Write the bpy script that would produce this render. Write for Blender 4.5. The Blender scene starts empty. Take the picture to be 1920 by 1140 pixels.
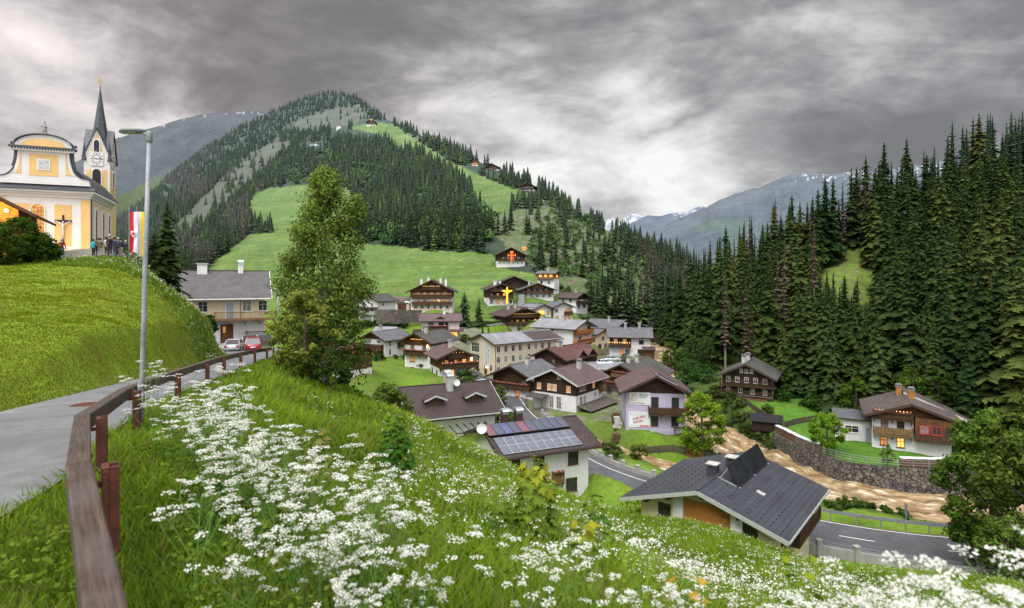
import bpy, bmesh, math, random
import numpy as np
from mathutils import Vector, Matrix
PI = math.pi
sc = bpy.context.scene
COL = sc.collection
F, HR = 1100.0, 520.0            # focal length and eye-level row of the 1920 px wide photograph
RNG = np.random.default_rng(7)
random.seed(7)

def PT(px, py, D):               # survey: a photo point at a known distance
    return Vector(((px-960)/F*D, D, -(py-HR)/F*D))

# ------------------------------------------------------------------ objects
def tag(o, label=None, cat=None, group=None, kind=None):
    if label: o['label'] = label
    if cat: o['category'] = cat
    if group: o['group'] = group
    if kind: o['kind'] = kind
    return o
def empty(name, loc=(0,0,0), rz=0.0, label=None, cat=None, group=None):
    o = bpy.data.objects.new(name, None); COL.objects.link(o)
    o.empty_display_size = .2
    o.location = loc; o.rotation_euler = (0,0,rz)
    return tag(o, label, cat, group)
def link(name, me, parent=None):
    o = bpy.data.objects.new(name, me); COL.objects.link(o)
    if parent is not None: o.parent = parent
    return o
def children_of(o, index={}):
    return list(o.children)
def copy_tree(o, kids, parent=None):
    """kids: {object: [children]}"""
    c = o.copy(); COL.objects.link(c); c.parent = parent
    for ch in kids.get(o, []): copy_tree(ch, kids, c)
    return c
def kid_table(o):
    t = {o: list(o.children)}
    for c in o.children: t.update(kid_table(c))
    return t

class MB:
    def __init__(s): s.v=[]; s.f=[]; s.m=[]
    def face(s, pts, mi=0):
        b=len(s.v); s.v += [tuple(p) for p in pts]; s.f.append(tuple(range(b,b+len(pts)))); s.m.append(mi); return s
    def mesh(s, V, Fs, mi=0):
        b=len(s.v); s.v += [tuple(p) for p in V]
        for f in Fs: s.f.append(tuple(i+b for i in f)); s.m.append(mi)
        return s
    def box(s, c, d, mi=0, rz=0.0, rx=0.0, ry=0.0):
        x,y,z = d[0]/2,d[1]/2,d[2]/2
        P=[(-x,-y,-z),(x,-y,-z),(x,y,-z),(-x,y,-z),(-x,-y,z),(x,-y,z),(x,y,z),(-x,y,z)]
        if rz or rx or ry:
            R = Matrix.Rotation(rz,3,'Z') @ Matrix.Rotation(ry,3,'Y') @ Matrix.Rotation(rx,3,'X')
            P=[R@Vector(p) for p in P]
        P=[(p[0]+c[0],p[1]+c[1],p[2]+c[2]) for p in P]
        return s.mesh(P,[(0,3,2,1),(4,5,6,7),(0,1,5,4),(1,2,6,5),(2,3,7,6),(3,0,4,7)],mi)
    def bb(s, x0,x1,y0,y1,z0,z1, mi=0):
        return s.box(((x0+x1)/2,(y0+y1)/2,(z0+z1)/2),(abs(x1-x0),abs(y1-y0),abs(z1-z0)),mi)
    def beam(s, a, b, w, h, mi=0):
        a,b=Vector(a),Vector(b); d=(b-a); L=d.length; d.normalize()
        up=Vector((0,0,1)) if abs(d.z)<.95 else Vector((0,1,0))
        x=d.cross(up).normalized(); u=x.cross(d)
        P=[a+x*sx*w/2+u*su*h/2 for sx,su in((-1,-1),(1,-1),(1,1),(-1,1))]+[b+x*sx*w/2+u*su*h/2 for sx,su in((-1,-1),(1,-1),(1,1),(-1,1))]
        return s.mesh(P,[(0,1,2,3),(7,6,5,4),(1,0,4,5),(2,1,5,6),(3,2,6,7),(0,3,7,4)],mi)
    def extrude(s, poly, y0, y1, mi=0):      # poly of (x,z), extruded along y
        n=len(poly); V=[(p[0],y0,p[1]) for p in poly]+[(p[0],y1,p[1]) for p in poly]
        Fs=[tuple(range(n)),tuple(range(2*n-1,n-1,-1))]+[(i+n,(i+1)%n+n,(i+1)%n,i) for i in range(n)]
        return s.mesh(V,Fs,mi)
    def extrude_z(s, poly, z0, z1, mi=0):
        n=len(poly); V=[(p[0],p[1],z0) for p in poly]+[(p[0],p[1],z1) for p in poly]
        Fs=[tuple(range(n-1,-1,-1)),tuple(range(n,2*n))]+[(i,(i+1)%n,(i+1)%n+n,i+n) for i in range(n)]
        return s.mesh(V,Fs,mi)
    def tube(s, pts, rad, n=6, mi=0, cap=True):
        pts=[Vector(p) for p in pts]
        if not hasattr(rad,'__len__'): rad=[rad]*len(pts)
        V=[];Fs=[]
        for i,p in enumerate(pts):
            d=(pts[min(i+1,len(pts)-1)]-pts[max(i-1,0)])
            d = d.normalized() if d.length>1e-9 else Vector((0,0,1))
            a=Vector((0,1,0)) if abs(d.y)<.9 else Vector((1,0,0))
            x=d.cross(a).normalized(); y=d.cross(x)
            for k in range(n):
                t=2*PI*k/n; V.append(p+(x*math.cos(t)+y*math.sin(t))*rad[i])
        for i in range(len(pts)-1):
            for k in range(n):
                a=i*n+k; b=i*n+(k+1)%n
                Fs.append((a,b,b+n,a+n))
        if cap: Fs.append(tuple(range(n-1,-1,-1))); Fs.append(tuple(range((len(pts)-1)*n,len(pts)*n)))
        return s.mesh(V,Fs,mi)
    def lathe(s, prof, n=12, c=(0,0,0), mi=0):
        V=[];Fs=[]
        for r,z in prof:
            for k in range(n):
                t=2*PI*k/n; V.append((c[0]+r*math.cos(t),c[1]+r*math.sin(t),c[2]+z))
        for i in range(len(prof)-1):
            for k in range(n):
                a=i*n+k; b=i*n+(k+1)%n; Fs.append((a,b,b+n,a+n))
        Fs.append(tuple(range(n-1,-1,-1))); Fs.append(tuple(range((len(prof)-1)*n,len(prof)*n)))
        return s.mesh(V,Fs,mi)
    def data(s, name, mats, smooth=False):
        me=bpy.data.meshes.new(name); me.from_pydata(s.v,[],s.f)
        if not isinstance(mats,(list,tuple)): mats=[mats]
        for m in mats: me.materials.append(m)
        me.polygons.foreach_set('material_index', np.array(s.m,np.int32))
        me.update()
        auto_uv(me)
        if smooth: me.polygons.foreach_set('use_smooth', np.ones(len(s.f),bool))
        return me
    def build(s, name, mats, parent=None, smooth=False, loc=None, rz=None):
        o=link(name, s.data(name,mats,smooth), parent)
        if loc is not None: o.location=loc
        if rz is not None: o.rotation_euler=(0,0,rz)
        return o

def auto_uv(me):
    nl=len(me.loops)
    if nl==0: return
    co=np.empty(len(me.vertices)*3); me.vertices.foreach_get('co',co); co=co.reshape(-1,3)
    vi=np.empty(nl,np.int32); me.loops.foreach_get('vertex_index',vi)
    npoly=len(me.polygons)
    nrm=np.empty(npoly*3); me.polygons.foreach_get('normal',nrm); nrm=nrm.reshape(-1,3)
    tot=np.empty(npoly,np.int32); me.polygons.foreach_get('loop_total',tot)
    n=np.repeat(nrm,tot,axis=0)
    flat=np.abs(n[:,2])>.995
    u=np.stack([-n[:,1],n[:,0],np.zeros(nl)],1); l=np.linalg.norm(u,axis=1,keepdims=True); u/=np.maximum(l,1e-9)
    u[flat]=(1,0,0)
    v=np.cross(n,u); v[flat]=(0,1,0)
    p=co[vi]
    uv=np.stack([(p*u).sum(1),(p*v).sum(1)],1)
    lay=me.uv_layers.new(name='UVMap'); lay.data.foreach_set('uv',uv.ravel().astype(np.float32))

def npmesh(name, V, faces, mat, col=None, smooth=False, parent=None, uv=None, only_data=False):
    """V n x 3, faces m x k, one vertex colour per vertex"""
    V=np.asarray(V,np.float32); faces=np.asarray(faces,np.int32); m,k=faces.shape
    me=bpy.data.meshes.new(name)
    me.vertices.add(len(V)); me.vertices.foreach_set('co',V.ravel())
    me.loops.add(m*k); me.loops.foreach_set('vertex_index',faces.ravel())
    me.polygons.add(m); me.polygons.foreach_set('loop_start',np.arange(0,m*k,k,dtype=np.int32))
    if smooth: me.polygons.foreach_set('use_smooth',np.ones(m,bool))
    me.update(calc_edges=True)
    if col is not None:
        a=me.color_attributes.new('Col','FLOAT_COLOR','POINT')
        c=np.ones((len(V),4),np.float32); c[:,:3]=col; a.data.foreach_set('color',c.ravel())
    if uv is not None:
        lay=me.uv_layers.new(name='UVMap'); lay.data.foreach_set('uv',np.asarray(uv,np.float32)[faces.ravel()].ravel())
    for mm in (mat if isinstance(mat,(list,tuple)) else [mat]): me.materials.append(mm)
    if only_data: return me
    return link(name,me,parent)

# ------------------------------------------------------------------ noise for numpy
def _hash(ix,iy,seed):
    h=(ix.astype(np.int64)*374761393+iy.astype(np.int64)*668265263+seed*974634777)&0x7fffffff
    h=((h^(h>>13))*1274126177)&0x7fffffff
    return ((h^(h>>16))&0xffff)/65535.0
def vnoise(x,y,seed=0):
    ix=np.floor(x);iy=np.floor(y);fx=x-ix;fy=y-iy
    fx=fx*fx*(3-2*fx);fy=fy*fy*(3-2*fy)
    a=_hash(ix,iy,seed);b=_hash(ix+1,iy,seed);c=_hash(ix,iy+1,seed);d=_hash(ix+1,iy+1,seed)
    return a+(b-a)*fx+(c-a)*fy+(a-b-c+d)*fx*fy
def fbm(x,y,oct=4,seed=0):
    x=np.asarray(x,float);y=np.asarray(y,float)
    s=0;a=.5;t=0
    for i in range(oct):
        s=s+a*vnoise(x,y,seed+i*17);t+=a;a*=.5;x=x*2.03+3.1;y=y*2.03+1.7
    return s/t
def sstep(a,b,x):
    t=np.clip((np.asarray(x,float)-a)/(b-a),0,1); return t*t*(3-2*t)
def inpoly(x,y,poly):
    x=np.asarray(x,float);y=np.asarray(y,float);r=np.zeros(x.shape,bool);n=len(poly)
    for i in range(n):
        x0,y0=poly[i];x1,y1=poly[(i+1)%n]
        c=((y0>y)!=(y1>y))&(x<(x1-x0)*(y-y0)/((y1-y0) if y1!=y0 else 1e-9)+x0)
        r^=c
    return r
def polydist(x,y,pl):
    """distance to a polyline, and parameter (index + t); pl n x >=2"""
    x=np.asarray(x,float);y=np.asarray(y,float)
    best=np.full(x.shape,1e18);par=np.zeros(x.shape)
    for i in range(len(pl)-1):
        ax,ay=pl[i][0],pl[i][1];bx,by=pl[i+1][0],pl[i+1][1]
        dx,dy=bx-ax,by-ay;L=dx*dx+dy*dy
        t=np.clip(((x-ax)*dx+(y-ay)*dy)/L,0,1)
        d=(x-ax-t*dx)**2+(y-ay-t*dy)**2
        k=d<best;best=np.where(k,d,best);par=np.where(k,i+t,par)
    return np.sqrt(best),par
def smooth_line(pl,n=6):
    """Catmull-Rom through the points"""
    P=np.array(pl,float);P=np.vstack([2*P[0]-P[1],P,2*P[-1]-P[-2]]);out=[]
    for i in range(1,len(P)-2):
        for k in range(n):
            t=k/n;a,b,c,d=P[i-1],P[i],P[i+1],P[i+2]
            out.append(.5*((2*b)+(c-a)*t+(2*a-5*b+4*c-d)*t*t+(3*b-a-3*c+d)*t**3))
    out.append(P[-2]);return np.array(out)

# ------------------------------------------------------------------ materials
class N:
    def __init__(s,name):
        s.m=bpy.data.materials.new(name); s.m.use_nodes=True; s.t=s.m.node_tree
        s.b=s.t.nodes['Principled BSDF']; s.out=s.t.nodes['Material Output']
    def n(s,typ,**kw):
        o=s.t.nodes.new(typ)
        for k,v in kw.items(): setattr(o,k,v)
        return o
    def l(s,a,b): s.t.links.new(a,b)
    def mix(s,fac,a,b,mode='MIX'):
        o=s.n('ShaderNodeMix',data_type='RGBA',blend_type=mode)
        for i,v in((0,fac),(6,a),(7,b)):
            if isinstance(v,(int,float)): o.inputs[i].default_value=v
            elif isinstance(v,(tuple,list)): o.inputs[i].default_value=tuple(v)+((1,) if len(v)==3 else ())
            else: s.l(v,o.inputs[i])
        return o.outputs[2]
    def rng(s,x,a,b,c,d):
        o=s.n('ShaderNodeMapRange'); s.l(x,o.inputs[0])
        for i,v in enumerate((a,b,c,d)): o.inputs[i+1].default_value=v
        return o.outputs[0]
    def noise(s,vec,scale,detail=4,rough=.6):
        o=s.n('ShaderNodeTexNoise'); o.inputs['Scale'].default_value=scale; o.inputs['Detail'].default_value=detail; o.inputs['Roughness'].default_value=rough
        if vec is not None: s.l(vec,o.inputs['Vector'])
        return o.outputs[0]
def rgb(h):
    h=h.lstrip('#'); c=[int(h[i:i+2],16)/255 for i in(0,2,4)]
    return tuple((v/12.92 if v<=.04045 else ((v+.055)/1.055)**2.4) for v in c)

def M(name,col,rough=.8,var=.25,scale=.8,pat=None,pw=1.,ph=.25,mort=.02,mcol=None,vert=False,bump=.25,metal=0,spec=.3,streak=0.,alt=None,coat=0):
    """plain or patterned painted / wooden / mineral surface with grime; pat: brick rows of pw x ph metres in the face's own metric UV"""
    k=N(name); t=k.t
    tc=k.n('ShaderNodeTexCoord')
    n1=k.noise(tc.outputs['Object'],scale,5,.65); n2=k.noise(tc.outputs['Object'],scale*9,3,.6)
    f=k.rng(n1,.3,.7,1-var,1+var); f2=k.rng(n2,.3,.7,1-var*.5,1+var*.5)
    mu=k.n('ShaderNodeMath',operation='MULTIPLY'); k.l(f,mu.inputs[0]); k.l(f2,mu.inputs[1])
    base=col; hgt=n2
    if pat:
        mp=k.n('ShaderNodeMapping'); k.l(tc.outputs['UV'],mp.inputs[0])
        if vert: mp.inputs['Rotation'].default_value=(0,0,PI/2)
        br=k.n('ShaderNodeTexBrick'); k.l(mp.outputs[0],br.inputs['Vector'])
        br.inputs['Scale'].default_value=1; br.inputs['Brick Width'].default_value=pw; br.inputs['Row Height'].default_value=ph
        br.inputs['Mortar Size'].default_value=mort; br.inputs['Mortar Smooth'].default_value=.3; br.inputs['Bias'].default_value=0
        c2=alt or tuple(min(1,c*.72) for c in col)
        br.inputs['Color1'].default_value=(*col,1); br.inputs['Color2'].default_value=(*c2,1)
        br.inputs['Mortar'].default_value=(*(mcol or tuple(c*.35 for c in col)),1)
        if pat=='seam': br.offset=0
        base=br.outputs['Color']
        hgt=k.rng(br.outputs['Fac'],0,1,1,0)
    if streak:
        mp2=k.n('ShaderNodeMapping'); mp2.inputs['Scale'].default_value=(3,.25,1); k.l(tc.outputs['UV'],mp2.inputs[0])
        st=k.rng(k.noise(mp2.outputs[0],1.2,4,.6),.35,.75,1,1-streak)
        m2=k.n('ShaderNodeMath',operation='MULTIPLY'); k.l(mu.outputs[0],m2.inputs[0]); k.l(st,m2.inputs[1]); mu=m2
    hsv=k.n('ShaderNodeHueSaturation')
    if isinstance(base,tuple): hsv.inputs['Color'].default_value=(*base,1)
    else: k.l(base,hsv.inputs['Color'])
    k.l(mu.outputs[0],hsv.inputs['Value']); k.l(hsv.outputs[0],k.b.inputs['Base Color'])
    rr=k.rng(n1,.2,.8,max(.03,rough-.12),min(1,rough+.12)); k.l(rr,k.b.inputs['Roughness'])
    k.b.inputs['Metallic'].default_value=metal; k.b.inputs['Specular IOR Level'].default_value=spec
    if coat: k.b.inputs['Coat Weight'].default_value=coat
    if bump:
        bp=k.n('ShaderNodeBump'); bp.inputs['Strength'].default_value=bump; bp.inputs['Distance'].default_value=.04
        k.l(hgt,bp.inputs['Height']); k.l(bp.outputs[0],k.b.inputs['Normal'])
    return k.m
def ME(name,col,strength,base=None):
    """a lit lamp or lit window: warm emission, uneven as through a curtain"""
    k=N(name); tc=k.n('ShaderNodeTexCoord')
    k.b.inputs['Base Color'].default_value=(*(base or col),1); k.b.inputs['Emission Color'].default_value=(*col,1)
    r=k.rng(k.noise(tc.outputs['Object'],2.2,2,.5),.3,.7,.45*strength,1.3*strength); k.l(r,k.b.inputs['Emission Strength']); return k.m
def MLEAF(name,trans=.35,rnd=.25,rough=.6,hue=.03):
    """foliage: vertex colour, shifted a little for each object, part of the light passing through"""
    k=N(name); at=k.n('ShaderNodeAttribute',attribute_name='Col'); oi=k.n('ShaderNodeObjectInfo')
    hs=k.n('ShaderNodeHueSaturation'); k.l(at.outputs['Color'],hs.inputs['Color'])
    k.l(k.rng(oi.outputs['Random'],0,1,1-rnd,1+rnd),hs.inputs['Value'])
    k.l(k.rng(oi.outputs['Random'],0,1,.5+hue,.5-hue),hs.inputs['Hue'])
    d=k.n('ShaderNodeBsdfDiffuse'); tr=k.n('ShaderNodeBsdfTranslucent'); mx=k.n('ShaderNodeMixShader'); mx.inputs[0].default_value=trans
    k.l(hs.outputs[0],d.inputs[0]); k.l(hs.outputs[0],tr.inputs[0]); k.l(d.outputs[0],mx.inputs[1]); k.l(tr.outputs[0],mx.inputs[2])
    k.l(mx.outputs[0],k.out.inputs[0]); return k.m
# ------------------------------------------------------------------ hillsides: swept sheets, each a base line and a ridge line on the survey
class Sheet:
    def __init__(s,ridge,rd,base,bd,rough=8,seed=1,p=1.0):
        s.R=np.array(ridge,float);s.RD=np.array(rd,float);s.B=np.array(base,float);s.BD=np.array(bd,float);s.rough=rough;s.seed=seed;s.p=p
    def rowD(s,px,t):
        px=np.asarray(px,float);t=np.asarray(t,float)
        R=np.interp(px,s.R[:,0],s.R[:,1]);B=np.interp(px,s.B[:,0],s.B[:,1])
        RD=np.interp(px,s.RD[:,0],s.RD[:,1]);BD=np.interp(px,s.BD[:,0],s.BD[:,1])
        R=R+(fbm(px/28,px*0,4,s.seed+5)-.5)*s.rough*.8
        row=B+(R-B)*t+(fbm(px/70,t*6,4,s.seed)-.5)*s.rough*2*np.clip(t*(1.15-t)*4,0,1)
        D=np.where(t>=0,BD*(RD/BD)**(np.abs(t)**s.p),BD*(1+.35*np.abs(t))); row=np.where(t<0,row+np.abs(t)*60,row)
        return row,D
    def xyz(s,px,t):
        row,D=s.rowD(px,t); return np.stack([(np.asarray(px)-960)/F*D,D,-(row-HR)/F*D],-1)
    def at(s,px,row):
        t=np.linspace(-.05,1,600);r,D=s.rowD(np.full(600,float(px)),t)
        i=int(np.argmin(np.abs(r-row))); return t[i],float(D[i])
    def grid(s,p0,p1,n,m,t0=-.25):
        px=np.linspace(p0,p1,n);t=np.linspace(t0,1,m)
        PXX,TT=np.meshgrid(px,t);P=s.xyz(PXX,TT);row,D=s.rowD(PXX,TT)
        # behind the ridge the ground falls away again
        nb=8;bk=[]
        for k in range(1,nb+1):
            q=P[-1].copy();sc_=1+k*.06;q[:,0]*=sc_;q[:,1]*=sc_;q[:,2]=P[-1][:,2]-(D[-1]*.06*k)*.55-k*k*.5; bk.append(q)
        P=np.concatenate([P,np.array(bk)],0);R2=np.concatenate([row,np.repeat(row[-1:],nb,0)],0);D2=np.concatenate([D,np.repeat(D[-1:],nb,0)],0);X2=np.repeat(px[None],m+nb,0)
        i=np.arange(n-1)[None]+np.arange(m+nb-1)[:,None]*n
        fc=np.stack([i,i+1,i+1+n,i+n],-1).reshape(-1,4)
        return P.reshape(-1,3),fc,X2.ravel(),R2.ravel(),D2.ravel()
M1=Sheet([(60,490),(200,430),(240,400),(300,350),(330,320),(390,276),(450,240),(500,216),(545,197),(590,181),(615,175),(640,175),(665,182),(700,208),(750,236),(800,260),(850,280),(900,303),(950,326),(1000,350),(1060,386),(1110,414),(1150,438),(1200,462),(1260,485),(1310,508),(1400,545),(1520,572)],
   [(60,1500),(300,1400),(500,1500),(625,1600),(700,1200),(800,900),(900,750),(1000,620),(1110,520),(1200,480),(1310,440),(1520,420)],
   [(60,560),(400,575),(650,600),(1000,602),(1150,608),(1300,612),(1520,620)],
   [(60,330),(400,260),(600,215),(900,200),(1000,195),(1150,232),(1300,270),(1520,290)],rough=7,seed=3)
RS=Sheet([(1225,600),(1280,600),(1340,560),(1400,545),(1450,525),(1530,498),(1610,458),(1700,405),(1800,352),(1900,312),(2000,262),(2200,200)],
   [(1225,240),(1340,225),(1450,200),(1530,180),(1610,188),(1700,215),(1800,240),(1900,262),(2200,300)],
   [(1225,650),(1290,655),(1350,690),(1420,735),(1480,752),(1560,762),(1640,775),(1720,790),(1800,805),(1920,830),(2200,900)],
   [(1225,200),(1290,175),(1350,135),(1420,122),(1480,112),(1560,100),(1640,97),(1720,92),(1800,86),(1920,80),(2200,75)],rough=9,seed=11)
GH=Sheet([(1150,600),(1235,575),(1270,553),(1300,538),(1340,522),(1400,505),(1500,500)],[(1150,330),(1500,330)],
   [(1150,625),(1300,628),(1500,640)],[(1150,265),(1500,265)],rough=3,seed=21)

# ------------------------------------------------------------------ the village: one record per house, used by the ground and by the builder
# name, px, base row, distance, yaw (deg, 0 = gable towards us), gable width, ridge length, eave height, pitch deg, masonry height
def onM1(px,row): return M1.at(px,row)[1]
HS={}
def H(key,px,row,D,yaw,W,L,he,pitch,hm,**k): HS[key]=dict(px=px,row=row,D=D,yaw=yaw,W=W,L=L,he=he,pitch=pitch,hm=hm,**k)
H('farmhouse',418,657,84,-64,9.6,10.4,8.0,33,8.0)
H('redroof',654,712,104,60,5.6,6,4.2,30,1.6)
H('whitebalc',724,668,148,-32,7.6,8.6,4.2,24,4.2)
H('greyhouse',706,601,186,-24,8.2,9.5,6.2,24,6.2)
H('chalet',812,581,202,3,14.2,13,6.6,26,4.3)
H('pinkhouse',826,636,166,-83,8.5,10.6,5.2,20,5.2)
H('talltan',805,690,131,-28,7.2,9,5.9,25,4.9)
H('woodlit',845,706,116,24,6.6,7.0,3.9,22,1.6)
H('school',967,702,148,-52,11.2,22,7.7,19,7.7)
H('greyduo',986,750,117,-34,9.6,10,4.3,24,2.0)
H('whiteduo',1066,772,106,-36,9.0,10,5.2,24,2.9)
H('redgable',1062,702,137,-40,9.0,13.5,3.7,24,1.2)
H('brownbig',968,623,194,22,11.5,12,5.6,22,2.3)
H('hotel',1056,652,166,52,10.5,13,5.4,20,5.4)
H('twingable',1046,601,212,20,7.5,9,4.8,22,4.8)
H('solarangel',1004,606,208,30,7,10,5.0,22,5.0)
H('crucifix',934,566,225,14,9.5,10,6.0,20,2.5)
H('behind',960,551,248,8,13,12,5.6,22,2.4)
H('longchalet',1004,556,240,6,13.5,11,3.8,20,2.6)
H('litsmall',1028,530,259,66,6.5,8,5.0,17,2.7)
H('redcross',956,493,312,5,15,12,5.2,27,2.2)
H('eastwhite',1074,580,232,46,7.5,9,4.6,24,3.8)
H('darkbarn',1137,603,240,4,9.5,9,3.6,22,1.0)
H('bluebarn',1140,650,192,50,10,11,6.2,22,2.4)
H('cream',1116,656,180,40,6,6.5,4.8,20,4.8)
H('inn',1180,669,165,-100,9,11.2,5.6,24,5.6)
H('brownold',1190,745,119,-34,10,13,3.9,25,1.4)
H('lilac',1222,808,92.5,-6,9.1,9,6.4,26,6.4)
H('dormers',834,806,82,-66,10,11.0,3.6,27,2.6)
H('solar',994,880,66,-66,9.2,9.6,3.5,20,3.5)
H('slate',1362,985,53,-39,11.2,11.2,3.0,17.5,3.0)
H('loghouse',1406,751,108,-30,8.4,8.6,4.3,26,.7)
H('chaletlawn',1700,851,80,-28,9.2,9.2,4.7,20,2.3)
H('annexe',1604,830,86,-28,5.5,6.5,3.2,0,3.2)
H('farend',1277,648,205,-60,7,8,4.8,24,3.0)
H('tunnel',1198,612,300,20,7,6,5,0,5)
H('topchalet',697,236,None,5,16,12,7,28,3)
H('topwhite',637,241,None,-10,9,9,4.5,25,4.5)
H('ridgechalet',925,321,None,-20,14,11,6,27,3)
H('ridgebarn',891,311,None,0,8,7,4.5,25,1.4)
H('spurchalet',992,358,None,-20,14,11,5,26,2)
H('slopehut',590,273,None,70,6,14,3.4,20,3)
for k,h in HS.items():
    if h['D'] is None: h['D']=onM1(h['px'],h['row'])
    p=PT(h['px'],h['row'],h['D'])
    if k not in('slate','solar','dormers','farmhouse'):        # the surveyed point is on the near wall: the middle of the house lies behind it
        y=math.radians(h['yaw']); hd=.46*(abs(math.cos(y))*h['L']+abs(math.sin(y))*h['W']); q=(h['D']+hd)/h['D']; p=Vector((p.x*q,p.y*q,p.z))
    if k in('redcross','litsmall','longchalet','behind','crucifix'): p.z-=1.0
    h['p']=p

# ------------------------------------------------------------------ roads and water as surveyed centre lines (x, y, z, half width)
ROAD=smooth_line([(-9.0,-2,-2.1,3.4),(-7.6,3,-2.25,2.6),(-7.6,6,-2.4,2.4),(-9.0,10,-2.75,1.9),(-10.7,15,-3.2,1.6),(-12.7,21.5,-3.8,1.55),(-15.2,30,-4.6,1.6),(-17.8,38,-5.4,1.7),(-22,50,-6.7,1.9),(-27.5,62,-8.0,2.6),(-33,72,-8.9,4.6)],6)
FENCE_G=[(-.3,1.4),(-1.75,2.55),(-3.36,4.55),(-5.35,7.3),(-6.95,10.5),(-8.6,14.7),(-10.35,19.5),(-12.0,24),(-13.4,28.5),(-14.9,33.5),(-16.3,38.5),(-17.9,43.5)]
VROAD=smooth_line([(62,56,-25.6,3.4),(50,53.6,-25.4,3.4),(40,54.2,-25.2,3.4),(31,57.5,-25.1,3.4),(21.5,63.3,-25,3.9),(13,70.8,-24.9,4.8),(7.6,79,-24.7,4.8),(3.6,92,-24.4,3.6),(0,106,-24.2,3.2),(-2,122,-24.1,4.5),(-2,136,-24.3,5),(8,146,-24.0,2.8),(18,150,-23.6,2.8),(27,158,-22.8,2.8),(31,172,-21.6,2.7),(35,190,-20.9,2.6),(45,215,-20,2.6),(56,232,-19.6,2.6),(55,250,-20,2.4),(62,275,-22,2.4),(66,296,-24,2.4)],6)
RIVER=smooth_line([(62,300,-25.5,3),(50,230,-23.5,3),(44.5,188,-22.2,3.0),(43.5,172,-22.0,3.2),(35,140,-24.4,3.6),(32.8,116,-25.9,4.0),(35.2,98,-26.8,4.5),(37,86,-27.2,5.2),(40,77.5,-27.5,5.6),(46.5,71.6,-27.7,5.6),(55,69.5,-27.9,5.2),(66,69.5,-28.1,5.2),(80,72,-28.4,5.2),(110,80,-29,5.2)],6)
BROOK=smooth_line([(2,108,-25.6,1.6),(9,98,-26.0,1.8),(15,90.5,-26.4,2.0),(20,85,-26.7,2.2),(26,79,-27.0,2.4),(33,76,-27.4,2.6),(38,77,-27.5,2.4)],6)
TRACK=smooth_line([(-31,168,-18.2,1.6),(-27,176,-17.2,1.6),(-20,182,-16.0,1.7),(-8,190,-15.6,1.7),(2,205,-14.0,1.4),(4,240,-6.6,1.2),(7,275,-2.4,1.2),(5,300,3,1.1)],5)

# ------------------------------------------------------------------ ground: thin-plate surface through surveyed points
CP=[]
def g(px,D,row=None,z=None):
    x=(px-960)/F*D; CP.append((x,D,-(row-HR)/F*D if z is None else z))
def gx(x,y,z): CP.append((x,y,z))
for x,y,z in [(-1.2,.6,-1.75),(0,.6,-1.75),(1.2,.6,-1.85),(2.4,.8,-2.3)]: gx(x,y,z)
for px,l in {700:[(3,-2.15),(5,-2.5),(10,-3.5),(20,-5.1),(30,-6.6),(40,-8.6),(55,-12.8),(75,-20.5)],820:[(20,-5.9),(30,-8.0),(40,-10.8),(52,-15)],540:[(3,-2.15),(5,-2.4),(10,-3.2),(20,-4.5),(30,-5.5),(40,-7.0),(55,-10.0),(75,-17),(100,-20)],
             960:[(3,-2.2),(5,-2.7),(10,-4.0),(20,-7.0),(30,-10),(40,-13.2),(50,-17),(60,-21.5),(68,-24)],1200:[(3,-2.3),(5,-3.0),(10,-4.9),(20,-8.8),(30,-12.7),(40,-16.6),(47,-19.8)],1350:[(20,-9.3),(30,-13.3),(38,-16.5),(43.5,-18.9)],
             1500:[(2,-1.95),(3,-2.4),(5,-3.4),(10,-5.7),(20,-10.3),(30,-14.8),(37,-17.9),(42,-20.6),(48.5,-24.8)],1800:[(1.5,-1.85),(2.2,-2.15),(3,-2.55),(5,-3.6),(10,-6.1),(20,-10.8),(30,-15.5),(38,-19.6),(45,-23.5),(50,-25.1)],
             2150:[(2,-2.2),(5,-4.0),(10,-7),(20,-12),(40,-22),(60,-25.5),(75,-27),(90,-26)],-100:[(3,-2.1)],300:[(3,-2.1),(4.5,-2.3)]}.items():
    for D,z in l: g(px,D,z=z)
for i in range(0,len(ROAD),4):
    x,y,z,w=ROAD[i]
    if y>0:
        gx(x,y,z)
        if y<64: gx(x+w+.8,y+.3,z-.02)
for x,y in FENCE_G[1::2]:
    d,pr=polydist(np.array([x]),np.array([y]),ROAD); i=int(round(pr[0])); gx(x,y,ROAD[i][2]-.1)
# the mown bank below the church, its crest, the square on top
for px,D,row in [(-250,44,488),(-60,45,489),(0,45,490),(100,46,491),(180,47,492),(228,48,495),(262,47.5,511),(300,46.5,534),(340,45.5,562),(380,44,594),(415,42.5,628),(446,40.5,660)]: g(px,D,row)
for px,D,row in [(0,16.5,700),(0,24,590),(0,33,528),(120,20,655),(120,30,560),(120,38,515),(240,23,640),(240,33,563),(240,41,516),(330,30,634),(330,38,590),(390,33,650),(-250,16,640),(-250,28,540)]: g(px,D,row)
for px in (-350,-100,60,160,230):
    for D in (56,75,100,130): g(px,D,z=1.9)
for px,D,z in [(285,56,.4),(300,62,-2.0),(300,75,-3.5),(330,60,-4.8),(330,70,-8.5),(400,56,-7.0),(400,68,-9.3),(415,60,-8.2),(474,70,-8.9),(520,72,-9.6),(500,60,-8.6),(300,95,-8),(420,95,-11),(500,95,-12),(240,150,-8),(415,130,-20),(300,200,-22),(500,200,-20),(100,200,-8),(100,320,-10)]: g(px,D,z=z)
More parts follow.
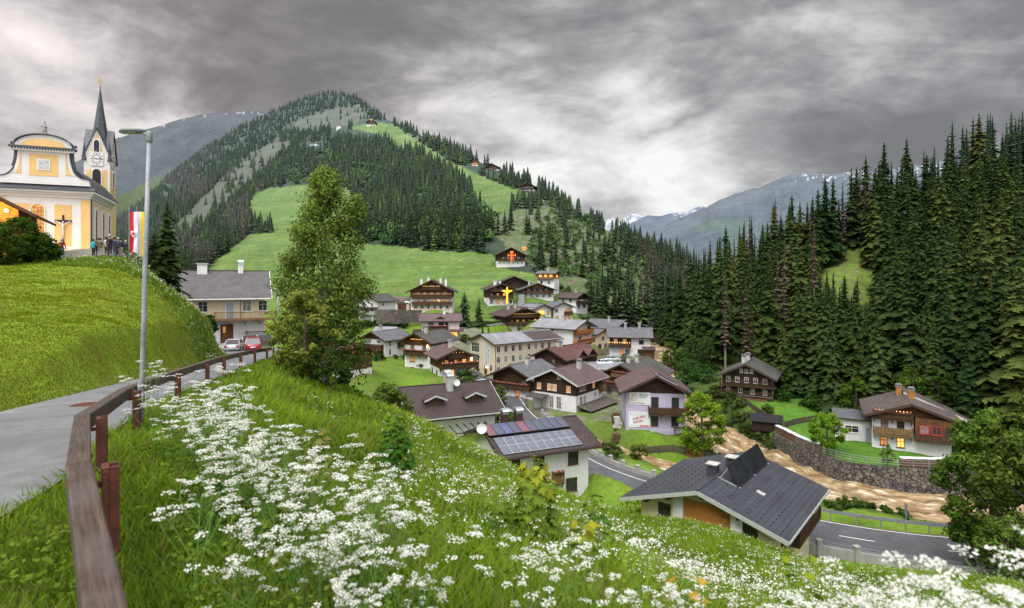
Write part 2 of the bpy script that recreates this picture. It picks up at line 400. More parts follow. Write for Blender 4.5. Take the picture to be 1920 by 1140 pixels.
for px,D,z in [(600,100,-20.5),(640,110,-21),(640,130,-21),(600,140,-21),(640,160,-19.5),(560,170,-20),(760,110,-21.5),(760,140,-21),(900,100,-24.2),(960,90,-24.4),(1000,80,-24.5),(1060,90,-24.6),(1120,100,-24.4),(1140,84,-25.0),(1250,96,-24.8),(1290,90,-25.2),(1240,80,-25.6),(1100,120,-24),(1180,140,-23.4),(1230,150,-23),(1330,90,-25.6),(1100,62,-24.3),(1600,50,-25.3),(1600,64,-26),(1800,52,-25.4),(1800,62,-26.3)]: g(px,D,z=z)
for px,D,z in [(1420,100,-23.6),(1460,95,-24.2),(1480,108,-22.6),(1380,120,-22.4),(1340,130,-22.8),(1530,92,-24.4),(1600,79,-24.4),(1640,77.5,-24.4),(1740,76,-24.3),(1810,75.5,-24.3),(1850,82,-24),(1920,80,-24),(2150,84,-23),(2150,140,-10),(1600,110,-20),(1800,100,-18),(1500,130,-18),(1350,170,-17),(1700,200,0),(2100,200,20),(1300,190,-21),(1270,170,-22),(1290,230,-22)]: g(px,D,z=z)
for px in (520,640,760,880,1000,1100):
    row=np.interp(px,M1.B[:,0],M1.B[:,1]); D=np.interp(px,M1.BD[:,0],M1.BD[:,1]); g(px,D*1.0,row+1); g(px,D*1.14,z=-(row-HR)/F*D-2.5); g(px,D*2.1,z=-(row-HR)/F*D-30)
for px in (1180,1240,1320,1420): g(px,330,z=-27); g(px,270,z=-24)
for px in (1600,2000): g(px,400,z=-10)
for k,h in HS.items():
    if h['D']>220 and k!='darkbarn': continue
    if k=='slate': continue
    p=h['p'];c,s=math.cos(math.radians(h['yaw'])),math.sin(math.radians(h['yaw']))
    gx(p.x,p.y,p.z)
    if h['D']>84: gx(p.x*(1-(h['L']*.5+2.5)/p.y),p.y-(h['L']*.5+2.5),p.z-.15)
    if h['D']<190:
        for a,b in((-1,-1),(1,-1),(1,1),(-1,1)):
            X=a*h['W']*.55;Y=b*h['L']*.55; gx(p.x+c*X-s*Y,p.y+s*X+c*Y,p.z)
CP=np.array(CP)
def _pol(x,y): return np.stack([np.arctan2(x,y)*2.6,np.log(np.hypot(x,y))*1.25],-1)
_PC=_pol(CP[:,0],CP[:,1])
def _tps(d2): return np.where(d2>1e-12,.5*d2*np.log(np.maximum(d2,1e-12)),0)
def _solve():
    n=len(CP); d2=((_PC[:,None]-_PC[None])**2).sum(-1)
    A=np.zeros((n+3,n+3)); A[:n,:n]=_tps(d2)+np.eye(n)*2e-4
    A[:n,n]=1;A[:n,n+1:]=_PC;A[n,:n]=1;A[n+1:,:n]=_PC.T
    b=np.zeros(n+3);b[:n]=CP[:,2]; return np.linalg.solve(A,b)
_W=_solve()
def ground0(x,y):
    x=np.asarray(x,float);y=np.asarray(y,float);sh=x.shape;x=x.ravel();y=y.ravel();out=np.empty(x.shape);n=len(CP)
    for i in range(0,len(x),20000):
        q=_pol(x[i:i+20000],y[i:i+20000]);d2=((q[:,None]-_PC[None])**2).sum(-1)
        out[i:i+20000]=_tps(d2)@_W[:n]+_W[n]+q@_W[n+1:]
    return out.reshape(sh)
def carve(x,y,z):
    for pl,fall,drop in((ROAD,1.6,.12),(VROAD,3.0,.14),(TRACK,2,.1)):
        d,p=polydist(x,y,pl); i=np.clip(p.astype(int),0,len(pl)-2);f=p-i
        zr=pl[i,2]*(1-f)+pl[i+1,2]*f;w=pl[i,3]*(1-f)+pl[i+1,3]*f
        k=1-sstep(w+.25,w+fall,d); z=z*(1-k)+(zr-drop)*k
    for pl,fall in((RIVER,3.2),(BROOK,2.4)):
        d,p=polydist(x,y,pl); i=np.clip(p.astype(int),0,len(pl)-2);f=p-i
        zr=pl[i,2]*(1-f)+pl[i+1,2]*f;w=pl[i,3]*(1-f)+pl[i+1,3]*f
        k=1-sstep(w*.8,w+fall,d); z=np.where(zr-1.6<z,z*(1-k)+(zr-1.6)*k,z)
    # the embankment wall: level lawn to its top, sheer drop in front
    d,p=polydist(x,y,WALL); i=np.clip(p.astype(int),0,len(WALL)-2)
    nx=-(WALL[i+1,1]-WALL[i,1]);ny=(WALL[i+1,0]-WALL[i,0]);side=(x-WALL[i,0])*nx+(y-WALL[i,1])*ny
    inside=(side>0)&(d<9)&(p>0.01)&(p<len(WALL)-1.01)
    zt=WALL[i,2]+(p-i)*(WALL[i+1,2]-WALL[i,2]); k=1-sstep(1.5,9,d)
    z=np.where(inside&(d>.3),z*(1-k)+(zt-.35)*k,z)
    return z
# top edge of the river wall, downstream
WALL=smooth_line([(41.7,94,-24.9),(41.9,90,-24.9),(42.6,84.5,-24.9),(45.2,79.2,-24.9),(49.5,76.4,-24.8),(55,75.2,-24.7),(62,75.2,-24.7),(72,77,-24.8)],4)
def ground(x,y,detail=True):
    x=np.asarray(x,float);y=np.asarray(y,float)
    z=ground0(x,y)
    r=np.hypot(x,y)
    if detail: z=z+(fbm(x*.55,y*.55,3,31)-.5)*.28*sstep(2,9,r)*(1-.4*sstep(60,200,r))+(fbm(x*2.1,y*2.1,2,37)-.5)*.05
    return carve(x,y,z)
def gz(x,y): return float(ground(np.array([x]),np.array([y]))[0])
def gpt(px,D):
    x=(px-960)/F*D; return Vector((x,D,gz(x,D)))
# ------------------------------------------------------------------ material library
mt={}
mt['white']=M('white_render',(.60,.595,.60),.9,.08,.35,bump=.12,streak=.14)
mt['pink']=M('rose_white_render',(.60,.53,.53),.9,.08,.35,bump=.12,streak=.14)
mt['cream']=M('cream_render',(.62,.53,.36),.9,.09,.35,bump=.12,streak=.16)
mt['beige']=M('beige_render',(.50,.44,.33),.9,.08,.35,bump=.12,streak=.14)
mt['lilac']=M('lilac_render',(.43,.385,.53),.9,.07,.35,bump=.12,streak=.12)
mt['grey']=M('grey_render',(.46,.46,.44),.9,.1,.4,bump=.12,streak=.2)
mt['ochre']=M('ochre_render',(.60,.395,.165),.9,.1,.5,bump=.12,streak=.1)
mt['chalk']=M('chalk_white_trim',(.57,.553,.54),.85,.06,.6,bump=.08,streak=.05)
mt['dwood']=M('dark_larch_boards',(.052,.026,.014),.75,.35,.9,'plank',3.0,.17,.012,vert=True,bump=.6,streak=.35)
mt['bwood']=M('brown_larch_boards',(.125,.052,.019),.7,.35,.9,'plank',3.0,.17,.012,vert=True,bump=.6,streak=.35)
mt['owood']=M('honey_boards',(.36,.15,.035),.65,.25,.9,'plank',3.2,.14,.01,bump=.5)
mt['logs']=M('blackened_logs',(.042,.027,.018),.85,.4,.7,'plank',8,.24,.03,bump=.9,streak=.3)
mt['bal']=M('balcony_boards',(.07,.036,.018),.75,.35,2,'plank',2.5,.16,.02,vert=True,bump=.6)
mt['balw']=M('weathered_balcony_boards',(.22,.125,.06),.8,.35,2,'plank',2.5,.16,.03,vert=True,bump=.6)
mt['greywood']=M('silvered_boards',(.12,.105,.09),.9,.35,1.2,'plank',2.5,.2,.02,vert=True,bump=.6,streak=.3)
mt['rbrown']=M('brown_metal_shingles',(.066,.041,.040),.5,.16,.5,'brick',.6,.42,.02,bump=.5,spec=.45)
mt['rmauve']=M('mauve_brown_shingles',(.105,.066,.066),.5,.16,.5,'brick',.6,.42,.02,bump=.5,spec=.45)
mt['rgrey']=M('grey_fibre_slates',(.112,.115,.125),.55,.2,.5,'brick',.5,.4,.02,bump=.5,spec=.4)
mt['rlgrey']=M('pale_grey_roof_sheets',(.21,.215,.23),.45,.14,.5,'brick',1.6,3,.02,bump=.4,spec=.5)
mt['rslate']=M('anthracite_roof_panels',(.038,.042,.052),.42,.12,.6,'brick',2.2,.42,.018,bump=.6,spec=.5,mcol=(.014,.016,.02))
mt['rtile']=M('ribbed_brown_tiles',(.066,.045,.044),.6,.25,.5,'brick',.34,.36,.045,bump=.9,spec=.35,mcol=(.018,.012,.012))
mt['rfarm']=M('dotted_grey_brown_shingles',(.098,.090,.093),.6,.15,.6,'brick',.5,.45,.02,bump=.5)
mt['rred']=M('red_metal_roof',(.24,.05,.042),.5,.18,.5,'brick',.5,.4,.02,bump=.4,spec=.4)
mt['rwine']=M('wine_brown_roof',(.10,.040,.036),.5,.16,.5,'brick',.6,.42,.02,bump=.5,spec=.4)
mt['rmoss']=M('old_grey_shingles',(.085,.083,.076),.85,.3,.4,'brick',.22,.3,.02,bump=.6)
mt['rafter']=M('dark_fascia',(.045,.027,.018),.75,.2,2,bump=.2)
mt['pale']=M('pale_metal_edge',(.5,.5,.5),.4,.1,2,metal=.3)
mt['wfascia']=M('white_fascia',(.65,.65,.63),.6,.06,2)
mt['frame']=M('white_window_frame',(.62,.61,.58),.5,.05,4,bump=0)
mt['bframe']=M('brown_window_frame',(.07,.035,.02),.6,.15,4,bump=0)
mt['glass']=M('window_glass',(.022,.025,.03),.12,.5,.8,bump=0,spec=.7)
mt['curtain']=M('curtained_glass',(.16,.15,.14),.25,.5,3,bump=0,spec=.6)
mt['lit']=ME('lit_window',(1,.46,.10),1.5)
mt['litdim']=ME('dim_lit_window',(1,.40,.12),.55,(.2,.1,.04))
mt['lamp']=ME('lamp_glow',(1,.62,.20),14)
mt['candle']=ME('candle_light',(1,.5,.14),2.6)
mt['gold']=ME('gold_light_tubes',(1,.50,.03),2.0)
mt['neon']=ME('orange_red_light_tubes',(1,.20,.04),2.2)
mt['stone']=M('rubble_stone',(.17,.145,.12),.9,.3,.5,'brick',.8,.5,.05,bump=1.0,alt=(.085,.075,.068),mcol=(.035,.032,.03))
mt['mural']=None
mt['concrete']=M('concrete',(.30,.295,.28),.9,.15,.5,bump=.2,streak=.3)
mt['chim']=M('chimney_render',(.40,.385,.37),.9,.15,1,bump=.15,streak=.3)
mt['whitechim']=M('white_chimney',(.62,.61,.6),.9,.08,1,bump=.1,streak=.2)
mt['metalcap']=M('zinc_cowl',(.42,.42,.43),.35,.1,2,metal=.7,bump=0)
mt['pv']=M('solar_cells',(.11,.12,.15),.15,.12,.4,'seam',.16,.16,.006,mcol=(.10,.11,.13),bump=0,spec=.7)  # paler cell colour stands in for reflected sky
mt['pvframe']=M('aluminium_edges',(.55,.56,.58),.35,.05,2,metal=.5,bump=0)
mt['thermal']=M('thermal_collector_glass',(.075,.08,.115),.15,.2,.3,bump=0,spec=.8)
mt['thermalred']=M('reddish_collector_glass',(.16,.075,.09),.15,.2,.3,bump=0,spec=.8)
mt['thermalblue']=M('blue_collector_glass',(.08,.095,.19),.15,.2,.3,bump=0,spec=.8)
mt['blackcol']=M('black_collector_glass',(.012,.014,.017),.2,.3,.6,bump=0,spec=.6)
mt['dish']=M('dish_grey',(.5,.5,.5),.5,.06,2,bump=0)
mt['flower']=None
mt['galv']=M('galvanised_steel',(.21,.225,.235),.55,.3,4,metal=.15,bump=.08)
mt['lampgrey']=M('lamp_housing',(.14,.165,.15),.5,.15,4,bump=.05)
mt['rust']=M('rust_brown_steel',(.095,.030,.018),.7,.35,5,bump=.25,streak=.3)
mt['beam']=M('weathered_fir_beam',(.080,.056,.044),.85,.6,3.5,bump=.8)
mt['asphalt']=M('asphalt',(.105,.108,.116),.62,.2,.5,bump=.25,spec=.4)
mt['asphaltd']=M('road_asphalt',(.068,.070,.075),.5,.16,.25,bump=.15,spec=.45)
mt['wetstreet']=M('wet_asphalt',(.085,.088,.094),.22,.2,.3,bump=.1,spec=.6)
mt['paint']=M('road_paint',(.6,.6,.58),.6,.2,3,bump=.05)
mt['gravel']=M('gravel',(.16,.14,.115),.95,.35,1.2,bump=.5)
mt['pave']=M('concrete_slabs',(.22,.215,.21),.8,.15,.7,'brick',.6,.4,.02)
mt['tyre']=M('tyre_rubber',(.015,.015,.016),.8,.2,6,bump=0)
mt['rim']=M('alloy',(.4,.4,.42),.3,.1,6,metal=.8,bump=0)
mt['signw']=M('sign_white',(.62,.65,.66),.5,.05,1,bump=0)
mt['black']=M('black_paint',(.015,.015,.018),.5,.1,2,bump=0)
mt['magenta']=M('magenta_letters',(.34,.02,.11),.5,.05,2,bump=0)
mt['orange']=M('orange_print',(.7,.26,.03),.5,.05,2,bump=0)
mt['printgrey']=M('grey_print',(.28,.3,.33),.5,.05,2,bump=0)
mt['printpink']=M('red_print',(.55,.13,.16),.5,.05,2,bump=0)
mt['fence']=M('weathered_fence_boards',(.115,.095,.075),.9,.35,2,'plank',3,.13,.03,vert=True,bump=.8)
mt['firewood']=M('stacked_firewood',(.30,.17,.09),.9,.4,2,'brick',.16,.14,.03,bump=.9,alt=(.14,.075,.04),mcol=(.03,.02,.015))
mt['redpaint']=M('red_paint',(.35,.03,.03),.5,.1,2,bump=0)
def mural():
    k=N('faded_mural'); tc=k.n('ShaderNodeTexCoord'); n=k.noise(tc.outputs['Object'],.9,5,.65)
    r=k.n('ShaderNodeValToRGB'); k.l(n,r.inputs[0]); e=r.color_ramp.elements
    e[0].position=.3;e[0].color=(.12,.15,.22,1);e[1].position=.72;e[1].color=(.5,.36,.18,1)
    for p,c in((.42,(.30,.32,.36,1)),(.52,(.48,.46,.44,1)),(.62,(.26,.28,.34,1))): q=e.new(p);q.color=c
    k.l(r.outputs[0],k.b.inputs['Base Color']); k.b.inputs['Roughness'].default_value=.8; return k.m
mt['mural']=mural()
def blossom(name,c1,c2,c3):
    k=N(name); tc=k.n('ShaderNodeTexCoord'); n=k.noise(tc.outputs['Object'],9,3,.7)
    r=k.n('ShaderNodeValToRGB'); k.l(n,r.inputs[0]); e=r.color_ramp.elements
    e[0].position=.42;e[0].color=(*c1,1);e[1].position=.62;e[1].color=(*c3,1); q=e.new(.52);q.color=(*c2,1)
    k.l(r.outputs[0],k.b.inputs['Base Color']); k.b.inputs['Roughness'].default_value=.9; return k.m
mt['flower']=blossom('balcony_flowers',(.03,.06,.015),(.35,.02,.03),(.5,.22,.2))
mt['leaf']=MLEAF('leaves',.35,.18)
mt['needle']=MLEAF('spruce_needles',.12,.28,hue=.02)
mt['far']=MLEAF('far_forest',.0,.0,hue=0)
mt['grass']=MLEAF('meadow_grass',.4,.0,hue=0)
mt['petal']=MLEAF('white_petals',.3,.06,hue=0)
mt['bark']=M('bark',(.075,.058,.045),.95,.35,2.5,bump=.8,streak=.3)
mt['birchbark']=M('birch_bark',(.32,.30,.27),.9,.5,3,bump=.4)
mt['stem']=M('green_stem',(.09,.16,.03),.7,.2,5,bump=0)

def MGROUND(name,scale=1.0,rough=.95,bump=.35,water=False):
    """ground: surveyed vertex colour broken up by tufts and patches"""
    k=N(name); at=k.n('ShaderNodeAttribute',attribute_name='Col'); tc=k.n('ShaderNodeTexCoord')
    a=k.noise(tc.outputs['Object'],.12*scale,5,.6); b=k.noise(tc.outputs['Object'],1.3*scale,5,.7); c=k.noise(tc.outputs['Object'],9*scale,3,.7)
    f=k.rng(a,.3,.7,.82,1.2); f2=k.rng(b,.3,.7,.7,1.3); f3=k.rng(c,.3,.7,.72,1.28)
    m1=k.n('ShaderNodeMath',operation='MULTIPLY');k.l(f,m1.inputs[0]);k.l(f2,m1.inputs[1])
    m2=k.n('ShaderNodeMath',operation='MULTIPLY');k.l(m1.outputs[0],m2.inputs[0]);k.l(f3,m2.inputs[1])
    hs=k.n('ShaderNodeHueSaturation');k.l(at.outputs['Color'],hs.inputs['Color']);k.l(m2.outputs[0],hs.inputs['Value'])
    k.l(k.rng(b,.3,.7,.485,.515),hs.inputs['Hue'])
    k.l(hs.outputs[0],k.b.inputs['Base Color']);k.b.inputs['Roughness'].default_value=rough;k.b.inputs['Specular IOR Level'].default_value=.15
    bp=k.n('ShaderNodeBump');bp.inputs['Strength'].default_value=bump;bp.inputs['Distance'].default_value=.25/scale
    k.l(m2.outputs[0],bp.inputs['Height']);k.l(bp.outputs[0],k.b.inputs['Normal'])
    return k.m
mt['ground']=MGROUND('turf',1.0); mt['hill']=MGROUND('hill_turf',.22,bump=.5); mt['mount']=MGROUND('mountain_ground',.03,bump=.6)
def MRIVER():
    k=N('muddy_torrent'); tc=k.n('ShaderNodeTexCoord'); at=k.n('ShaderNodeAttribute',attribute_name='Col')
    mp=k.n('ShaderNodeMapping'); mp.inputs['Scale'].default_value=(.9,.36,1); k.l(tc.outputs['UV'],mp.inputs[0])
    a=k.noise(mp.outputs[0],.9,7,.68); b=k.noise(mp.outputs[0],1.05,6,.62)
    r=k.n('ShaderNodeValToRGB'); k.l(b,r.inputs[0]); e=r.color_ramp.elements
    e[0].position=.38;e[0].color=(.12,.072,.030,1);e[1].position=.655;e[1].color=(.66,.60,.51,1); q=e.new(.46);q.color=(.225,.148,.070,1); q=e.new(.53);q.color=(.30,.208,.110,1); q=e.new(.595);q.color=(.40,.31,.195,1)
    k.l(k.mix(1,r.outputs[0],at.outputs['Color'],'MULTIPLY'),k.b.inputs['Base Color']); k.b.inputs['Roughness'].default_value=.28
    ad=k.n('ShaderNodeMath',operation='ADD'); k.l(a,ad.inputs[0]); k.l(b,ad.inputs[1])
    bp=k.n('ShaderNodeBump'); bp.inputs['Strength'].default_value=1; bp.inputs['Distance'].default_value=.38; k.l(ad.outputs[0],bp.inputs['Height']); k.l(bp.outputs[0],k.b.inputs['Normal'])
    return k.m
mt['river']=MRIVER()

mt['rtilegrey']=M('weathered_grey_brown_tiles',(.125,.100,.088),.7,.25,.5,'brick',.34,.36,.045,bump=.9,spec=.3,mcol=(.035,.028,.026))

def MROAD(name,col,rough,wet):
    """worn asphalt: patches, hairline cracks, pale dust along the edges, damp sheen"""
    k=N(name);tc=k.n('ShaderNodeTexCoord')
    a=k.noise(tc.outputs['Object'],.35,5,.65);b=k.noise(tc.outputs['Object'],2.3,5,.7);c=k.noise(tc.outputs['Object'],34,3,.7)
    no=k.n('ShaderNodeTexNoise');no.inputs['Scale'].default_value=.9;no.inputs['Detail'].default_value=4;k.l(tc.outputs['Object'],no.inputs['Vector']);wv=k.mix(.35,tc.outputs['Object'],no.outputs['Color'])
    v=k.n('ShaderNodeTexVoronoi',feature='DISTANCE_TO_EDGE');v.inputs['Scale'].default_value=.42;k.l(wv,v.inputs['Vector'])
    cr=k.rng(v.outputs['Distance'],.0,.012,.45,1);crk=k.mix(k.rng(a,.5,.6,0,1),(1,1,1),cr)
    val=k.n('ShaderNodeMath',operation='MULTIPLY');k.l(k.rng(a,.3,.7,.72,1.3),val.inputs[0]);k.l(k.rng(b,.3,.7,.82,1.2),val.inputs[1])
    v2=k.n('ShaderNodeMath',operation='MULTIPLY');k.l(val.outputs[0],v2.inputs[0]);k.l(k.rng(c,.3,.7,.72,1.3),v2.inputs[1])
    hs=k.n('ShaderNodeHueSaturation');hs.inputs['Color'].default_value=(*col,1);k.l(v2.outputs[0],hs.inputs['Value'])
    k.l(k.mix(1,hs.outputs[0],crk,'MULTIPLY'),k.b.inputs['Base Color']);k.l(k.rng(a,.35,.65,rough,rough-wet),k.b.inputs['Roughness']);k.b.inputs['Specular IOR Level'].default_value=.45
    bp=k.n('ShaderNodeBump');bp.inputs['Strength'].default_value=.35;bp.inputs['Distance'].default_value=.01;k.l(c,bp.inputs['Height']);k.l(bp.outputs[0],k.b.inputs['Normal']);return k.m
mt['asphalt']=MROAD('worn_lane_asphalt',(.125,.127,.133),.75,.25);mt['asphaltd']=MROAD('valley_road_asphalt',(.075,.077,.083),.6,.3);mt['wetstreet']=MROAD('wet_street_asphalt',(.09,.093,.10),.45,.3)

def MBEAM():
    k=N('weathered_rail_timber');tc=k.n('ShaderNodeTexCoord');mp=k.n('ShaderNodeMapping');mp.inputs['Scale'].default_value=(1.1,26,1);k.l(tc.outputs['UV'],mp.inputs[0])
    g=k.noise(mp.outputs[0],1.6,6,.7);b=k.noise(tc.outputs['Object'],2.2,5,.7)
    r=k.n('ShaderNodeValToRGB');k.l(g,r.inputs[0]);e=r.color_ramp.elements
    e[0].position=.33;e[0].color=(.008,.005,.004,1);e[1].position=.70;e[1].color=(.10,.066,.046,1);q=e.new(.42);q.color=(.032,.018,.012,1);q=e.new(.55);q.color=(.054,.033,.023,1)
    k.l(k.mix(k.rng(b,.48,.66,0,.45),r.outputs[0],(.085,.075,.066)),k.b.inputs['Base Color']);k.b.inputs['Roughness'].default_value=.85
    bp=k.n('ShaderNodeBump');bp.inputs['Strength'].default_value=.8;bp.inputs['Distance'].default_value=.012;k.l(g,bp.inputs['Height']);k.l(bp.outputs[0],k.b.inputs['Normal']);return k.m
mt['beam']=MBEAM()
# ------------------------------------------------------------------ the ground sheet
def haze(c,D,k=5200.,hc=(.19,.245,.29)):  # distance haze blended into the base colour
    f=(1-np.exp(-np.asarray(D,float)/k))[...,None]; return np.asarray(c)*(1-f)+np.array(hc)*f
G_MEADOW=(.100,.170,.016); G_MOWN=(.130,.180,.012); G_LAWN=(.060,.135,.016); G_DRY=(.16,.15,.05); G_DARK=(.035,.062,.016); G_EARTH=(.10,.078,.05); G_GRAVEL=(.15,.14,.125)
def cover(x,y):
    n=fbm(x*.16,y*.16,4,71); n2=fbm(x*.5,y*.5,3,77); r=np.hypot(x,y)
    c=np.empty(x.shape+(3,)); c[:]=G_MEADOW
    def put(mask,col,k=1.):
        m=(np.asarray(mask,float)*k)[...,None]; c[:]=c*(1-m)+np.array(col)*m
    put(sstep(.45,.7,n),(.12,.185,.02),.7); put(sstep(.55,.75,n2),(.055,.105,.014),.6)
    # left of the lane: the mown bank
    d,p=polydist(x,y,ROAD); i=np.clip(p.astype(int),0,len(ROAD)-2)
    side=(ROAD[i+1,0]-ROAD[i,0])*(y-ROAD[i,1])-(ROAD[i+1,1]-ROAD[i,1])*(x-ROAD[i,0])
    left=(side>0)&(y<110)
    put(left&(x<-10),G_MOWN); put(left*sstep(.42,.68,n2)*(x<-10),(.125,.145,.012),.7)
    px=960+F*x/np.maximum(y,.1)
    cq=[((p_-960)/F*D_,D_) for p_,D_ in ((205,47),(228,48),(262,47.5),(300,46.5),(340,45.5),(380,44),(415,42.5),(446,40.5),(470,40))]; put(left*(1-sstep(2.2,4.6,polydist(x,y,cq)[0]+2*(n2-.5)))*(y<52),(.12,.19,.025),.85)
    put(left&(px>300)&(y>56),G_GRAVEL,.8)
    put(left&(y>52)&(px<232),G_GRAVEL,.9)
    put((1-sstep(ROAD[i,3]+.05,ROAD[i,3]+.7,d))*(y>0),G_EARTH,.7)
    # the built valley floor
    vil=(r>76)&(px>640)
    put(vil*sstep(.35,.6,n),(.075,.115,.02),.8); put(vil*sstep(.58,.72,n2)*(px<1130),G_DRY,.5)
    put(((r>100)&(px>840)&(px<1240)&(r<185))*sstep(.3,.5,n2),G_GRAVEL,.75)
    for pl,w0 in((VROAD,1.6),):
        d,p=polydist(x,y,pl); put(1-sstep(3.4,3.4+w0,d),G_EARTH,.8)
    d,p=polydist(x,y,RIVER); ii=np.clip(p.astype(int),0,len(RIVER)-2); w=RIVER[ii,3]
    put(1-sstep(w-.5,w+1.5,d),(.12,.095,.06),.9); put((sstep(w+.5,w+1.5,d)*(1-sstep(w+2,w+5,d))),G_DARK,.7)
    d,p=polydist(x,y,BROOK); put(1-sstep(1.8,2.8,d),(.12,.095,.06),.9)
    lawn=inpoly(x,y,[(42,112),(41.8,92),(43,84),(50,76),(62,75),(90,80),(90,98),(60,110)])
    put(lawn,G_LAWN); put(lawn*sstep(.45,.65,n2),(.075,.155,.018),.8)
    put((px>1460)&(y<92)&(y>66)&(x>53)&(x<61)&(y<80),G_GRAVEL,.6)
    put((px>1280)&(r>98)&~lawn,(.045,.07,.018),.9)
    return c*(.9+.2*fbm(x*1.7,y*1.7,3,91))[...,None]
nA,nR=640,640
ph=np.radians(np.linspace(-72,72,nA)); rr=np.exp(np.linspace(math.log(.55),math.log(430),nR))
PH,RR=np.meshgrid(ph,rr); gx_,gy_=RR*np.sin(PH),RR*np.cos(PH)
gz_=ground(gx_,gy_)
i=np.arange(nA-1)[None]+np.arange(nR-1)[:,None]*nA
fc=np.stack([i,i+1,i+1+nA,i+nA],-1).reshape(-1,4)
tag(npmesh('ground',np.stack([gx_,gy_,gz_],-1).reshape(-1,3),fc,mt['ground'],cover(gx_,gy_).reshape(-1,3),smooth=True),'valley floor, meadow slope and mown bank in one sweep of grass','ground',kind='structure')

# ------------------------------------------------------------------ hills
MEADOW_A=[(330,575),(390,500),(430,470),(470,438),(540,436),(640,452),(700,458),(760,462),(812,470),(880,472),(925,478),(935,497),(962,508),(1000,512),(1030,535),(1062,560),(1090,600),(1090,640),(330,640)]
MEADOW_B=[(474,365),(500,354),(590,344),(650,352),(668,380),(640,440),(560,440),(480,430),(462,412)]
MEADOW_C=[(652,240),(700,229),(735,232),(790,268),(850,305),(900,328),(940,345),(1016,372),(1022,384),(975,382),(940,400),(890,392),(880,352),(845,322),(800,300),(790,285),(745,280),(725,262),(700,250)]
MEADOW_D=[(1128,424),(1165,436),(1150,452),(1132,446)]
MEADOWS=[MEADOW_A,MEADOW_B,MEADOW_C,MEADOW_D]
CLEAR=[[(525,250),(560,225),(620,205),(672,196),(690,215),(668,232),(628,240),(560,246)],[(300,470),(330,420),(400,350),(470,290),(520,262),(545,270),(470,345),(400,410),(340,470)],[(690,232),(740,240),(800,262),(760,266),(720,262)]]
SCRUB=[(905,398),(985,392),(1030,385),(1090,415),(1130,440),(1175,470),(1210,500),(1240,560),(1230,600),(1100,600),(1060,555),(1010,505),(960,480),(930,440)]
def anyin(px,row,polys):
    r=np.zeros(np.shape(px),bool)
    for p in polys: r|=inpoly(px,row,p)
    return r
def m1_cover(px,row,D):
    jx=(fbm(px*.2,row*.2,3,41)-.5)*14; jy=(fbm(px*.2+9,row*.2,3,43)-.5)*10
    n=fbm(px*.06,row*.09,4,45); n2=fbm(px*.3,row*.4,3,47)
    c=np.empty(np.shape(px)+(3,)); c[:]=(.022,.036,.016)
    def put(m,col,k=1.):
        m=(np.asarray(m,float)*k)[...,None]; c[:]=c*(1-m)+np.array(col)*m
    cl=anyin(px+jx,row+jy,CLEAR); put(cl,(.085,.075,.052),.75); put(cl*sstep(.42,.6,n2),(.055,.07,.03),.85)
    s=inpoly(px+jx,row+jy,SCRUB); put(s,(.082,.115,.034)); put(s*sstep(.5,.62,n2),(.05,.075,.022),.9); put(s*sstep(.56,.66,fbm(px*.12,row*.3,4,49)),(.13,.105,.08),.8)
    m=anyin(px+jx*.3,row+jy*.3,MEADOWS); put(m,(.088,.150,.018)); put(m*sstep(.40,.62,n),(.118,.180,.026),.8); put(m*sstep(.50,.60,fbm(px*.008+row*.05,row*.22-px*.012,4,57)),(.14,.175,.045),.45)
    st=fbm(px*.02,row*.55+px*.02,3,53); put(m*sstep(.45,.65,st),(.058,.112,.016),.6); put(m*sstep(.55,.70,n2),(.055,.095,.015),.5)
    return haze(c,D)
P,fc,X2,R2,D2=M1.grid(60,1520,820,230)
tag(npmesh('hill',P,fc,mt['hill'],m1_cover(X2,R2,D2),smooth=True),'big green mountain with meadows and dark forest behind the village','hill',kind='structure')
P,fc,X2,R2,D2=RS.grid(1225,2520,400,120)
c=np.empty((len(P),3)); c[:]=(.038,.055,.018)
jx=(fbm(X2*.1,R2*.1,3,61)-.5)*30
glade=inpoly(X2+jx*.4,R2+jx*.3,[(1515,565),(1530,505),(1570,470),(1612,446),(1630,470),(1640,520),(1625,570),(1590,585),(1550,590)])
c[glade]=(.10,.165,.022); k=glade&(fbm(X2*.3,R2*.3,3,63)>.56); c[k]=(.13,.12,.06)
tag(npmesh('forest_slope',P,fc,mt['hill'],c,smooth=True),'steep wooded slope rising on the far bank','hill',kind='structure')
P,fc,X2,R2,D2=GH.grid(1150,1500,120,50)
tag(npmesh('meadow_hill',P,fc,mt['hill'],np.full((len(P),3),(.10,.185,.022)),smooth=True),'small bright green meadow knoll at the mouth of the side valley','hill',kind='structure')
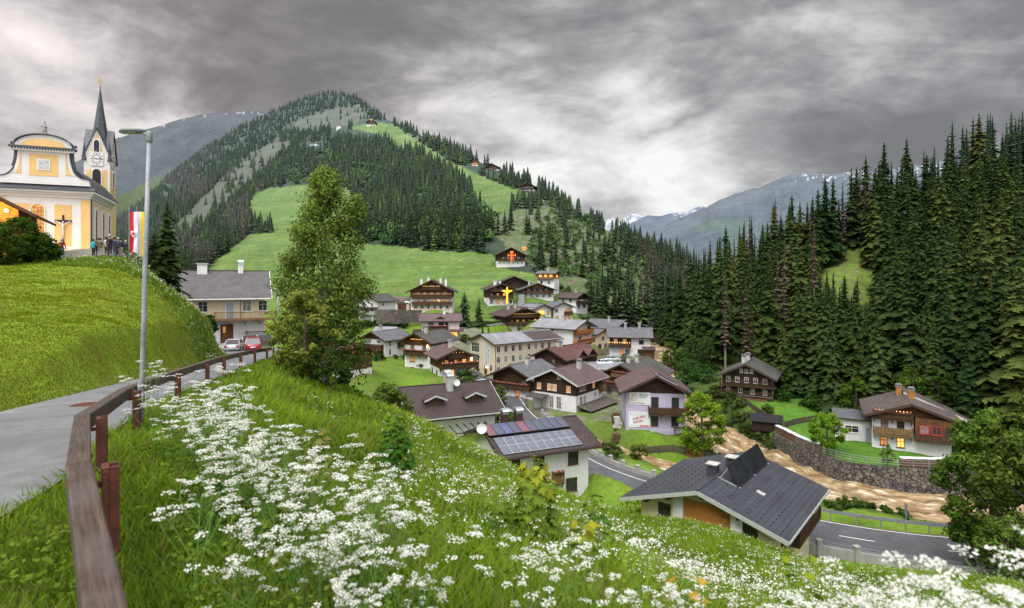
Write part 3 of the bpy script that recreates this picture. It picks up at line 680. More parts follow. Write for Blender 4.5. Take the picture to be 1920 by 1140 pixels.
# distant ranges, their aerial haze put into bluish base colours
def range_(name,ridge,rd,bd,brow,p0,p1,fn,label,rough,seed,n=500,m=110):
    s=Sheet(ridge,[(p0,rd),(p1,rd)],[(p0,brow),(p1,brow)],[(p0,bd),(p1,bd)],rough=rough,seed=seed)
    P,fc,X,R,D=s.grid(p0,p1,n,m,t0=-.05)
    tag(npmesh(name,P,fc,mt['mount'],fn(s,X,R,D),smooth=True),label,'mountain',kind='structure'); return s
def far_left(s,X,R,D):
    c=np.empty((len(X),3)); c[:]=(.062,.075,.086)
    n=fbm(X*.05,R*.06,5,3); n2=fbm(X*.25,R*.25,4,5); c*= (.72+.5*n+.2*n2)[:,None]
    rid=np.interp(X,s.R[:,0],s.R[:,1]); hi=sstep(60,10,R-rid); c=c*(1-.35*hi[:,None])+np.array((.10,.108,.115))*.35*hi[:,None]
    sn=(R-rid<9)&(fbm(X*.12,R*.4,3,8)>.66)&(X>300)&(R-rid<6); c[sn]=(.28,.31,.36)
    low=inpoly(X+(n2-.5)*20,R+(n2-.5)*14,[(215,375),(270,345),(318,325),(322,345),(260,385),(215,410)]); c[low]=(.075,.105,.055)
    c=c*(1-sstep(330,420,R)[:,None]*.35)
    return c
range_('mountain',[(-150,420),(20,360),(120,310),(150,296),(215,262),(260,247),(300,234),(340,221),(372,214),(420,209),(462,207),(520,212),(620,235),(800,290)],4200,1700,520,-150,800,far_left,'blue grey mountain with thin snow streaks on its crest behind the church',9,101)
def far_main(s,X,R,D):
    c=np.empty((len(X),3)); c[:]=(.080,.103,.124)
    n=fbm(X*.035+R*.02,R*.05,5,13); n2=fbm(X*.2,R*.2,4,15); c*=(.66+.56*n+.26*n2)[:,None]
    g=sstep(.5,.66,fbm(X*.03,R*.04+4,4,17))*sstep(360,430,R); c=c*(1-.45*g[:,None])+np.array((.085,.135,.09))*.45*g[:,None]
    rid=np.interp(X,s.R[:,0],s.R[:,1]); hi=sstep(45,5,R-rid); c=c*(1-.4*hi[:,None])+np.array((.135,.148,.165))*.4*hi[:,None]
    sn=(R-rid<16)&(fbm(X*.2,R*.4,3,18)>.68)&(X>1490); c[sn]=(.42,.45,.49); return c
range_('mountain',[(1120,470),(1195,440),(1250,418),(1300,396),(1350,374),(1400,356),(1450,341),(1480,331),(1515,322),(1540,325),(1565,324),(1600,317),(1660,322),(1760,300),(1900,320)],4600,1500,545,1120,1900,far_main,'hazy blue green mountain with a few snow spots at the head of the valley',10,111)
def far_mid(s,X,R,D):
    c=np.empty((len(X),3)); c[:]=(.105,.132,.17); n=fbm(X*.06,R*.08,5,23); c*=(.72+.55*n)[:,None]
    rid=np.interp(X,s.R[:,0],s.R[:,1]); sn=(R-rid<12)&(fbm(X*.15,R*.3,3,28)>.6)&(X>1262); c[sn]=(.30,.33,.37); return c
range_('mountain',[(1080,440),(1150,432),(1175,425),(1200,410),(1214,403),(1240,402),(1270,398),(1290,396),(1310,388),(1335,392),(1400,400),(1480,420)],6500,3000,520,1080,1480,far_mid,'pale blue ridge with snow flecks between the two valley sides',7,121,n=260,m=60)
def far_snow(s,X,R,D):
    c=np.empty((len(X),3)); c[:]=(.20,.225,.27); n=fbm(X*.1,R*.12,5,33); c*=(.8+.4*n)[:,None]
    sn=(fbm(X*.14,R*.2,4,38)>.5)&(R<440); c[sn]=(.36,.385,.43); return c
range_('mountain',[(1060,440),(1110,424),(1135,412),(1150,408),(1162,413),(1178,401),(1192,397),(1205,402),(1235,415),(1300,430)],9000,6000,500,1060,1300,far_snow,'farthest snowy peak fading into the cloud at the end of the valley',6,131,n=200,m=50)

# ------------------------------------------------------------------ roads, river
def ribbon(name,pl,mat,dz=.0,wk=1.0,cols=5,drape=False,col=None,jit=0,kind='structure',label=None,cat=None):
    pl=np.asarray(pl);t=np.gradient(pl[:,:2],axis=0);t/=np.linalg.norm(t,axis=1,keepdims=True);nrm=np.stack([-t[:,1],t[:,0]],1)
    s=np.linspace(-1,1,cols);w=pl[:,3]*wk
    if jit: w=w*(1+(fbm(np.arange(len(pl))*.35,np.zeros(len(pl)),3,7)-.5)*jit)
    X=pl[:,0][:,None]+nrm[:,0][:,None]*w[:,None]*s;Y=pl[:,1][:,None]+nrm[:,1][:,None]*w[:,None]*s
    Z=np.repeat(pl[:,2][:,None],cols,1)+dz
    if drape: Z=ground(X,Y)+dz
    L=np.concatenate([[0],np.cumsum(np.linalg.norm(np.diff(pl[:,:2],axis=0),axis=1))])
    uv=np.stack([w[:,None]*s,np.repeat(L[:,None],cols,1)],-1).reshape(-1,2)
    n=len(pl);i=np.arange(cols-1)[None]+np.arange(n-1)[:,None]*cols
    fc=np.stack([i,i+1,i+1+cols,i+cols],-1).reshape(-1,4)[:,::-1]
    o=npmesh(name,np.stack([X,Y,Z],-1).reshape(-1,3),fc,mat,col if col is not None else np.ones((X.size,3)),smooth=True,uv=uv)
    return tag(o,label,cat,kind=kind)
def dense(pl,step):
    pl=np.asarray(pl);L=np.concatenate([[0],np.cumsum(np.linalg.norm(np.diff(pl[:,:2],axis=0),axis=1))]);q=np.arange(0,L[-1],step)
    return np.stack([np.interp(q,L,pl[:,k]) for k in range(pl.shape[1])],1)
ribbon('road',dense(ROAD,.6),mt['asphalt'],-.02,cols=9,label='narrow grey asphalt lane running along the wooden guard rail',cat='lane')
ribbon('road',dense(VROAD[:58],.8),mt['asphaltd'],-.03,cols=7,label='dark valley road with white centre dashes beside the river',cat='road')
ribbon('road',dense(VROAD[57:],.8),mt['wetstreet'],-.03,cols=7,label='wet village street winding between the houses',cat='street')
ribbon('path',dense(TRACK,1.5),mt['asphalt'],.03,cols=3,label='pale track climbing past the upper houses',cat='path')
# centre dashes and edge lines
vd=dense(VROAD[:62],.25)
def strip(a,b,off,w,name='road_marking'):
    seg=vd[a:b].copy(); t=np.gradient(seg[:,:2],axis=0);t/=np.linalg.norm(t,axis=1,keepdims=True)
    seg[:,0]-=t[:,1]*off;seg[:,1]+=t[:,0]*off;seg[:,3]=w/2
    ribbon(name,seg,mt['paint'],-.024,cols=2)
for a in range(4,len(vd)-16,36): strip(a,a+13,0,.14)
for off in(3.15,-3.15): strip(0,len(vd)-2,off,.12)
# the torrent
rv=dense(RIVER,.45);rv=rv[rv[:,1]<235]
cols=31;n=len(rv)
def river_mesh(rv,cols,amp,seed,label):
    t=np.gradient(rv[:,:2],axis=0);t/=np.linalg.norm(t,axis=1,keepdims=True);nr=np.stack([-t[:,1],t[:,0]],1);s=np.linspace(-1.08,1.08,cols)
    X=rv[:,0][:,None]+nr[:,0][:,None]*rv[:,3][:,None]*s;Y=rv[:,1][:,None]+nr[:,1][:,None]*rv[:,3][:,None]*s
    L=np.concatenate([[0],np.cumsum(np.linalg.norm(np.diff(rv[:,:2],axis=0),axis=1))])
    w=fbm(X*.55,Y*.55,4,seed)-.5;w2=1-np.abs(fbm(X*.3,Y*.3,3,seed+4)-.5)*4
    Z=rv[:,2][:,None]+w*amp+np.clip(w2-.4,0,1)*amp*.45
    foam=np.clip(sstep(.08,.24,w)+sstep(.55,.95,w2)*.6,0,1);col=(.82+.25*fbm(X*.12,Y*.12,3,seed+9))[...,None]*np.ones(3)*(1+.22*foam[...,None]*np.array((1,1.04,1.10)))
    uv=np.stack([rv[:,3][:,None]*s,np.repeat(L[:,None],cols,1)],-1).reshape(-1,2);n=len(rv)
    i=np.arange(cols-1)[None]+np.arange(n-1)[:,None]*cols;fc=np.stack([i,i+1,i+1+cols,i+cols],-1).reshape(-1,4)[:,::-1]
    tag(npmesh('river',np.stack([X,Y,Z],-1).reshape(-1,3),fc,mt['river'],col.reshape(-1,3),smooth=True,uv=uv),label,'river',kind='structure')
river_mesh(rv,41,.75,201,'brown flood water rushing down the river bed with pale foam')
river_mesh(dense(BROOK,.4),13,.35,211,'narrow brown side channel between garden and road')
# ------------------------------------------------------------------ houses
def rail_mb(mb,a,b,h,mi=0,gap=.14,solid=False,post=.06):
    """a balcony front from a to b at floor height: top and bottom rail, balusters or a boarded panel"""
    a,b=Vector(a),Vector(b);L=(b-a).length;up=Vector((0,0,1))
    mb.beam(a+up*h,b+up*h,.09,.08,mi); mb.beam(a+up*.12,b+up*.12,.07,.07,mi)
    if solid: 
        c=(a+b)/2+up*(h*.53); d=(b-a); mb.box(c,(L,.035,h*.78),mi,rz=math.atan2(d.y,d.x))
    else:
        n=max(2,int(L/gap))
        for i in range(n+1):
            p=a+(b-a)*(i/n); mb.beam(p+up*.1,p+up*h,.045,.045,mi)
def flowers_mb(mb,a,b,z,n,mi=0,s=.16):
    for i in range(n):
        t=(i+.5)/n; p=Vector(a)+(Vector(b)-Vector(a))*t
        r=s*random.uniform(.6,1.1); c=(p.x+random.uniform(-.04,.04),p.y+random.uniform(-.04,.04),z+random.uniform(-.04,.08))
        V=[];m=5
        for k in range(3):
            zz=(-.7,0.1,.8)[k]*r;q=(.7,1,.45)[k]*r
            for j in range(m): V.append((c[0]+q*math.cos(2*PI*j/m+k),c[1]+q*math.sin(2*PI*j/m+k),c[2]+zz))
        Fs=[(k*m+j,k*m+(j+1)%m,(k+1)*m+(j+1)%m,(k+1)*m+j) for k in range(2) for j in range(m)]+[tuple(range(2*m,3*m))]
        mb.mesh(V,Fs,mi)
WCOUNT=[0]
def window(parent,side,u,z,w,h,W,L,lit=0,frame='frame',shut=None,off=.0,sill=True,fan=False,mull=1):
    """side: f front(-y) b back r right(+x) l left(-x); u along the wall"""
    WCOUNT[0]+=1
    if side=='f': loc=(u,-L/2-off,z);rz=0
    elif side=='b': loc=(-u,L/2+off,z);rz=PI
    elif side=='r': loc=(W/2+off,u,z);rz=PI/2
    else: loc=(-W/2-off,-u,z);rz=-PI/2
    fm=MB();t=.075
    fm.bb(-w/2-t,-w/2,-.05,.06,-h/2-t,h/2+t); fm.bb(w/2,w/2+t,-.05,.06,-h/2-t,h/2+t)
    fm.bb(-w/2,w/2,-.05,.06,h/2,h/2+t); fm.bb(-w/2,w/2,-.05,.06,-h/2-t,-h/2)
    for k in range(mull): 
        xx=-w/2+w*(k+1)/(mull+1); fm.bb(xx-.025,xx+.025,-.035,.05,-h/2,h/2)
    fm.bb(-w/2,w/2,-.034,.048,h*.16-.02,h*.16+.02)
    if sill: fm.bb(-w/2-.14,w/2+.14,-.11,.05,-h/2-t-.06,-h/2-t-.002)
    fo=fm.build('window',mt[frame],parent,loc=loc,rz=rz)
    pm=MB().bb(-w/2-.01,w/2+.01,-.012,.045,-h/2-.01,h/2+.01)
    pk=('glass' if random.random()<.6 else 'curtain') if not lit else ('lit' if lit==1 else 'litdim')
    po=pm.build('pane',mt[pk],fo)
    if shut:
        sm=MB(); sm.bb(-w/2-t-.03-w*.5,-w/2-t-.03,-.045,0,-h/2-.03,h/2+.03); sm.bb(w/2+t+.03,w/2+t+.03+w*.5,-.045,0,-h/2-.03,h/2+.03)
        for k,xx in((0,-1),(1,1)):
            s1=MB(); x0=xx*(w/2+t+.03); s1.bb(min(x0,x0+xx*w*.5),max(x0,x0+xx*w*.5),-.045,0,-h/2-.03,h/2+.03); s1.build('shutter',mt[shut],fo)
    return fo
def roof_z(h,x): return h['he']+(h['W']/2-abs(x))*math.tan(math.radians(h['pitch']))
def make_house(key,label,name='house',cat='house',wall='white',wood='dwood',roof='rbrown',ox=1.1,oy=1.3,fas='rafter',chim=((.15,.3),),chm='chim',
               fw=(),sw=(),lw=(),bal=(),door=None,frame='frame',lights=(),front_only=True,thick=.22,shut=None,wooff=.06):
    h=HS[key];W,L,he,hm=h['W'],h['L'],h['he'],h['hm'];pt=math.radians(h['pitch'])
    root=empty(name,h['p'],math.radians(h['yaw']),label,cat); root['key_']=0; del root['key_']
    h['root']=root
    apex=he+W/2*math.tan(pt)
    # masonry below, boarding above
    if hm>=he-.01:
        m=MB().extrude([(-W/2,-4.5),(W/2,-4.5),(W/2,he),(0,apex),(-W/2,he)],-L/2,L/2); m.build('wall',mt[wall],root)
    else:
        MB().bb(-W/2,W/2,-L/2,L/2,-4.5,hm).build('wall',mt[wall],root)
        e=wooff
        m=MB().extrude([(-W/2-e,hm+.002),(W/2+e,hm+.002),(W/2+e,he),(0,apex+.0),(-W/2-e,he)],-L/2-e,L/2+e); m.build('boarded_wall',mt[wood],root)
    # roof: two slabs meeting at the ridge, verge boards and rafters
    rm=MB();tz=math.tan(pt);x1=W/2+ox;ze=he-ox*tz;a=.10
    for s in(-1,1):
        P=[(0,apex+a),(s*x1,ze+a),(s*x1,ze+a+thick),(0,apex+a+thick)]
        if s>0: P=P[::-1]
        rm.extrude(P if s<0 else P,-L/2-oy,L/2+oy,0)
    for s in(-1,1):
        for yy in(-L/2-oy,L/2+oy):
            sg=-1 if yy<0 else 1
            rm.beam((s*.0,yy+sg*.035,apex+a+.06),(s*(x1+.02),yy+sg*.035,ze+a+.06),.06,.34,1)
        rm.beam((s*(x1+.04),-L/2-oy,ze+a+.08),(s*(x1+.04),L/2+oy,ze+a+.08),.1,.16,1)
    rm.beam((0,-L/2-oy-.02,apex+a+thick+.015),(0,L/2+oy+.02,apex+a+thick+.015),.3,.07,0)
    ro=rm.build('roof',[mt[roof],mt[fas]],root)
    for k,(cx,cy) in enumerate(chim):
        zc=roof_z(h,cx*W)+.2;c=MB();x,y=cx*W,cy*L;hh=1.15+abs(cx)*W*.3*tz*2
        c.bb(x-.36,x+.36,y-.36,y+.36,zc-.4,zc+hh,0); c.bb(x-.44,x+.44,y-.44,y+.44,zc+hh,zc+hh+.1,1)
        for ax in(-.3,.3):
            for ay in(-.3,.3): c.bb(x+ax-.04,x+ax+.04,y+ay-.04,y+ay+.04,zc+hh+.1,zc+hh+.32,1)
        c.extrude([(x-.46,zc+hh+.32),(x+.46,zc+hh+.32),(x+.28,zc+hh+.46),(x-.28,zc+hh+.46)],y-.46,y+.46,1)
        c.build('chimney',[mt[chm],mt['metalcap']],ro)
    for side,lst in(('f',fw),('r',sw),('l',lw)):
        for t in lst:
            u,z,w,hh=t[:4];lit=t[4] if len(t)>4 else 0
            inw= z>hm and hm<he-.01
            window(root,side,u,z,w,hh,W,L,lit,frame=frame,shut=shut,off=(wooff if inw else 0)+.005)
    if door:
        side,u,w,hh,dm=door
        d=MB(); 
        d.bb(-w/2,w/2,-.07,.03,0,hh,0); d.bb(-w/2-.1,-w/2,-.1,.03,0,hh+.1,1); d.bb(w/2,w/2+.1,-.1,.03,0,hh+.1,1); d.bb(-w/2,w/2,-.1,.03,hh,hh+.1,1); d.bb(w*.3,w*.36,-.13,-.06,hh*.45,hh*.5,1)
        loc,rz={'f':((u,-L/2,0),0),'r':((W/2,u,0),PI/2),'l':((-W/2,-u,0),-PI/2)}[side]; d.build('door',[mt[dm],mt[frame]],root,loc=loc,rz=rz)
    for b in bal:
        # side, z, from, to, material, depth, flowers
        side,z,u0,u1,bm,dep,fl=b[:7]; solid=b[7] if len(b)>7 else True; cand=b[8] if len(b)>8 else 0
        loc,rz={'f':((0,-L/2,0),0),'r':((W/2,0,0),PI/2),'l':((-W/2,0,0),-PI/2)}[side]
        if side=='l': u0,u1=-u1,-u0
        m=MB(); m.bb(u0,u1,-dep,.02,z-.16,z,0)
        n=max(2,int((u1-u0)/1.8))
        for i in range(n+1):
            xx=u0+.1+(u1-u0-.2)*i/n; m.beam((xx,.0,z-.28),(xx,-dep-.05,z-.24),.13,.16,0); m.beam((xx,-.02,z-.8),(xx,-dep*.7,z-.3),.1,.1,0)
        rail_mb(m,(u0,-dep+.04,z),(u1,-dep+.04,z),1.0,0,solid=solid); rail_mb(m,(u0+.03,-dep+.04,z),(u0+.03,0,z),1.0,0,solid=solid); rail_mb(m,(u1-.03,0,z),(u1-.03,-dep+.04,z),1.0,0,solid=solid)
        bo=m.build('balcony',mt[bm],root,loc=loc,rz=rz)
        if fl:
            fm=MB(); fm.bb(u0+.1,u1-.1,-dep-.16,-dep-.02,z+.80,z+.96,1); flowers_mb(fm,(u0+.2,-dep-.1,0),(u1-.2,-dep-.1,0),z+1.06,int((u1-u0)*3.2),0,.17); fm.build('flower_box',[mt['flower'],mt['bal']],bo)
        if cand:
            cm=MB(); n=int((u1-u0)/cand)
            for i in range(n): xx=u0+.3+(u1-u0-.6)*i/max(1,n-1); cm.lathe([(.045,0),(.06,.1),(.02,.17)],6,(xx,-dep-.02,z+1.1))
            cm.bb(u0+.3,u1-.3,-dep-.03,-dep-.01,z+1.09,z+1.105,1); cm.build('candle_string',[mt['candle'],mt['black']],bo)
    for (side,u0,u1,z,step) in lights:
        loc,rz={'f':((0,-L/2,0),0),'r':((W/2,0,0),PI/2),'l':((-W/2,0,0),-PI/2)}[side]
        cm=MB(); n=max(2,int((u1-u0)/step))
        for i in range(n): xx=u0+(u1-u0)*i/(n-1); cm.lathe([(.05,0),(.07,.11),(.02,.19)],6,(xx,-.22,z+random.uniform(-.03,.03)))
        cm.bb(u0,u1,-.23,-.21,z-.03,z-.015,1); cm.build('candle_string',[mt['candle'],mt['black']],root,loc=loc,rz=rz)
    return root,ro
def rowof(n,u0,u1,z,w,h,lits=()): return [(u0+(u1-u0)*(i/(n-1) if n>1 else .5),z,w,h)+((lits[i],) if i<len(lits) else ()) for i in range(n)]
def dish(parent,p,r,aim,name='satellite_dish'):
    d=MB(); d.lathe([(.02,0),(r*.45,.035),(r*.8,.11),(r,.19),(r*.985,.205),(r*.75,.12),(r*.4,.05),(.01,.02)],18)
    d.tube([(0,-r*.6,.09),(0,-r*.2,.5)],.02,5); d.lathe([(.05,.45),(.06,.55)],8,(0,-r*.2,0)); d.tube([(0,0,0),(0,.0,-.25),(0,-.0,-.4)],.03,6)
    o=d.build(name,mt['dish'],parent,smooth=False); o.location=p; o.rotation_euler=aim; return o

# --- the near houses
R,RO=make_house('farmhouse','long cream farmhouse with grey roof and wooden balconies above two parked cars',wall='cream',roof='rfarm',ox=1.0,oy=.9,fas='wfascia',chim=(),lw=(),
    sw=[(-4.6,6.5,1.05,1.3),(-2.4,6.5,1.05,1.3),(3.0,6.5,1.0,1.3),(5.0,6.5,1.0,1.3),(3.0,3.7,1.0,1.3,2),(5.0,3.7,1.0,1.3,2)],frame='chalk',
    bal=[('r',4.75,-1.0,6.6,'balw',1.4,0,False),('r',2.05,2.9,6.6,'bal',1.3,0,False)])
h=HS['farmhouse'];W,L=h['W'],h['L']
MB().bb(W/2+.004,W/2+.06,-L/2-.02,L/2+.02,-4,4.55).build('whitewashed_base',mt['white'],R)
d=MB(); d.bb(W/2+.05,W/2+.13,.4,1.35,4.75,6.9,0); d.bb(W/2+.05,W/2+.12,.25,.4,4.75,7.05,1); d.bb(W/2+.05,W/2+.12,1.35,1.5,4.75,7.05,1); d.bb(W/2+.05,W/2+.12,.4,1.35,6.9,7.05,1); d.build('door',[mt['printgrey'],mt['chalk']],R)
d=MB(); d.bb(W/2+.06,W/2+.15,-.3,1.3,1.6,4.1,0); d.bb(W/2+.06,W/2+.13,-.5,-.3,1.6,4.25,1); d.bb(W/2+.06,W/2+.13,1.3,1.5,1.6,4.25,1); d.bb(W/2+.06,W/2+.13,-.3,1.3,4.1,4.25,1); d.build('door',[mt['bwood'],mt['chalk']],R)
d=MB(); d.bb(W/2+.12,W/2+.17,.02,.35,2.9,3.8); d.build('door_pane',mt['litdim'],R)
m=MB(); m.bb(W/2+.06,W/2+2.2,1.4,6.2,.95,1.9,0); m.build('porch_canopy',mt['greywood'],R)
for yy in(3.3,5.2):
    m=MB(); m.box((W/2+1.45,yy,2.2),(.06,1.7,.75),0,ry=-.35); m.box((W/2+1.42,yy,2.17),(.06,1.8,.82),1,ry=-.35); m.build('solar_panel',[mt['blackcol'],mt['pvframe']],R)
dish(R,(W/2+.5,-1.6,4.9),.52,(math.radians(75),0,math.radians(80)))
for yy,sz in((-2.6,.62),(2.3,.34)):
    z0=roof_z(h,.4)-.3; m=MB(); m.bb(.4-sz*.7,.4+sz*.7,yy-sz,yy+sz,z0,z0+1.75,0); m.bb(.4-sz*.9,.4+sz*.9,yy-sz*1.25,yy+sz*1.25,z0+1.75,z0+1.86,1)
    if sz<.5: m.extrude([(.4-.34,z0+2.1),(.4+.34,z0+2.1),(.4,z0+2.4)],yy-.4,yy+.4,1); m.bb(.4-.2,.4+.2,yy-.25,yy+.25,z0+1.86,z0+2.1,0)
    m.build('chimney',[mt['whitechim'],mt['pale']],RO)
m=MB(); m.tube([(W/2+.1,2.2,4.8),(W/2+.1,2.2,7.6)],.045,6); m.build('downpipe',mt['galv'],R)

R,RO=make_house('slate','anthracite panel roofed house half sunk behind the flowery slope',wall='cream',wood='owood',roof='rslate',ox=1.35,oy=1.35,fas='pvframe',chim=(),thick=.28,
    sw=[(-3.2,1.8,1.3,1.2),(0,1.8,1.3,1.2),(3.2,1.8,1.3,1.2)],frame='bframe')
h=HS['slate'];W,L=h['W'],h['L'];ap=roof_z(h,0)
m=MB(); m.bb(-1.6,2.2,-L/2-.09,-L/2-.01,-.8,3.75,0); m.build('plank_door',mt['owood'],R)
for xx in(-2.1,2.8): MB().bb(xx-.45,xx+.45,-L/2-.2,-L/2-.01,-2,roof_z(h,xx)-.02).build('pilaster',mt['white'],R)
window(R,'f',3.8,2.3,1.0,1.0,W,L,0,'bframe',off=.01); window(R,'f',-3.4,2.3,1.0,1.0,W,L,0,'bframe',off=.01)
for xx in(-4.6,-2.6,.3,3.2,4.8):
    MB().beam((xx,-L/2-.02,roof_z(h,xx)-.18),(xx,-L/2-1.3,roof_z(h,xx)-.16),.2,.26).build('purlin',mt['rafter'],R)
for x,y,sx in((-.6,-1.7,.42),(.2,1.0,.46)):
    z0=roof_z(h,x); m=MB(); m.bb(x-sx,x+sx,y-sx,y+sx,z0,z0+1.0,0); m.bb(x-sx*1.05,x+sx*1.05,y-sx*1.05,y+sx*1.05,z0+.2,z0+.26,1)
    for a_ in(-1,1):
        for b_ in(-1,1): m.bb(x+a_*sx*.8-.05,x+a_*sx*.8+.05,y+b_*sx*.8-.05,y+b_*sx*.8+.05,z0+1.0,z0+1.28,0)
    m.bb(x-sx*1.2,x+sx*1.2,y-sx*1.2,y+sx*1.2,z0+1.28,z0+1.36,2); m.build('chimney',[mt['rslate'],mt['rafter'],mt['chim']],RO)
# raised black collector standing along the ridge
cm=MB(); y0,y1=-2.7,5.8; xb=1.95; zb=roof_z(h,xb)+.42; ct,st=math.cos(math.radians(30)),math.sin(math.radians(30)); Lp=1.95
for i in range(6):
    ya=y0+(y1-y0)*i/6;yb=y0+(y1-y0)*(i+1)/6-.05
    cx_,cz_=xb-st*Lp/2,zb+ct*Lp/2+.05
    cm.box((cx_,(ya+yb)/2,cz_),(.10,yb-ya-.05,Lp-.12),0,ry=-math.radians(30)); cm.box((cx_-.02,(ya+yb)/2,cz_-.01),(.10,yb-ya+.03,Lp),1,ry=-math.radians(30))
for yy in(y0+.1,(y0+y1)/2,y1-.1): cm.beam((xb-1.9,yy,zb+.55),(xb+.15,yy,zb-.02),.07,.07,2); cm.beam((xb-1.6,yy,zb+.5),(xb-st*Lp*.9,yy,zb+ct*Lp*.9),.06,.06,2)
cm.build('solar_collector',[mt['blackcol'],mt['black'],mt['pvframe']],RO)
x=3.4;z0=roof_z(h,x)+.42; MB().box((x,-1.4,z0),(.7,.5,.07),0,ry=math.radians(17.5)).build('roof_light',mt['pvframe'],RO)
sg=MB()
for j in range(7):
    for i in range(16):
        for s in(-1,1):
            x=s*(1.2+j*.85);y=-L/2-1.0+(i+(.5 if j%2 else 0))*.83; sg.box((x,y,roof_z(h,x)+.43-.03),(.05,.16,.06),0)
o=sg.build('stud_pattern',mt['black'],RO); o['kind']='stuff'
m=MB(); m.bb(W/2+.02,W/2+1.2,-3,4.5,.9,1.06,0); rail_mb(m,(W/2+1.2,-3,1.0),(W/2+1.2,4.5,1.0),1,0); rail_mb(m,(W/2,4.5,1.0),(W/2+1.2,4.5,1.0),1,0); m.build('balcony',mt['bal'],R)

R,RO=make_house('solar','white house whose ribbed brown roof carries two rows of solar panels',wall='white',roof='rtile',ox=1.0,oy=1.1,fas='rafter',chim=(),sw=[(2.9,2.3,1.1,1.4),(-1.2,2.2,1.1,1.3),(-4,2.2,1.1,1.3),(2.7,-.6,1.2,1.3)],frame='bframe',bal=[('r',.1,.3,1.6,'balw',.5,1)])
h=HS['solar'];W,L=h['W'],h['L'];tp=math.radians(h['pitch'])
def on_right(u,v,lift): # u along ridge, v down the right slope from the ridge (metres)
    return (v*math.cos(tp),u,roof_z(h,0)+.34-v*math.sin(tp)+lift)
for i in range(10):
    m=MB(); a=on_right(-L/2-.6+i*.98,1.25,.16); m.box((0,0,0),(2.3,.9,.09),0,ry=tp-.10); m.box((0,0,-.03),(2.36,.96,.09),1,ry=tp-.10)
    o=m.build('thermal_collector',[mt['thermalred' if i in(0,4) else 'thermalblue' if i in(2,) else 'thermal'],mt['black']],RO); o.location=a
    if i in(0,4): o['label']='reddish tinted collector'
    if i==2: o['label']='blue tinted collector'
for j in range(2):
    for i in range(9):
        m=MB(); a=on_right(-L/2-.1+i*1.02,3.32+j*1.42,.09); m.box((0,0,0),(1.34,.97,.05),0,ry=tp); m.box((0,0,-.012),(1.40,1.02,.05),1,ry=tp); o=m.build('solar_panel',[mt['pv'],mt['pvframe']],RO); o.location=a
for x,y in((-1.3,-.9),(-1.2,-2.6)):
    z0=roof_z(h,x); m=MB(); m.bb(x-.4,x+.4,y-.4,y+.4,z0-.3,z0+1.5,0); m.extrude([(x-.6,z0+1.85),(x+.6,z0+1.85),(x+.5,z0+2.0),(x+.25,z0+2.12),(x-.25,z0+2.12),(x-.5,z0+2.0)],y-.45,y+.45,1)
    for a_ in(-.35,.35): m.bb(x+a_-.05,x+a_+.05,y-.35,y+.35,z0+1.5,z0+1.85,1)
    m.build('chimney',[mt['rafter'],mt['metalcap']],RO)
dish(RO,(1.2,-L/2-1.5,roof_z(h,0)+.3),.55,(math.radians(65),0,math.radians(70)))

R,RO=make_house('dormers','house with big brown ribbed roof and two small dormers at the meadow foot',wall='white',wood='bwood',roof='rtile',ox=1.2,oy=1.2,fas='pale',chim=(),sw=[(-2.2,1.0,1.0,1.4),(3.6,.6,1.0,2.0)],frame='bframe')
h=HS['dormers'];W,L=h['W'],h['L'];tp=math.radians(h['pitch'])
for yy in(-4.2+1.6,1.6+1.4):
    x=3.9;zr=roof_z(h,x)+.33
    m=MB(); 
    m.mesh([(x-2.2,yy-1.0,zr+.0),(x,yy-1.0,zr-.1),(x,yy+1.0,zr-.1),(x-2.2,yy+1.0,zr),(x-.0,yy-1.0,zr+.75),(x,yy+1.0,zr+.75),(x,yy,zr+1.15),(x-2.4,yy,zr+1.15)],[(1,2,5,6,4),(0,1,4),(3,5,2),],0)
    dm=m.build('dormer',mt['greywood'],RO)
    m=MB(); zt=zr+1.2
    for s in(-1,1):
        m.mesh([(x+.55,yy,zt),(x+.55,yy+s*1.5,zt-.62),(x-1.1,yy+s*1.5,zt-.62),(x-2.6,yy,zt),(x+.55,yy,zt+.12),(x+.55,yy+s*1.5,zt-.50),(x-1.1,yy+s*1.5,zt-.50),(x-2.6,yy,zt+.12)],[(0,1,2,3),(4,7,6,5),(0,4,5,1),(1,5,6,2)],0)
        m.beam((x+.57,yy,zt+.04),(x+.57,yy+s*1.54,zt-.58),.05,.2,1)
    m.build('dormer_roof',[mt['rtile'],mt['pale']],dm)
    for k in(-.5,0,.5): MB().bb(x+.003,x+.03,yy+k-.17,yy+k+.17,zr+.1,zr+.72).build('shutter',mt['bwood'],dm)
for x,y in((1.2,.3),(-.9,.6)):
    z0=roof_z(h,x); m=MB(); m.bb(x-.42,x+.42,y-.42,y+.42,z0-.4,z0+1.9,0); m.extrude([(x-.55,z0+2.2),(x+.55,z0+2.2),(x+.45,z0+2.42),(x+.2,z0+2.55),(x-.2,z0+2.55),(x-.45,z0+2.42)],y-.5,y+.5,1)
    for a_ in(-.35,.35): m.bb(x+a_-.04,x+a_+.04,y-.36,y+.36,z0+1.9,z0+2.2,1)
    m.build('chimney',[mt['chim'],mt['metalcap']],RO)
dish(RO,(1.7,1.1,roof_z(h,1.7)+1.5),.5,(math.radians(70),0,math.radians(95)))
m=MB(); 
for k in range(6): m.beam((W/2+.1,-1+k*1.0,1.9),(W/2+3.2,-1+k*1.0,1.6),.1,.14)
m.beam((W/2+3.1,-1.2,1.55),(W/2+3.1,4.2,1.55),.14,.16); m.beam((W/2+3.1,-1,-2),(W/2+3.1,-1,1.5),.14,.14); m.beam((W/2+3.1,4,-2),(W/2+3.1,4,1.5),.14,.14); m.build('pergola',mt['greywood'],R)

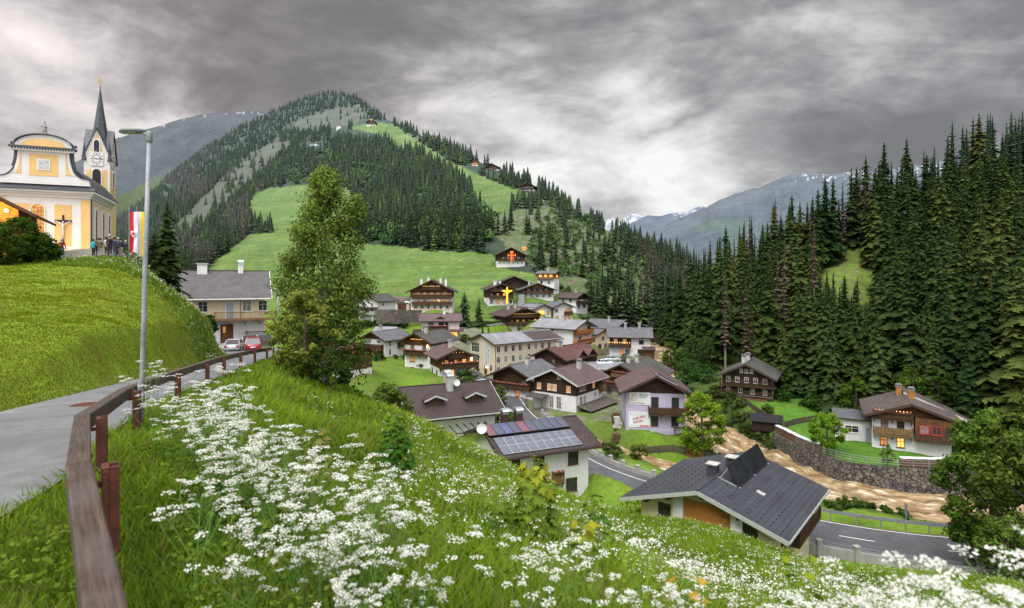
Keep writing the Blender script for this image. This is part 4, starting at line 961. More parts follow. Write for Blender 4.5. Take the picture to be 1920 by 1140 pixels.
R,RO=make_house('lilac','lilac house with two billboards and a dark balcony by the river',wall='lilac',wood='dwood',roof='rmauve',ox=1.15,oy=1.5,chim=(),
    fw=[(.25-.35,4.5,.98,1.5),(3.05,4.5,.98,1.5),(.2-.35,1.55,.98,1.4),(3.0,1.55,.98,1.4)],sw=[(-2,4.3,1,1.3),(2,4.3,1,1.3),(-2,1.5,1,1.3),(2,1.5,1,1.3)],frame='bframe',bal=[('f',2.9,-1.15,4.9,'bal',1.2,0)])
h=HS['lilac'];W,L=h['W'],h['L'];tp=math.radians(h['pitch'])
MB().extrude([(-W/2-.03,5.95),(W/2+.03,5.95),(0,roof_z(h,0)-.02)],-L/2-.07,-L/2+.2).build('boarded_gable',mt['dwood'],R)
window(R,'f',0,7.2,.7,.6,W,L,0,'bframe',off=.08,sill=False)
for i in range(3):
    m=MB(); v=1.5; m.box((0,0,0),(3.0,1.0,.09),0,ry=tp); m.box((0,0,-.02),(3.06,1.06,.09),1,ry=tp); o=m.build('solar_collector',[mt['thermal'],mt['pvframe']],RO); o.location=(1.75,-L/2-.75+i*1.1,roof_z(h,1.75)+.42)
h['signs']=(W,L)

R,RO=make_house('whiteduo','white house with dark boarded upper floor and mauve brown roof on the street corner',wall='white',roof='rmauve',ox=1.0,oy=1.1,fas='pale',chim=((.18,.12),),
    fw=[(-3.4,4.0,.75,1.05,2),(-1.1,4.0,.75,1.05,2),(0,4.0,.75,1.05,2),(3.0,4.0,.75,1.05,2),(1.0,6.0,.55,.55),(-3,2.0,1.5,.6),(-.7,1.3,.8,2.2),(.9,1.3,.9,2.2)],
    sw=[(-3.3,4.1,.7,1.0),(-2,4.1,.7,1.0),(1.5,4.1,.7,1.1,2),(-3.2,1.6,.7,1.8),(-1.9,1.6,.7,1.8),(2.2,2.2,.8,.8)],frame='chalk',bal=[('r',2.9,3.6,5.0,'balw',1.0,0)])
h=HS['whiteduo'];W,L=h['W'],h['L']
m=MB(); m.box((-3.0,-L/2-1.3,2.35),(3.6,2.6,.08),0,rx=.12); 
for xx in(-4.6,-1.4): m.beam((xx,-L/2-2.4,-1),(xx,-L/2-2.4,2.2),.1,.1,0)
m.build('porch_canopy',mt['rmoss'],R)
m=MB(); m.box((W/2+1.5,1,.75),(3.0,L+1.5,.1),0,ry=.22); 
for yy in(-4.5,-2,.5,3,5.5): m.beam((W/2+2.8,yy,-1.5),(W/2+2.8,yy,.4),.12,.12,0)
m.build('lean_to_roof',mt['greywood'],R)
R,RO=make_house('greyduo','dark boarded house with slate grey roof behind the street corner tree',wall='white',roof='rgrey',ox=1.2,oy=1.2,fas='rafter',chim=((.1,-.1),),
    fw=[(-2.6,1.0,.9,1.1),(1.2,1.0,.9,1.1,2),(2.9,3.3,.9,1.0)],frame='bframe',bal=[('f',2.1,-4.6,4.6,'bal',.9,1)])
R,RO=make_house('brownold','old brown timber house with mossy grey roof and flower balconies behind the lilac house',wall='grey',wood='bwood',roof='rmoss',ox=1.3,oy=1.4,chim=((.08,-.05),(.02,-.3)),
    fw=rowof(4,-3.4,3.4,2.7,.85,1.1)+rowof(3,-1.5,1.5,4.7,.7,.9)+rowof(3,-3,2,.2,.9,1.1),frame='bframe',bal=[('f',1.7,-4.9,4.9,'bal',1.1,1),('f',3.9,-2.2,2.2,'balw',1.0,1)])
R,RO=make_house('redgable','dark chalet with wine red roof and two cross gables beside the school',wall='white',roof='rwine',ox=1.1,oy=1.3,chim=((.02,-.28),(.02,-.2)),
    fw=rowof(4,-3.2,3.2,2.7,.8,1.0)+rowof(2,-2.2,2.2,.3,.8,1.0),sw=rowof(6,-5.5,5.5,2.5,.75,1.1)+[(4.2,.5,.9,1.3),(5.6,.5,.9,1.3)],frame='bframe',bal=[('f',1.6,-4.3,4.3,'bal',1.0,0)])
h=HS['redgable']
for yy in(-1.0,3.2):
    x=h['W']/2+.25;z=roof_z(h,h['W']/2);m=MB(); m.extrude([(yy-1.75,z-1.2),(yy+1.75,z-1.2),(yy,z+1.7)],0,.0+.01); m.v=[(x-.0+0*v[1],v[0],v[2]) for v in m.v]
    m=MB(); m.mesh([(x,yy-1.7,z-1.3),(x,yy+1.7,z-1.3),(x,yy+1.7,z),(x,yy,z+1.35),(x,yy-1.7,z)],[(0,1,2,3,4)],0); g_=m.build('cross_gable',mt['dwood'],RO)
    m=MB()
    for s in(-1,1): m.mesh([(x+.9,yy,z+1.5),(x+.9,yy+s*2.3,z-.35),(x-1.2,yy+s*2.3,z-.35),(x-4.2,yy,z+1.5),(x+.9,yy,z+1.65),(x+.9,yy+s*2.3,z-.2),(x-1.2,yy+s*2.3,z-.2),(x-4.2,yy,z+1.65)],[(0,1,2,3),(4,7,6,5),(0,4,5,1),(1,5,6,2)],0)
    m.build('gable_roof',mt['rwine'],g_)

# the school
R,RO=make_house('school','long beige school building with rows of white windows and a tall mural',name='school',cat='school',wall='beige',roof='rlgrey',ox=.7,oy=.8,fas='rafter',chim=(),
    sw=[(-9.6+i*2.35+(i//4)*.55-.4,z,.95,1.5) for z in(6.3,3.7,1.1) for i in range(8)],fw=[(-3.1,1.5,1.0,.9),(3.9,1.5,1.1,1.5)],frame='chalk')
h=HS['school'];W,L=h['W'],h['L']
for z in(6.2,3.2):
    window(R,'f',-3.1,z,3.4,2.4,W,L,0,'chalk',off=.01,mull=4)
m=MB(); m.bb(.9,3.3,-L/2-.07,-L/2-.01,1.9,7.3,0); m.build('mural',mt['mural'],R)
m=MB(); m.bb(.75,.9,-L/2-.09,-L/2-.01,1.8,7.4); m.bb(3.3,3.45,-L/2-.09,-L/2-.01,1.8,7.4); m.bb(.9,3.3,-L/2-.09,-L/2-.01,7.3,7.4); m.bb(.9,3.3,-L/2-.09,-L/2-.01,1.8,1.9); m.build('mural_frame',mt['chalk'],R)
m=MB(); m.bb(.9,2.1,-L/2-.06,-L/2-.01,-.5,1.7,0); m.build('door',mt['bwood'],R)
m=MB(); m.lathe([(.05,0),(.2,.12),(.2,.32),(.05,.4)],8,(2.4,-L/2-.4,1.4)); m.build('wall_lamp',mt['lamp'],R)
m=MB(); m.tube([(W/2+.06,-L/2+.1,-.5),(W/2+.06,-L/2+.1,7.6)],.07,6); m.build('downpipe',mt['rafter'],R)
m=MB(); tp=math.radians(h['pitch']); m.box((3.3,6.5,roof_z(h,3.3)+.34),(5.6,10,.05),0,ry=tp); m.build('roof_membrane',mt['rbrown'],RO)

R,RO=make_house('woodlit','brown timber house lit by candles with mauve roof and white ground floor',wall='white',wood='bwood',roof='rmauve',ox=1.2,oy=1.4,chim=((-.05,-.1),),
    fw=[(-2.0,2.7,.8,1.0,2),(0,2.7,.8,1.0,2),(1.7,2.7,.8,1.0,1),(-.7,4.2,.6,.8),(.6,4.2,.6,.8),(-1.0,.7,1.1,1.0,1),(2.0,.7,.8,.9)],lw=[(-2,2.8,.7,1.0),(1.2,2.8,.7,1.0),(-2,.6,.6,.9),(1.2,.5,.6,.8)],frame='bframe',
    bal=[('f',1.7,-3.5,4.4,'bal',1.2,1,True,.8),('f',3.55,-1.9,2.1,'bal',.9,0,True,.6)])
MB().lathe([(.05,0),(.16,.1),(.16,.5),(.05,.6)],8,(3.1,-HS['woodlit']['L']/2-.4,2.9)).build('porch_lamp',mt['lamp'],R)
R,RO=make_house('talltan','tall white house with tan boarded gable, carved balcony and weathered grey roof',wall='white',wood='bwood',roof='rmoss',ox=1.2,oy=1.3,chim=((.1,-.25),),
    fw=[(-1.4,4.2,.9,1.2),(1.9,4.2,.9,1.2),(-1.4,1.7,1.2,1.0,2),(-1.4,-.6,.9,.9)],frame='bframe',bal=[('f',2.9,-3.3,2.8,'bal',.9,1)],lights=[('f',-1.6,2.0,6.2,.32),])
MB().lathe([(.05,0),(.14,.1),(.14,.4),(.05,.5)],8,(3.0,-HS['talltan']['L']/2-.4,4.7)).build('porch_lamp',mt['lamp'],R)
R,RO=make_house('whitebalc','white house with grey roof, brown gable and one long dark balcony',wall='white',roof='rgrey',ox=1.1,oy=1.2,chim=((.0,-.25),),
    fw=[(-1.6,3.5,.9,1.0),(1.6,3.6,1.2,.6),(-1.1,1.0,1.0,1.1,1),(1.6,1.0,1.6,1.1,2)],sw=[(-2.6,3.2,.7,1.3),(-2.6,1.0,.7,1.4)],frame='chalk',bal=[('f',2.0,-3.7,3.3,'bal',1.0,0),('r',2.3,.2,5.2,'bal',1.3,0)],lights=[('f',-2.4,3,.3,.5)])
h=HS['whitebalc']; MB().extrude([(-h['W']/2+.1,4.2),(h['W']/2-.1,4.2),(0,roof_z(h,0)-.04)],-h['L']/2-.08,-h['L']/2+.2).build('boarded_gable',mt['bwood'],R)
R,RO=make_house('greyhouse','pale grey house with open concrete balcony above a red parked car',wall='white',roof='rmoss',ox=1.0,oy=1.0,chim=(),
    fw=[(-1.8,5.0,.8,1.0),(1.8,5.0,.8,1.0),(-.5,2.9,1.6,1.6),(2,2.9,1.0,1.3)],sw=[(-2,5.0,.8,1.0)],frame='frame',bal=[('f',2.0,-4.6,4.1,'concrete',1.9,0,True)])
MB().box((0,-HS['greyhouse']['L']/2-.95,4.1),(8.9,2.2,.12),0,rx=.14).build('canopy',mt['rafter'],R)
for xx in(-1.6,3.2): MB().bb(xx-.12,xx+.12,-HS['greyhouse']['L']/2-1.7,-HS['greyhouse']['L']/2-1.46,-2,1.8).build('pillar',mt['white'],R)
R,RO=make_house('redroof','brown shed under a bright red roof half hidden by the birch',name='shed',cat='shed',wall='white',wood='bwood',roof='rred',ox=1.0,oy=1.0,chim=(),lights=[('l',-2.5,2.5,3.6,1.0)])
dish(R,(-HS['redroof']['W']/2-.6,-3.8,1.9),.5,(math.radians(70),0,math.radians(-20)))
R,RO=make_house('chalet','broad brown chalet with two lit balconies and a wide dark gable above a stone wall',wall='pink',wood='bwood',roof='rbrown',ox=1.7,oy=1.8,chim=((-.28,-.1),(-.12,.1),(.18,.15),(.33,-.2)),chm='whitechim',
    fw=rowof(6,-5.4,5.4,.9,.9,1.0)+rowof(5,-4.6,4.9,3.0,.9,1.1,(0,0,2,1,2))+rowof(5,-4.6,4.6,5.4,.8,1.1)+rowof(3,-2.2,2.2,7.9,.7,.8),frame='frame',
    bal=[('f',1.95,-6.6,7.2,'bal',1.2,0,True,1.3),('f',4.35,-6.6,7.0,'bal',1.3,0,True,.55),('f',7.0,-3.2,3.2,'bal',1.0,0,True,.4)],lights=[('f',-6.4,6.6,.15,.9)])
R,RO=make_house('pinkhouse','rose white house with candlelit window boxes and a tiny central dormer',wall='pink',wood='dwood',roof='rmauve',ox=.9,oy=.8,chim=((.05,.1),),chm='whitechim',
    sw=[(-2.7,4.2,1.5,1.1),(.2,4.2,1.4,1.1),(1.7,4.2,.8,1.0),(-2.6,1.5,1.3,1.4),(.2,1.7,1.3,.7,2),(3.8,1.3,1.9,1.2,1),(1.6,1.1,1.2,2.0,2)],frame='bframe',bal=[('r',2.75,-4.9,2.2,'bal',.9,1)],lights=[('r',-4.8,2,.1,.6)])
h=HS['pinkhouse'];x=h['W']/2-1.6; m=MB(); m.mesh([(x+.9,-1.2,5.2),(x+.9,1.2,5.2),(x+.9,0,6.1)],[(0,1,2)],0); dmr=m.build('dormer',mt['dwood'],RO)
m=MB()
for s in(-1,1): m.mesh([(x+1.4,0,6.35),(x+1.4,s*1.8,5.45),(x-.2,s*1.8,5.6),(x-1.6,0,6.35)],[(0,1,2,3)],0)
m.build('dormer_roof',mt['rmauve'],dmr)
m=MB(); m.box((h['W']/2+1.0,4.6,2.5),(2.6,4.0,.14),0,ry=.2); m.build('porch_roof',mt['rwine'],R)
m=MB(); m.bb(-h['W']/2+1,h['W']/2+1.2,-h['L']/2-2.6,-h['L']/2-.02,-2,2.2,0); m.build('garden_room',mt['dwood'],R)
R,RO=make_house('brownbig','large dark brown timber house with long candlelit balconies on a white base',wall='white',roof='rbrown',ox=1.5,oy=1.7,chim=((-.1,-.15),(-.22,.1)),
    fw=rowof(5,-4.2,4.4,3.5,.8,1.1,(0,2,2,0,1))+rowof(4,-3.8,4,5.9,.8,1.0)+rowof(2,-1.5,3.6,.9,1.1,1.2),lw=rowof(3,-3.5,3.5,3.5,.8,1.1),frame='bframe',
    bal=[('f',2.5,-5.7,5.7,'bal',1.2,0,True,0),('f',4.9,-5.7,5.7,'bal',1.1,0,True,.5)],lights=[('f',-2.2,3.2,7.6,.5)])
R,RO=make_house('hotel','white guesthouse with honey coloured balconies under a wide grey roof',wall='white',roof='rlgrey',ox=1.0,oy=1.6,fas='rafter',chim=((-.1,-.05),),
    fw=rowof(4,-3.6,3.6,4.9,1.0,1.3,(0,2,2,0))+rowof(4,-3.6,3.6,2.2,1.0,1.3,(2,0,2,2)),lw=[(-3.5,4.4,.8,.9),(-.5,4.4,.8,.9)],frame='bframe',bal=[('f',3.9,-4.6,4.6,'owood',1.3,0),('f',1.1,-4.9,5.2,'owood',1.4,1)])
R,RO=make_house('solarangel','house with pale solar panels and a golden angel of lights on its wall',wall='white',wood='bwood',roof='rgrey',ox=1,oy=1.1,chim=(),fw=[(2.2,3.6,.9,1.0,2),(2.2,1.0,.9,1.2)],lw=[],frame='bframe')
h=HS['solarangel'];tp=math.radians(h['pitch'])
for i in range(5):
    x=-2.2; o=MB().box((0,0,0),(2.6,1.3,.08),0,ry=-tp).build('solar_panel',mt['rlgrey'],RO); o.location=(x,-3.6+i*1.75,roof_z(h,x)+.45)
R,RO=make_house('twingable','white house with lit windows and a small carved centre gable',wall='white',wood='bwood',roof='rgrey',ox=.9,oy=1.0,chim=(),fw=[(-2.6,3.6,1.0,1.1),(1.6,3.6,1.2,1.2,2),(2.9,3.5,.8,1.2,2),(-2.4,1.0,1.0,1.2,2),(.6,1.0,1.3,1.3,2),(2.6,1.0,.9,1.4,2)],lw=[(-1,3.4,.9,1.1),(2,3.4,.9,1.1)],frame='bframe',bal=[('f',2.3,.4,3.6,'bal',.9,0)])
R,RO=make_house('crucifix','chalet with a large golden crucifix of lights on its balcony front',wall='white',roof='rbrown',ox=1.3,oy=1.6,chim=((-.2,-.2),(-.1,0),(.05,-.1)),chm='whitechim',
    fw=rowof(4,-3.8,3.8,3.7,.9,1.1,(0,2,1,0))+rowof(4,-3.8,3.8,1.1,.9,1.3,(0,2,2,0))+rowof(3,-2.4,2.4,6.0,.8,1.0),frame='bframe',bal=[('f',2.5,-4.7,4.7,'bal',1.2,0),('f',5.0,-4.7,4.7,'bal',1.1,0)])
make_house('behind','dark chalet with plain grey roof standing right behind the crucifix chalet',wall='white',roof='rmoss',ox=1.5,oy=1.6,chim=(),fw=rowof(4,-4,4,2.9,.9,1.0),frame='bframe',bal=[('f',1.8,-6,6,'bal',1,0)])
make_house('longchalet','wide chalet with low grey roof and dark gable beside the crucifix chalet',wall='white',roof='rgrey',ox=1.5,oy=1.6,chim=((-.2,0),),fw=rowof(5,-5,5,1.3,1.1,1.2)+rowof(4,-3.6,3.6,3.5,.9,1.0),frame='frame',bal=[('f',2.4,-6.5,6.5,'bal',1.2,0),('f',4.3,-2.4,2.4,'bal',1,1)])
make_house('litsmall','small house with its whole upper storey lit orange above the other chalets',wall='white',wood='owood',roof='rgrey',ox=.8,oy=.9,chim=((0,0),),fw=[(0,3.8,1.6,1.2,1)],lw=rowof(3,-2.5,2.5,3.8,1.3,1.4,(1,1,1))+[(-2,1.2,.9,1.1),(1.5,1.2,.9,1.1)],sw=rowof(3,-2.5,2.5,3.8,1.3,1.4,(1,1,1)),frame='bframe',bal=[('l',2.6,-3.8,3.8,'balw',1,0)])
make_house('redcross','old dark chalet with glowing orange red cross on its gable at the forest edge',wall='white',wood='logs',roof='rmoss',ox=1.6,oy=1.7,chim=(),fw=rowof(6,-6,6,1.0,.8,.8)+rowof(4,-4,4,3.4,.8,1.0),frame='frame',bal=[('f',2.4,-7,7,'bal',1.2,0)])
make_house('eastwhite','white house with brown roof and dark balconies at the right end of the upper village',wall='white',roof='rbrown',ox=1.1,oy=1.2,chim=((.0,-.2),),fw=[(-2,3.7,1,1.1),(1.6,3.7,1,1.1),(-2,1.1,1,1.2),(1.6,1.1,1,1.2)],lw=[(-2,3.4,.9,1.0),(1.8,3.4,.9,1.0)],frame='bframe',bal=[('f',2.4,-3.7,3.7,'bal',1.1,0)])
make_house('darkbarn','low dark barn with broad brown roof at the edge of the village',name='barn',cat='barn',wall='grey',roof='rbrown',ox=1.3,oy=1.3,chim=((-.1,-.1),),fw=[(-2.4,2.2,1.6,1.3),(2.4,2.2,1.6,1.3)],frame='frame')
make_house('bluebarn','large blue grey roofed building with dark timber gable on the street bend',wall='cream',wood='logs',roof='rgrey',ox=1.3,oy=1.4,chim=((-.2,-.15),),fw=rowof(3,-3,3,4.2,.9,1.1)+rowof(2,-2.4,2.4,1.1,1,1.3),frame='frame')
make_house('cream','small cream annex with grey roof and three windows next to the guesthouse',wall='cream',roof='rgrey',ox=.8,oy=.9,chim=(),fw=[(0,3.4,1.0,.9),(-1.6,1.0,1.2,1.3),(1.2,1.0,1.2,1.3)],lw=[(0,3.2,.9,1.0)],frame='bframe')
R,RO=make_house('inn','inn under an anthracite roof, half dark timber with lanterns and half white',wall='white',roof='rgrey',ox=1.0,oy=.9,chim=((.1,-.1),(.1,.25)),chm='metalcap',
    sw=[(3.2,4.1,1.2,1.0),(3.1,1.2,1.7,1.7),(-2.2,1.2,1.0,1.6,2),(-.6,1.2,1.0,1.6),],fw=[(0,4.0,1,1.1)],frame='bframe')
h=HS['inn'];W,L=h['W'],h['L']
MB().bb(W/2+.005,W/2+.12,-L/2-.02,.4,2.7,5.55).build('boarded_wall',mt['dwood'],R)
for yy,lt in((-3.9,2),(-1.4,2)): window(R,'r',yy,4.3,.9,1.1,W,L,lt,'chalk',off=.13)
m=MB(); m.bb(W/2+.1,W/2+1.3,-L/2-.3,.4,2.65,2.8); rail_mb(m,(W/2+1.3,-L/2-.3,2.8),(W/2+1.3,.4,2.8),1,0,solid=True); bo=m.build('balcony',mt['bal'],R)
m=MB(); 
for i in range(9): m.lathe([(.09,0),(.12,.16),(.03,.28)],6,(W/2+1.35,-L/2+.1+i*.68,3.9))
m.build('lanterns',mt['candle'],bo)
m=MB(); m.box((W/2+1.6,L/2-.4,2.6),(3.4,3.6,.16),0,ry=.16); m.bb(W/2+.1,W/2+2.6,L/2-1.9,L/2+1.0,-1,2.3,1); m.build('side_porch',[mt['rbrown'],mt['bwood']],R)
m=MB(); m.bb(W/2+1.5,W/2+1.75,-L/2,L/2+1,-2,.5); m.build('terrace_wall',mt['concrete'],R)
R,RO=make_house('loghouse','blackened log house with two gallery balconies and small white windows',wall='grey',wood='logs',roof='rmoss',ox=1.1,oy=1.3,chim=((-.1,-.2),(-.05,.05)),
    fw=rowof(5,-3.2,3.2,3.5,.6,.85)+rowof(4,-3.2,3.2,1.5,.6,.85)+rowof(3,-.9,.9,5.2,.45,.6),sw=rowof(3,-2.7,2.7,3.4,.6,.85)+rowof(2,-2.2,1,1.4,.6,.85),frame='frame',
    bal=[('f',2.45,-4.7,4.7,'bal',.9,0,False),('f',.5,-4.7,4.7,'bal',.9,0,False)])
m=MB(); m.bb(-1,3.6,-HS['loghouse']['L']/2-.9,-HS['loghouse']['L']/2-.05,-.3,.5); m.build('firewood_store',mt['firewood'],R)
R,RO=make_house('chaletlawn','white and brown chalet with weathered roof on the lawn above the river wall',wall='white',wood='bwood',roof='rtilegrey',ox=1.1,oy=1.3,chim=((-.08,.28),(.06,.0)),chm='owood',
    fw=[(-3.2,.9,.75,1.1,2),(-1.2,.9,.75,1.2,1)],sw=[(-3.0,1.0,2.0,1.8),(-.8,1.1,.5,.9)],frame='bframe',bal=[('f',2.05,-4.5,.2,'balw',1.0,0),('f',4.25,-4.5,.2,'bal',.9,1,True,.4)])
h=HS['chaletlawn'];W,L=h['W'],h['L']
MB().bb(-W/2-.02,.3,-L/2-.10,-L/2+.1,2.2,4.2).build('white_panel_wall',mt['white'],R)
for u in(-3.1,-1.2): window(R,'f',u,3.25,.75,1.15,W,L,0,'bframe',off=.11)
m=MB(); m.bb(.4,W/2+1.1,-L/2-1.2,-1.5,1.6,4.75); bay=m.build('timber_bay',mt['bwood'],R)
m=MB(); m.bb(.38,W/2+1.16,-L/2-1.27,-L/2-1.19,1.55,2.6); m.bb(W/2+1.09,W/2+1.17,-L/2-1.27,-1.5,1.55,2.6); m.build('bay_skirting',mt['bal'],bay)
for u in(1.4,2.8,4.3): window(R,'f',u,3.3,.95,1.0,W,L+2.4,0,'redpaint' if u<4 else 'bframe',off=.03)
window(R,'r',-3.0,3.3,1.2,1.0,W+2.2,L,0,'bframe',off=.03)
# barn wing: its roof runs on from the main ridge and sweeps far down
m=MB(); tp=math.radians(24); zr=roof_z(h,0)+.55
P0=[(0.2,-.8),(9.6,-.8)]
V=[(-.3,1.0,zr),(8.4,1.0,zr-8.7*math.tan(tp)),(8.4,L/2+3.0,zr-8.7*math.tan(tp)),(-.3,L/2+3.0,zr)]
m.mesh(V+[(a,b,c+.24) for a,b,c in V],[(0,1,2,3),(7,6,5,4),(0,4,5,1),(1,5,6,2),(2,6,7,3),(3,7,4,0)],0)
m.beam((-.3,.96,zr+.1),(8.45,.96,zr+.1-8.7*math.tan(tp)),.06,.34,1); m.build('barn_roof',[mt['rtilegrey'],mt['pale']],R)
m=MB(); m.mesh([(W/2,1.9,-4),(7.6,1.9,-4),(7.6,1.9,zr-8.1*math.tan(tp)),(W/2,1.9,zr-5.3*math.tan(tp)-.1),(W/2,L/2+2.4,-4),(7.6,L/2+2.4,-4),(7.6,L/2+2.4,zr-8.1*math.tan(tp)),(W/2,L/2+2.4,zr-5.3*math.tan(tp)-.1)],[(0,1,2,3),(5,4,7,6),(1,5,6,2),(0,3,7,4)]); m.build('barn_wall',mt['bwood'],R)
MB().bb(W/2+1.2,7.7,1.75,1.88,-4,1.0).build('barn_base',mt['white'],R)
m=MB(); m.box((W/2+2.3,-1.0,2.25),(3.0,3.6,.1),0,ry=.30); m.beam((W/2+3.6,-2.6,-1),(W/2+3.6,-2.6,1.8),.14,.14,1); m.beam((W/2+3.6,.6,-1),(W/2+3.6,.6,1.8),.14,.14,1); m.build('porch_canopy',[mt['rgrey'],mt['bwood']],R)
m=MB(); m.bb(W/2+.9,W/2+2.4,-.2,1.7,2.5,2.62); rail_mb(m,(W/2+2.4,-.2,2.6),(W/2+2.4,1.7,2.6),1,0,solid=True); m.beam((W/2+2.6,1.2,2.5),(W/2+5.2,.6,0),.9,.12); rail_mb(m,(W/2+2.6,.8,2.5),(W/2+5.2,.2,0),.9); m.build('outside_stair',mt['bal'],R)
dish(R,(W/2+1.5,-1.9,3.4),.42,(math.radians(75),0,math.radians(60)))
# annexe with flat roof
h=HS['annexe'];W,L=h['W'],h['L'];R=empty('garage',h['p'],math.radians(h['yaw']),'low white annex with flat grey roof beside the chalet on the lawn','garage')
MB().bb(-W/2,W/2,-L/2,L/2,-4,3.1).build('wall',mt['white'],R); m=MB(); m.bb(-W/2-.4,W/2+.4,-L/2-.4,L/2+.4,3.1,3.32,0); m.bb(-W/2-.45,W/2+.45,-L/2-.45,L/2+.45,3.12,3.26,1); m.build('roof',[mt['rgrey'],mt['rafter']],R)
window(R,'f',-.6,1.7,1.7,.9,W,L,0,'frame',off=.01); MB().bb(W/2-1.6,W/2-.7,-L/2-.06,-L/2-.005,0,2.1).build('door',mt['printgrey'],R)
make_house('farend','pale house with grey roof and orange fence glimpsed between the dark spruces',wall='pink',wood='owood',roof='rlgrey',ox=.9,oy=1.0,chim=(),fw=[(-1.5,3.8,.8,1.2),(1.5,3.8,.8,1.2),(-1.5,1.2,.8,1.2),(1.5,1.2,.8,1.2)],sw=[(-2,3.4,.8,1.1),(1,3.4,.8,1.1)],frame='bframe')
m=MB(); m.box((0,-HS['farend']['L']/2-2.2,.7),(7,.08,1.4)); m.build('garden_screen',mt['owood'],HS['farend']['root'])
h=HS['tunnel'];R=empty('tunnel_portal',h['p'],math.radians(8),'low brick retaining building with a blue gate at the far end of the road','building')
MB().bb(-4,4,-3,3,-6,7.4).build('wall',M('old_brick',(.33,.16,.11),.9,.2,.5,'brick',.5,.25,.02,alt=(.26,.13,.09),mcol=(.22,.2,.18)),R); MB().bb(-4.3,4.3,-3.4,3,7.4,8.2).build('roof',mt['concrete'],R)
MB().bb(1.4,3.4,-3.1,-3.01,-.5,4.2).build('gate',M('blue_gate',(.04,.13,.30),.5,.1),R); MB().bb(1.6,3.2,-3.08,-3.01,5.0,6.2).build('opening',mt['black'],R)
m=MB(); m.beam((-5.5,-3.3,3.5),(-2,-3.3,-1.0),.4,.6); m.build('stair_parapet',mt['concrete'],R)
# high on the mountain
make_house('topchalet','dark farmhouse crowned by a lit golden cross near the mountain top',wall='white',roof='rbrown',ox=1.4,oy=1.4,chim=(),fw=rowof(5,-5.5,5.5,4.6,1.2,1.4)+rowof(4,-5,5,1.5,1.2,1.2),frame='frame',bal=[('f',3.4,-7.5,7.5,'bal',1.2,0)])
make_house('topwhite','small white house with brown roof on the upper meadow left of the crowned farmhouse',wall='white',roof='rmauve',ox=.9,oy=.9,chim=(),fw=rowof(3,-2.6,2.6,3.2,1,1.2)+rowof(3,-2.6,2.6,1.0,1,1.2))
make_house('ridgechalet','dark two storey farmhouse with white base on the grassy spur',wall='white',roof='rbrown',ox=1.4,oy=1.4,chim=(),fw=rowof(5,-5,5,3.6,1,1.2)+rowof(4,-4.5,4.5,1.0,1,1),bal=[('f',2.4,-6.8,6.8,'bal',1.2,0)])
make_house('ridgebarn','small orange brown timber barn among trees on the grassy spur',name='barn',cat='barn',wall='grey',wood='owood',roof='rmauve',ox=.9,oy=.9,chim=(),fw=rowof(2,-2,2,2.6,1,1.1))
make_house('spurchalet','dark farmhouse with grey roof on the lower edge of the spur meadow',wall='white',roof='rmoss',ox=1.4,oy=1.4,chim=(),fw=rowof(5,-5,5,3.2,1,1.1)+rowof(3,-4,4,.9,1,.9),bal=[('f',2.1,-6.8,6.8,'bal',1.2,0)])
make_house('slopehut','long low white stable on the clear cut slope',name='stable',cat='stable',wall='white',roof='rlgrey',ox=.6,oy=.6,chim=(),sw=rowof(4,-5,5,1.6,1,.9))
# light figures on the chalets
def light_cross(key,mat,w,hgt,z,y,u,double,label,name):
    h=HS[key];m=MB();t=.11;yy=-h['L']/2-y
    m.bb(u-t,u+t,yy-.1,yy+.1,z,z+hgt)
    m.bb(u-w/2,u-t,yy-.1,yy+.1,z+hgt*.62-t,z+hgt*.62+t); m.bb(u+t,u+w/2,yy-.1,yy+.1,z+hgt*.62-t,z+hgt*.62+t)
    if double:
        for s in(-1,1):
            m.bb(u+s*w*.5-t*.5,u+s*w*.5+t*.5,yy-.09,yy+.09,z+hgt*.46,z+hgt*.78)
            m.bb(u+s*.75-t*.5,u+s*.75+t*.5,yy-.09,yy+.09,z+hgt*.1,z+hgt*.52); m.bb(u+s*.75-t*.5,u+s*.75+t*.5,yy-.09,yy+.09,z+hgt*.74,z+hgt*.95)
        m.bb(u-.75,u+.75,yy-.09,yy+.09,z+hgt*.95,z+hgt)
    return m.build(name,mt[mat],h['root'])
light_cross('redcross','neon',3.9,5.6,1.6,1.5,0.4,True,'','light_cross')
light_cross('topchalet','gold',5.0,6.0,7.0,1.6,0,False,'','light_cross')
def crucifix_mb(mb,mi_f,mi_c,s=1.0,cross=True):
    """figure with raised arms on a cross, facing -y, feet at z 0"""
    if cross: mb.bb(-.13*s,.13*s,.05*s,.2*s,-.6*s,3.2*s,mi_c); mb.bb(-1.15*s,1.15*s,.05*s,.2*s,2.28*s,2.52*s,mi_c)
    mb.tube([(.02*s,-.02,0),(.05*s,-.1*s,.45*s),(.0,-.04*s,.95*s),(0,-.02*s,1.3*s),(0,-.06*s,1.75*s),(0,-.02*s,2.05*s)],[.06*s,.09*s,.15*s,.13*s,.19*s,.08*s],8,mi_f)
    for sg in(-1,1): mb.tube([(sg*.14*s,-.02*s,1.9*s),(sg*.55*s,-.02*s,2.12*s),(sg*1.02*s,.0,2.4*s)],[.085*s,.065*s,.04*s],6,mi_f)
    mb.lathe([(.02*s,0),(.11*s,.06*s),(.13*s,.16*s),(.1*s,.27*s),(.02*s,.31*s)],8,(.03*s,-.08*s,2.06*s),mi_f)
m=MB(); crucifix_mb(m,0,0,1.7); o=m.build('light_crucifix',mt['gold'],HS['crucifix']['root']); o.location=(2.0,-HS['crucifix']['L']/2-2.0,1.2)
m=MB(); m.tube([(0,0,0),(.1,0,1.0),(0,0,2.0),(.05,0,2.9)],[.3,.4,.3,.15],8); m.lathe([(.02,0),(.22,.1),(.22,.4),(.02,.5)],8,(.05,0,3.0))
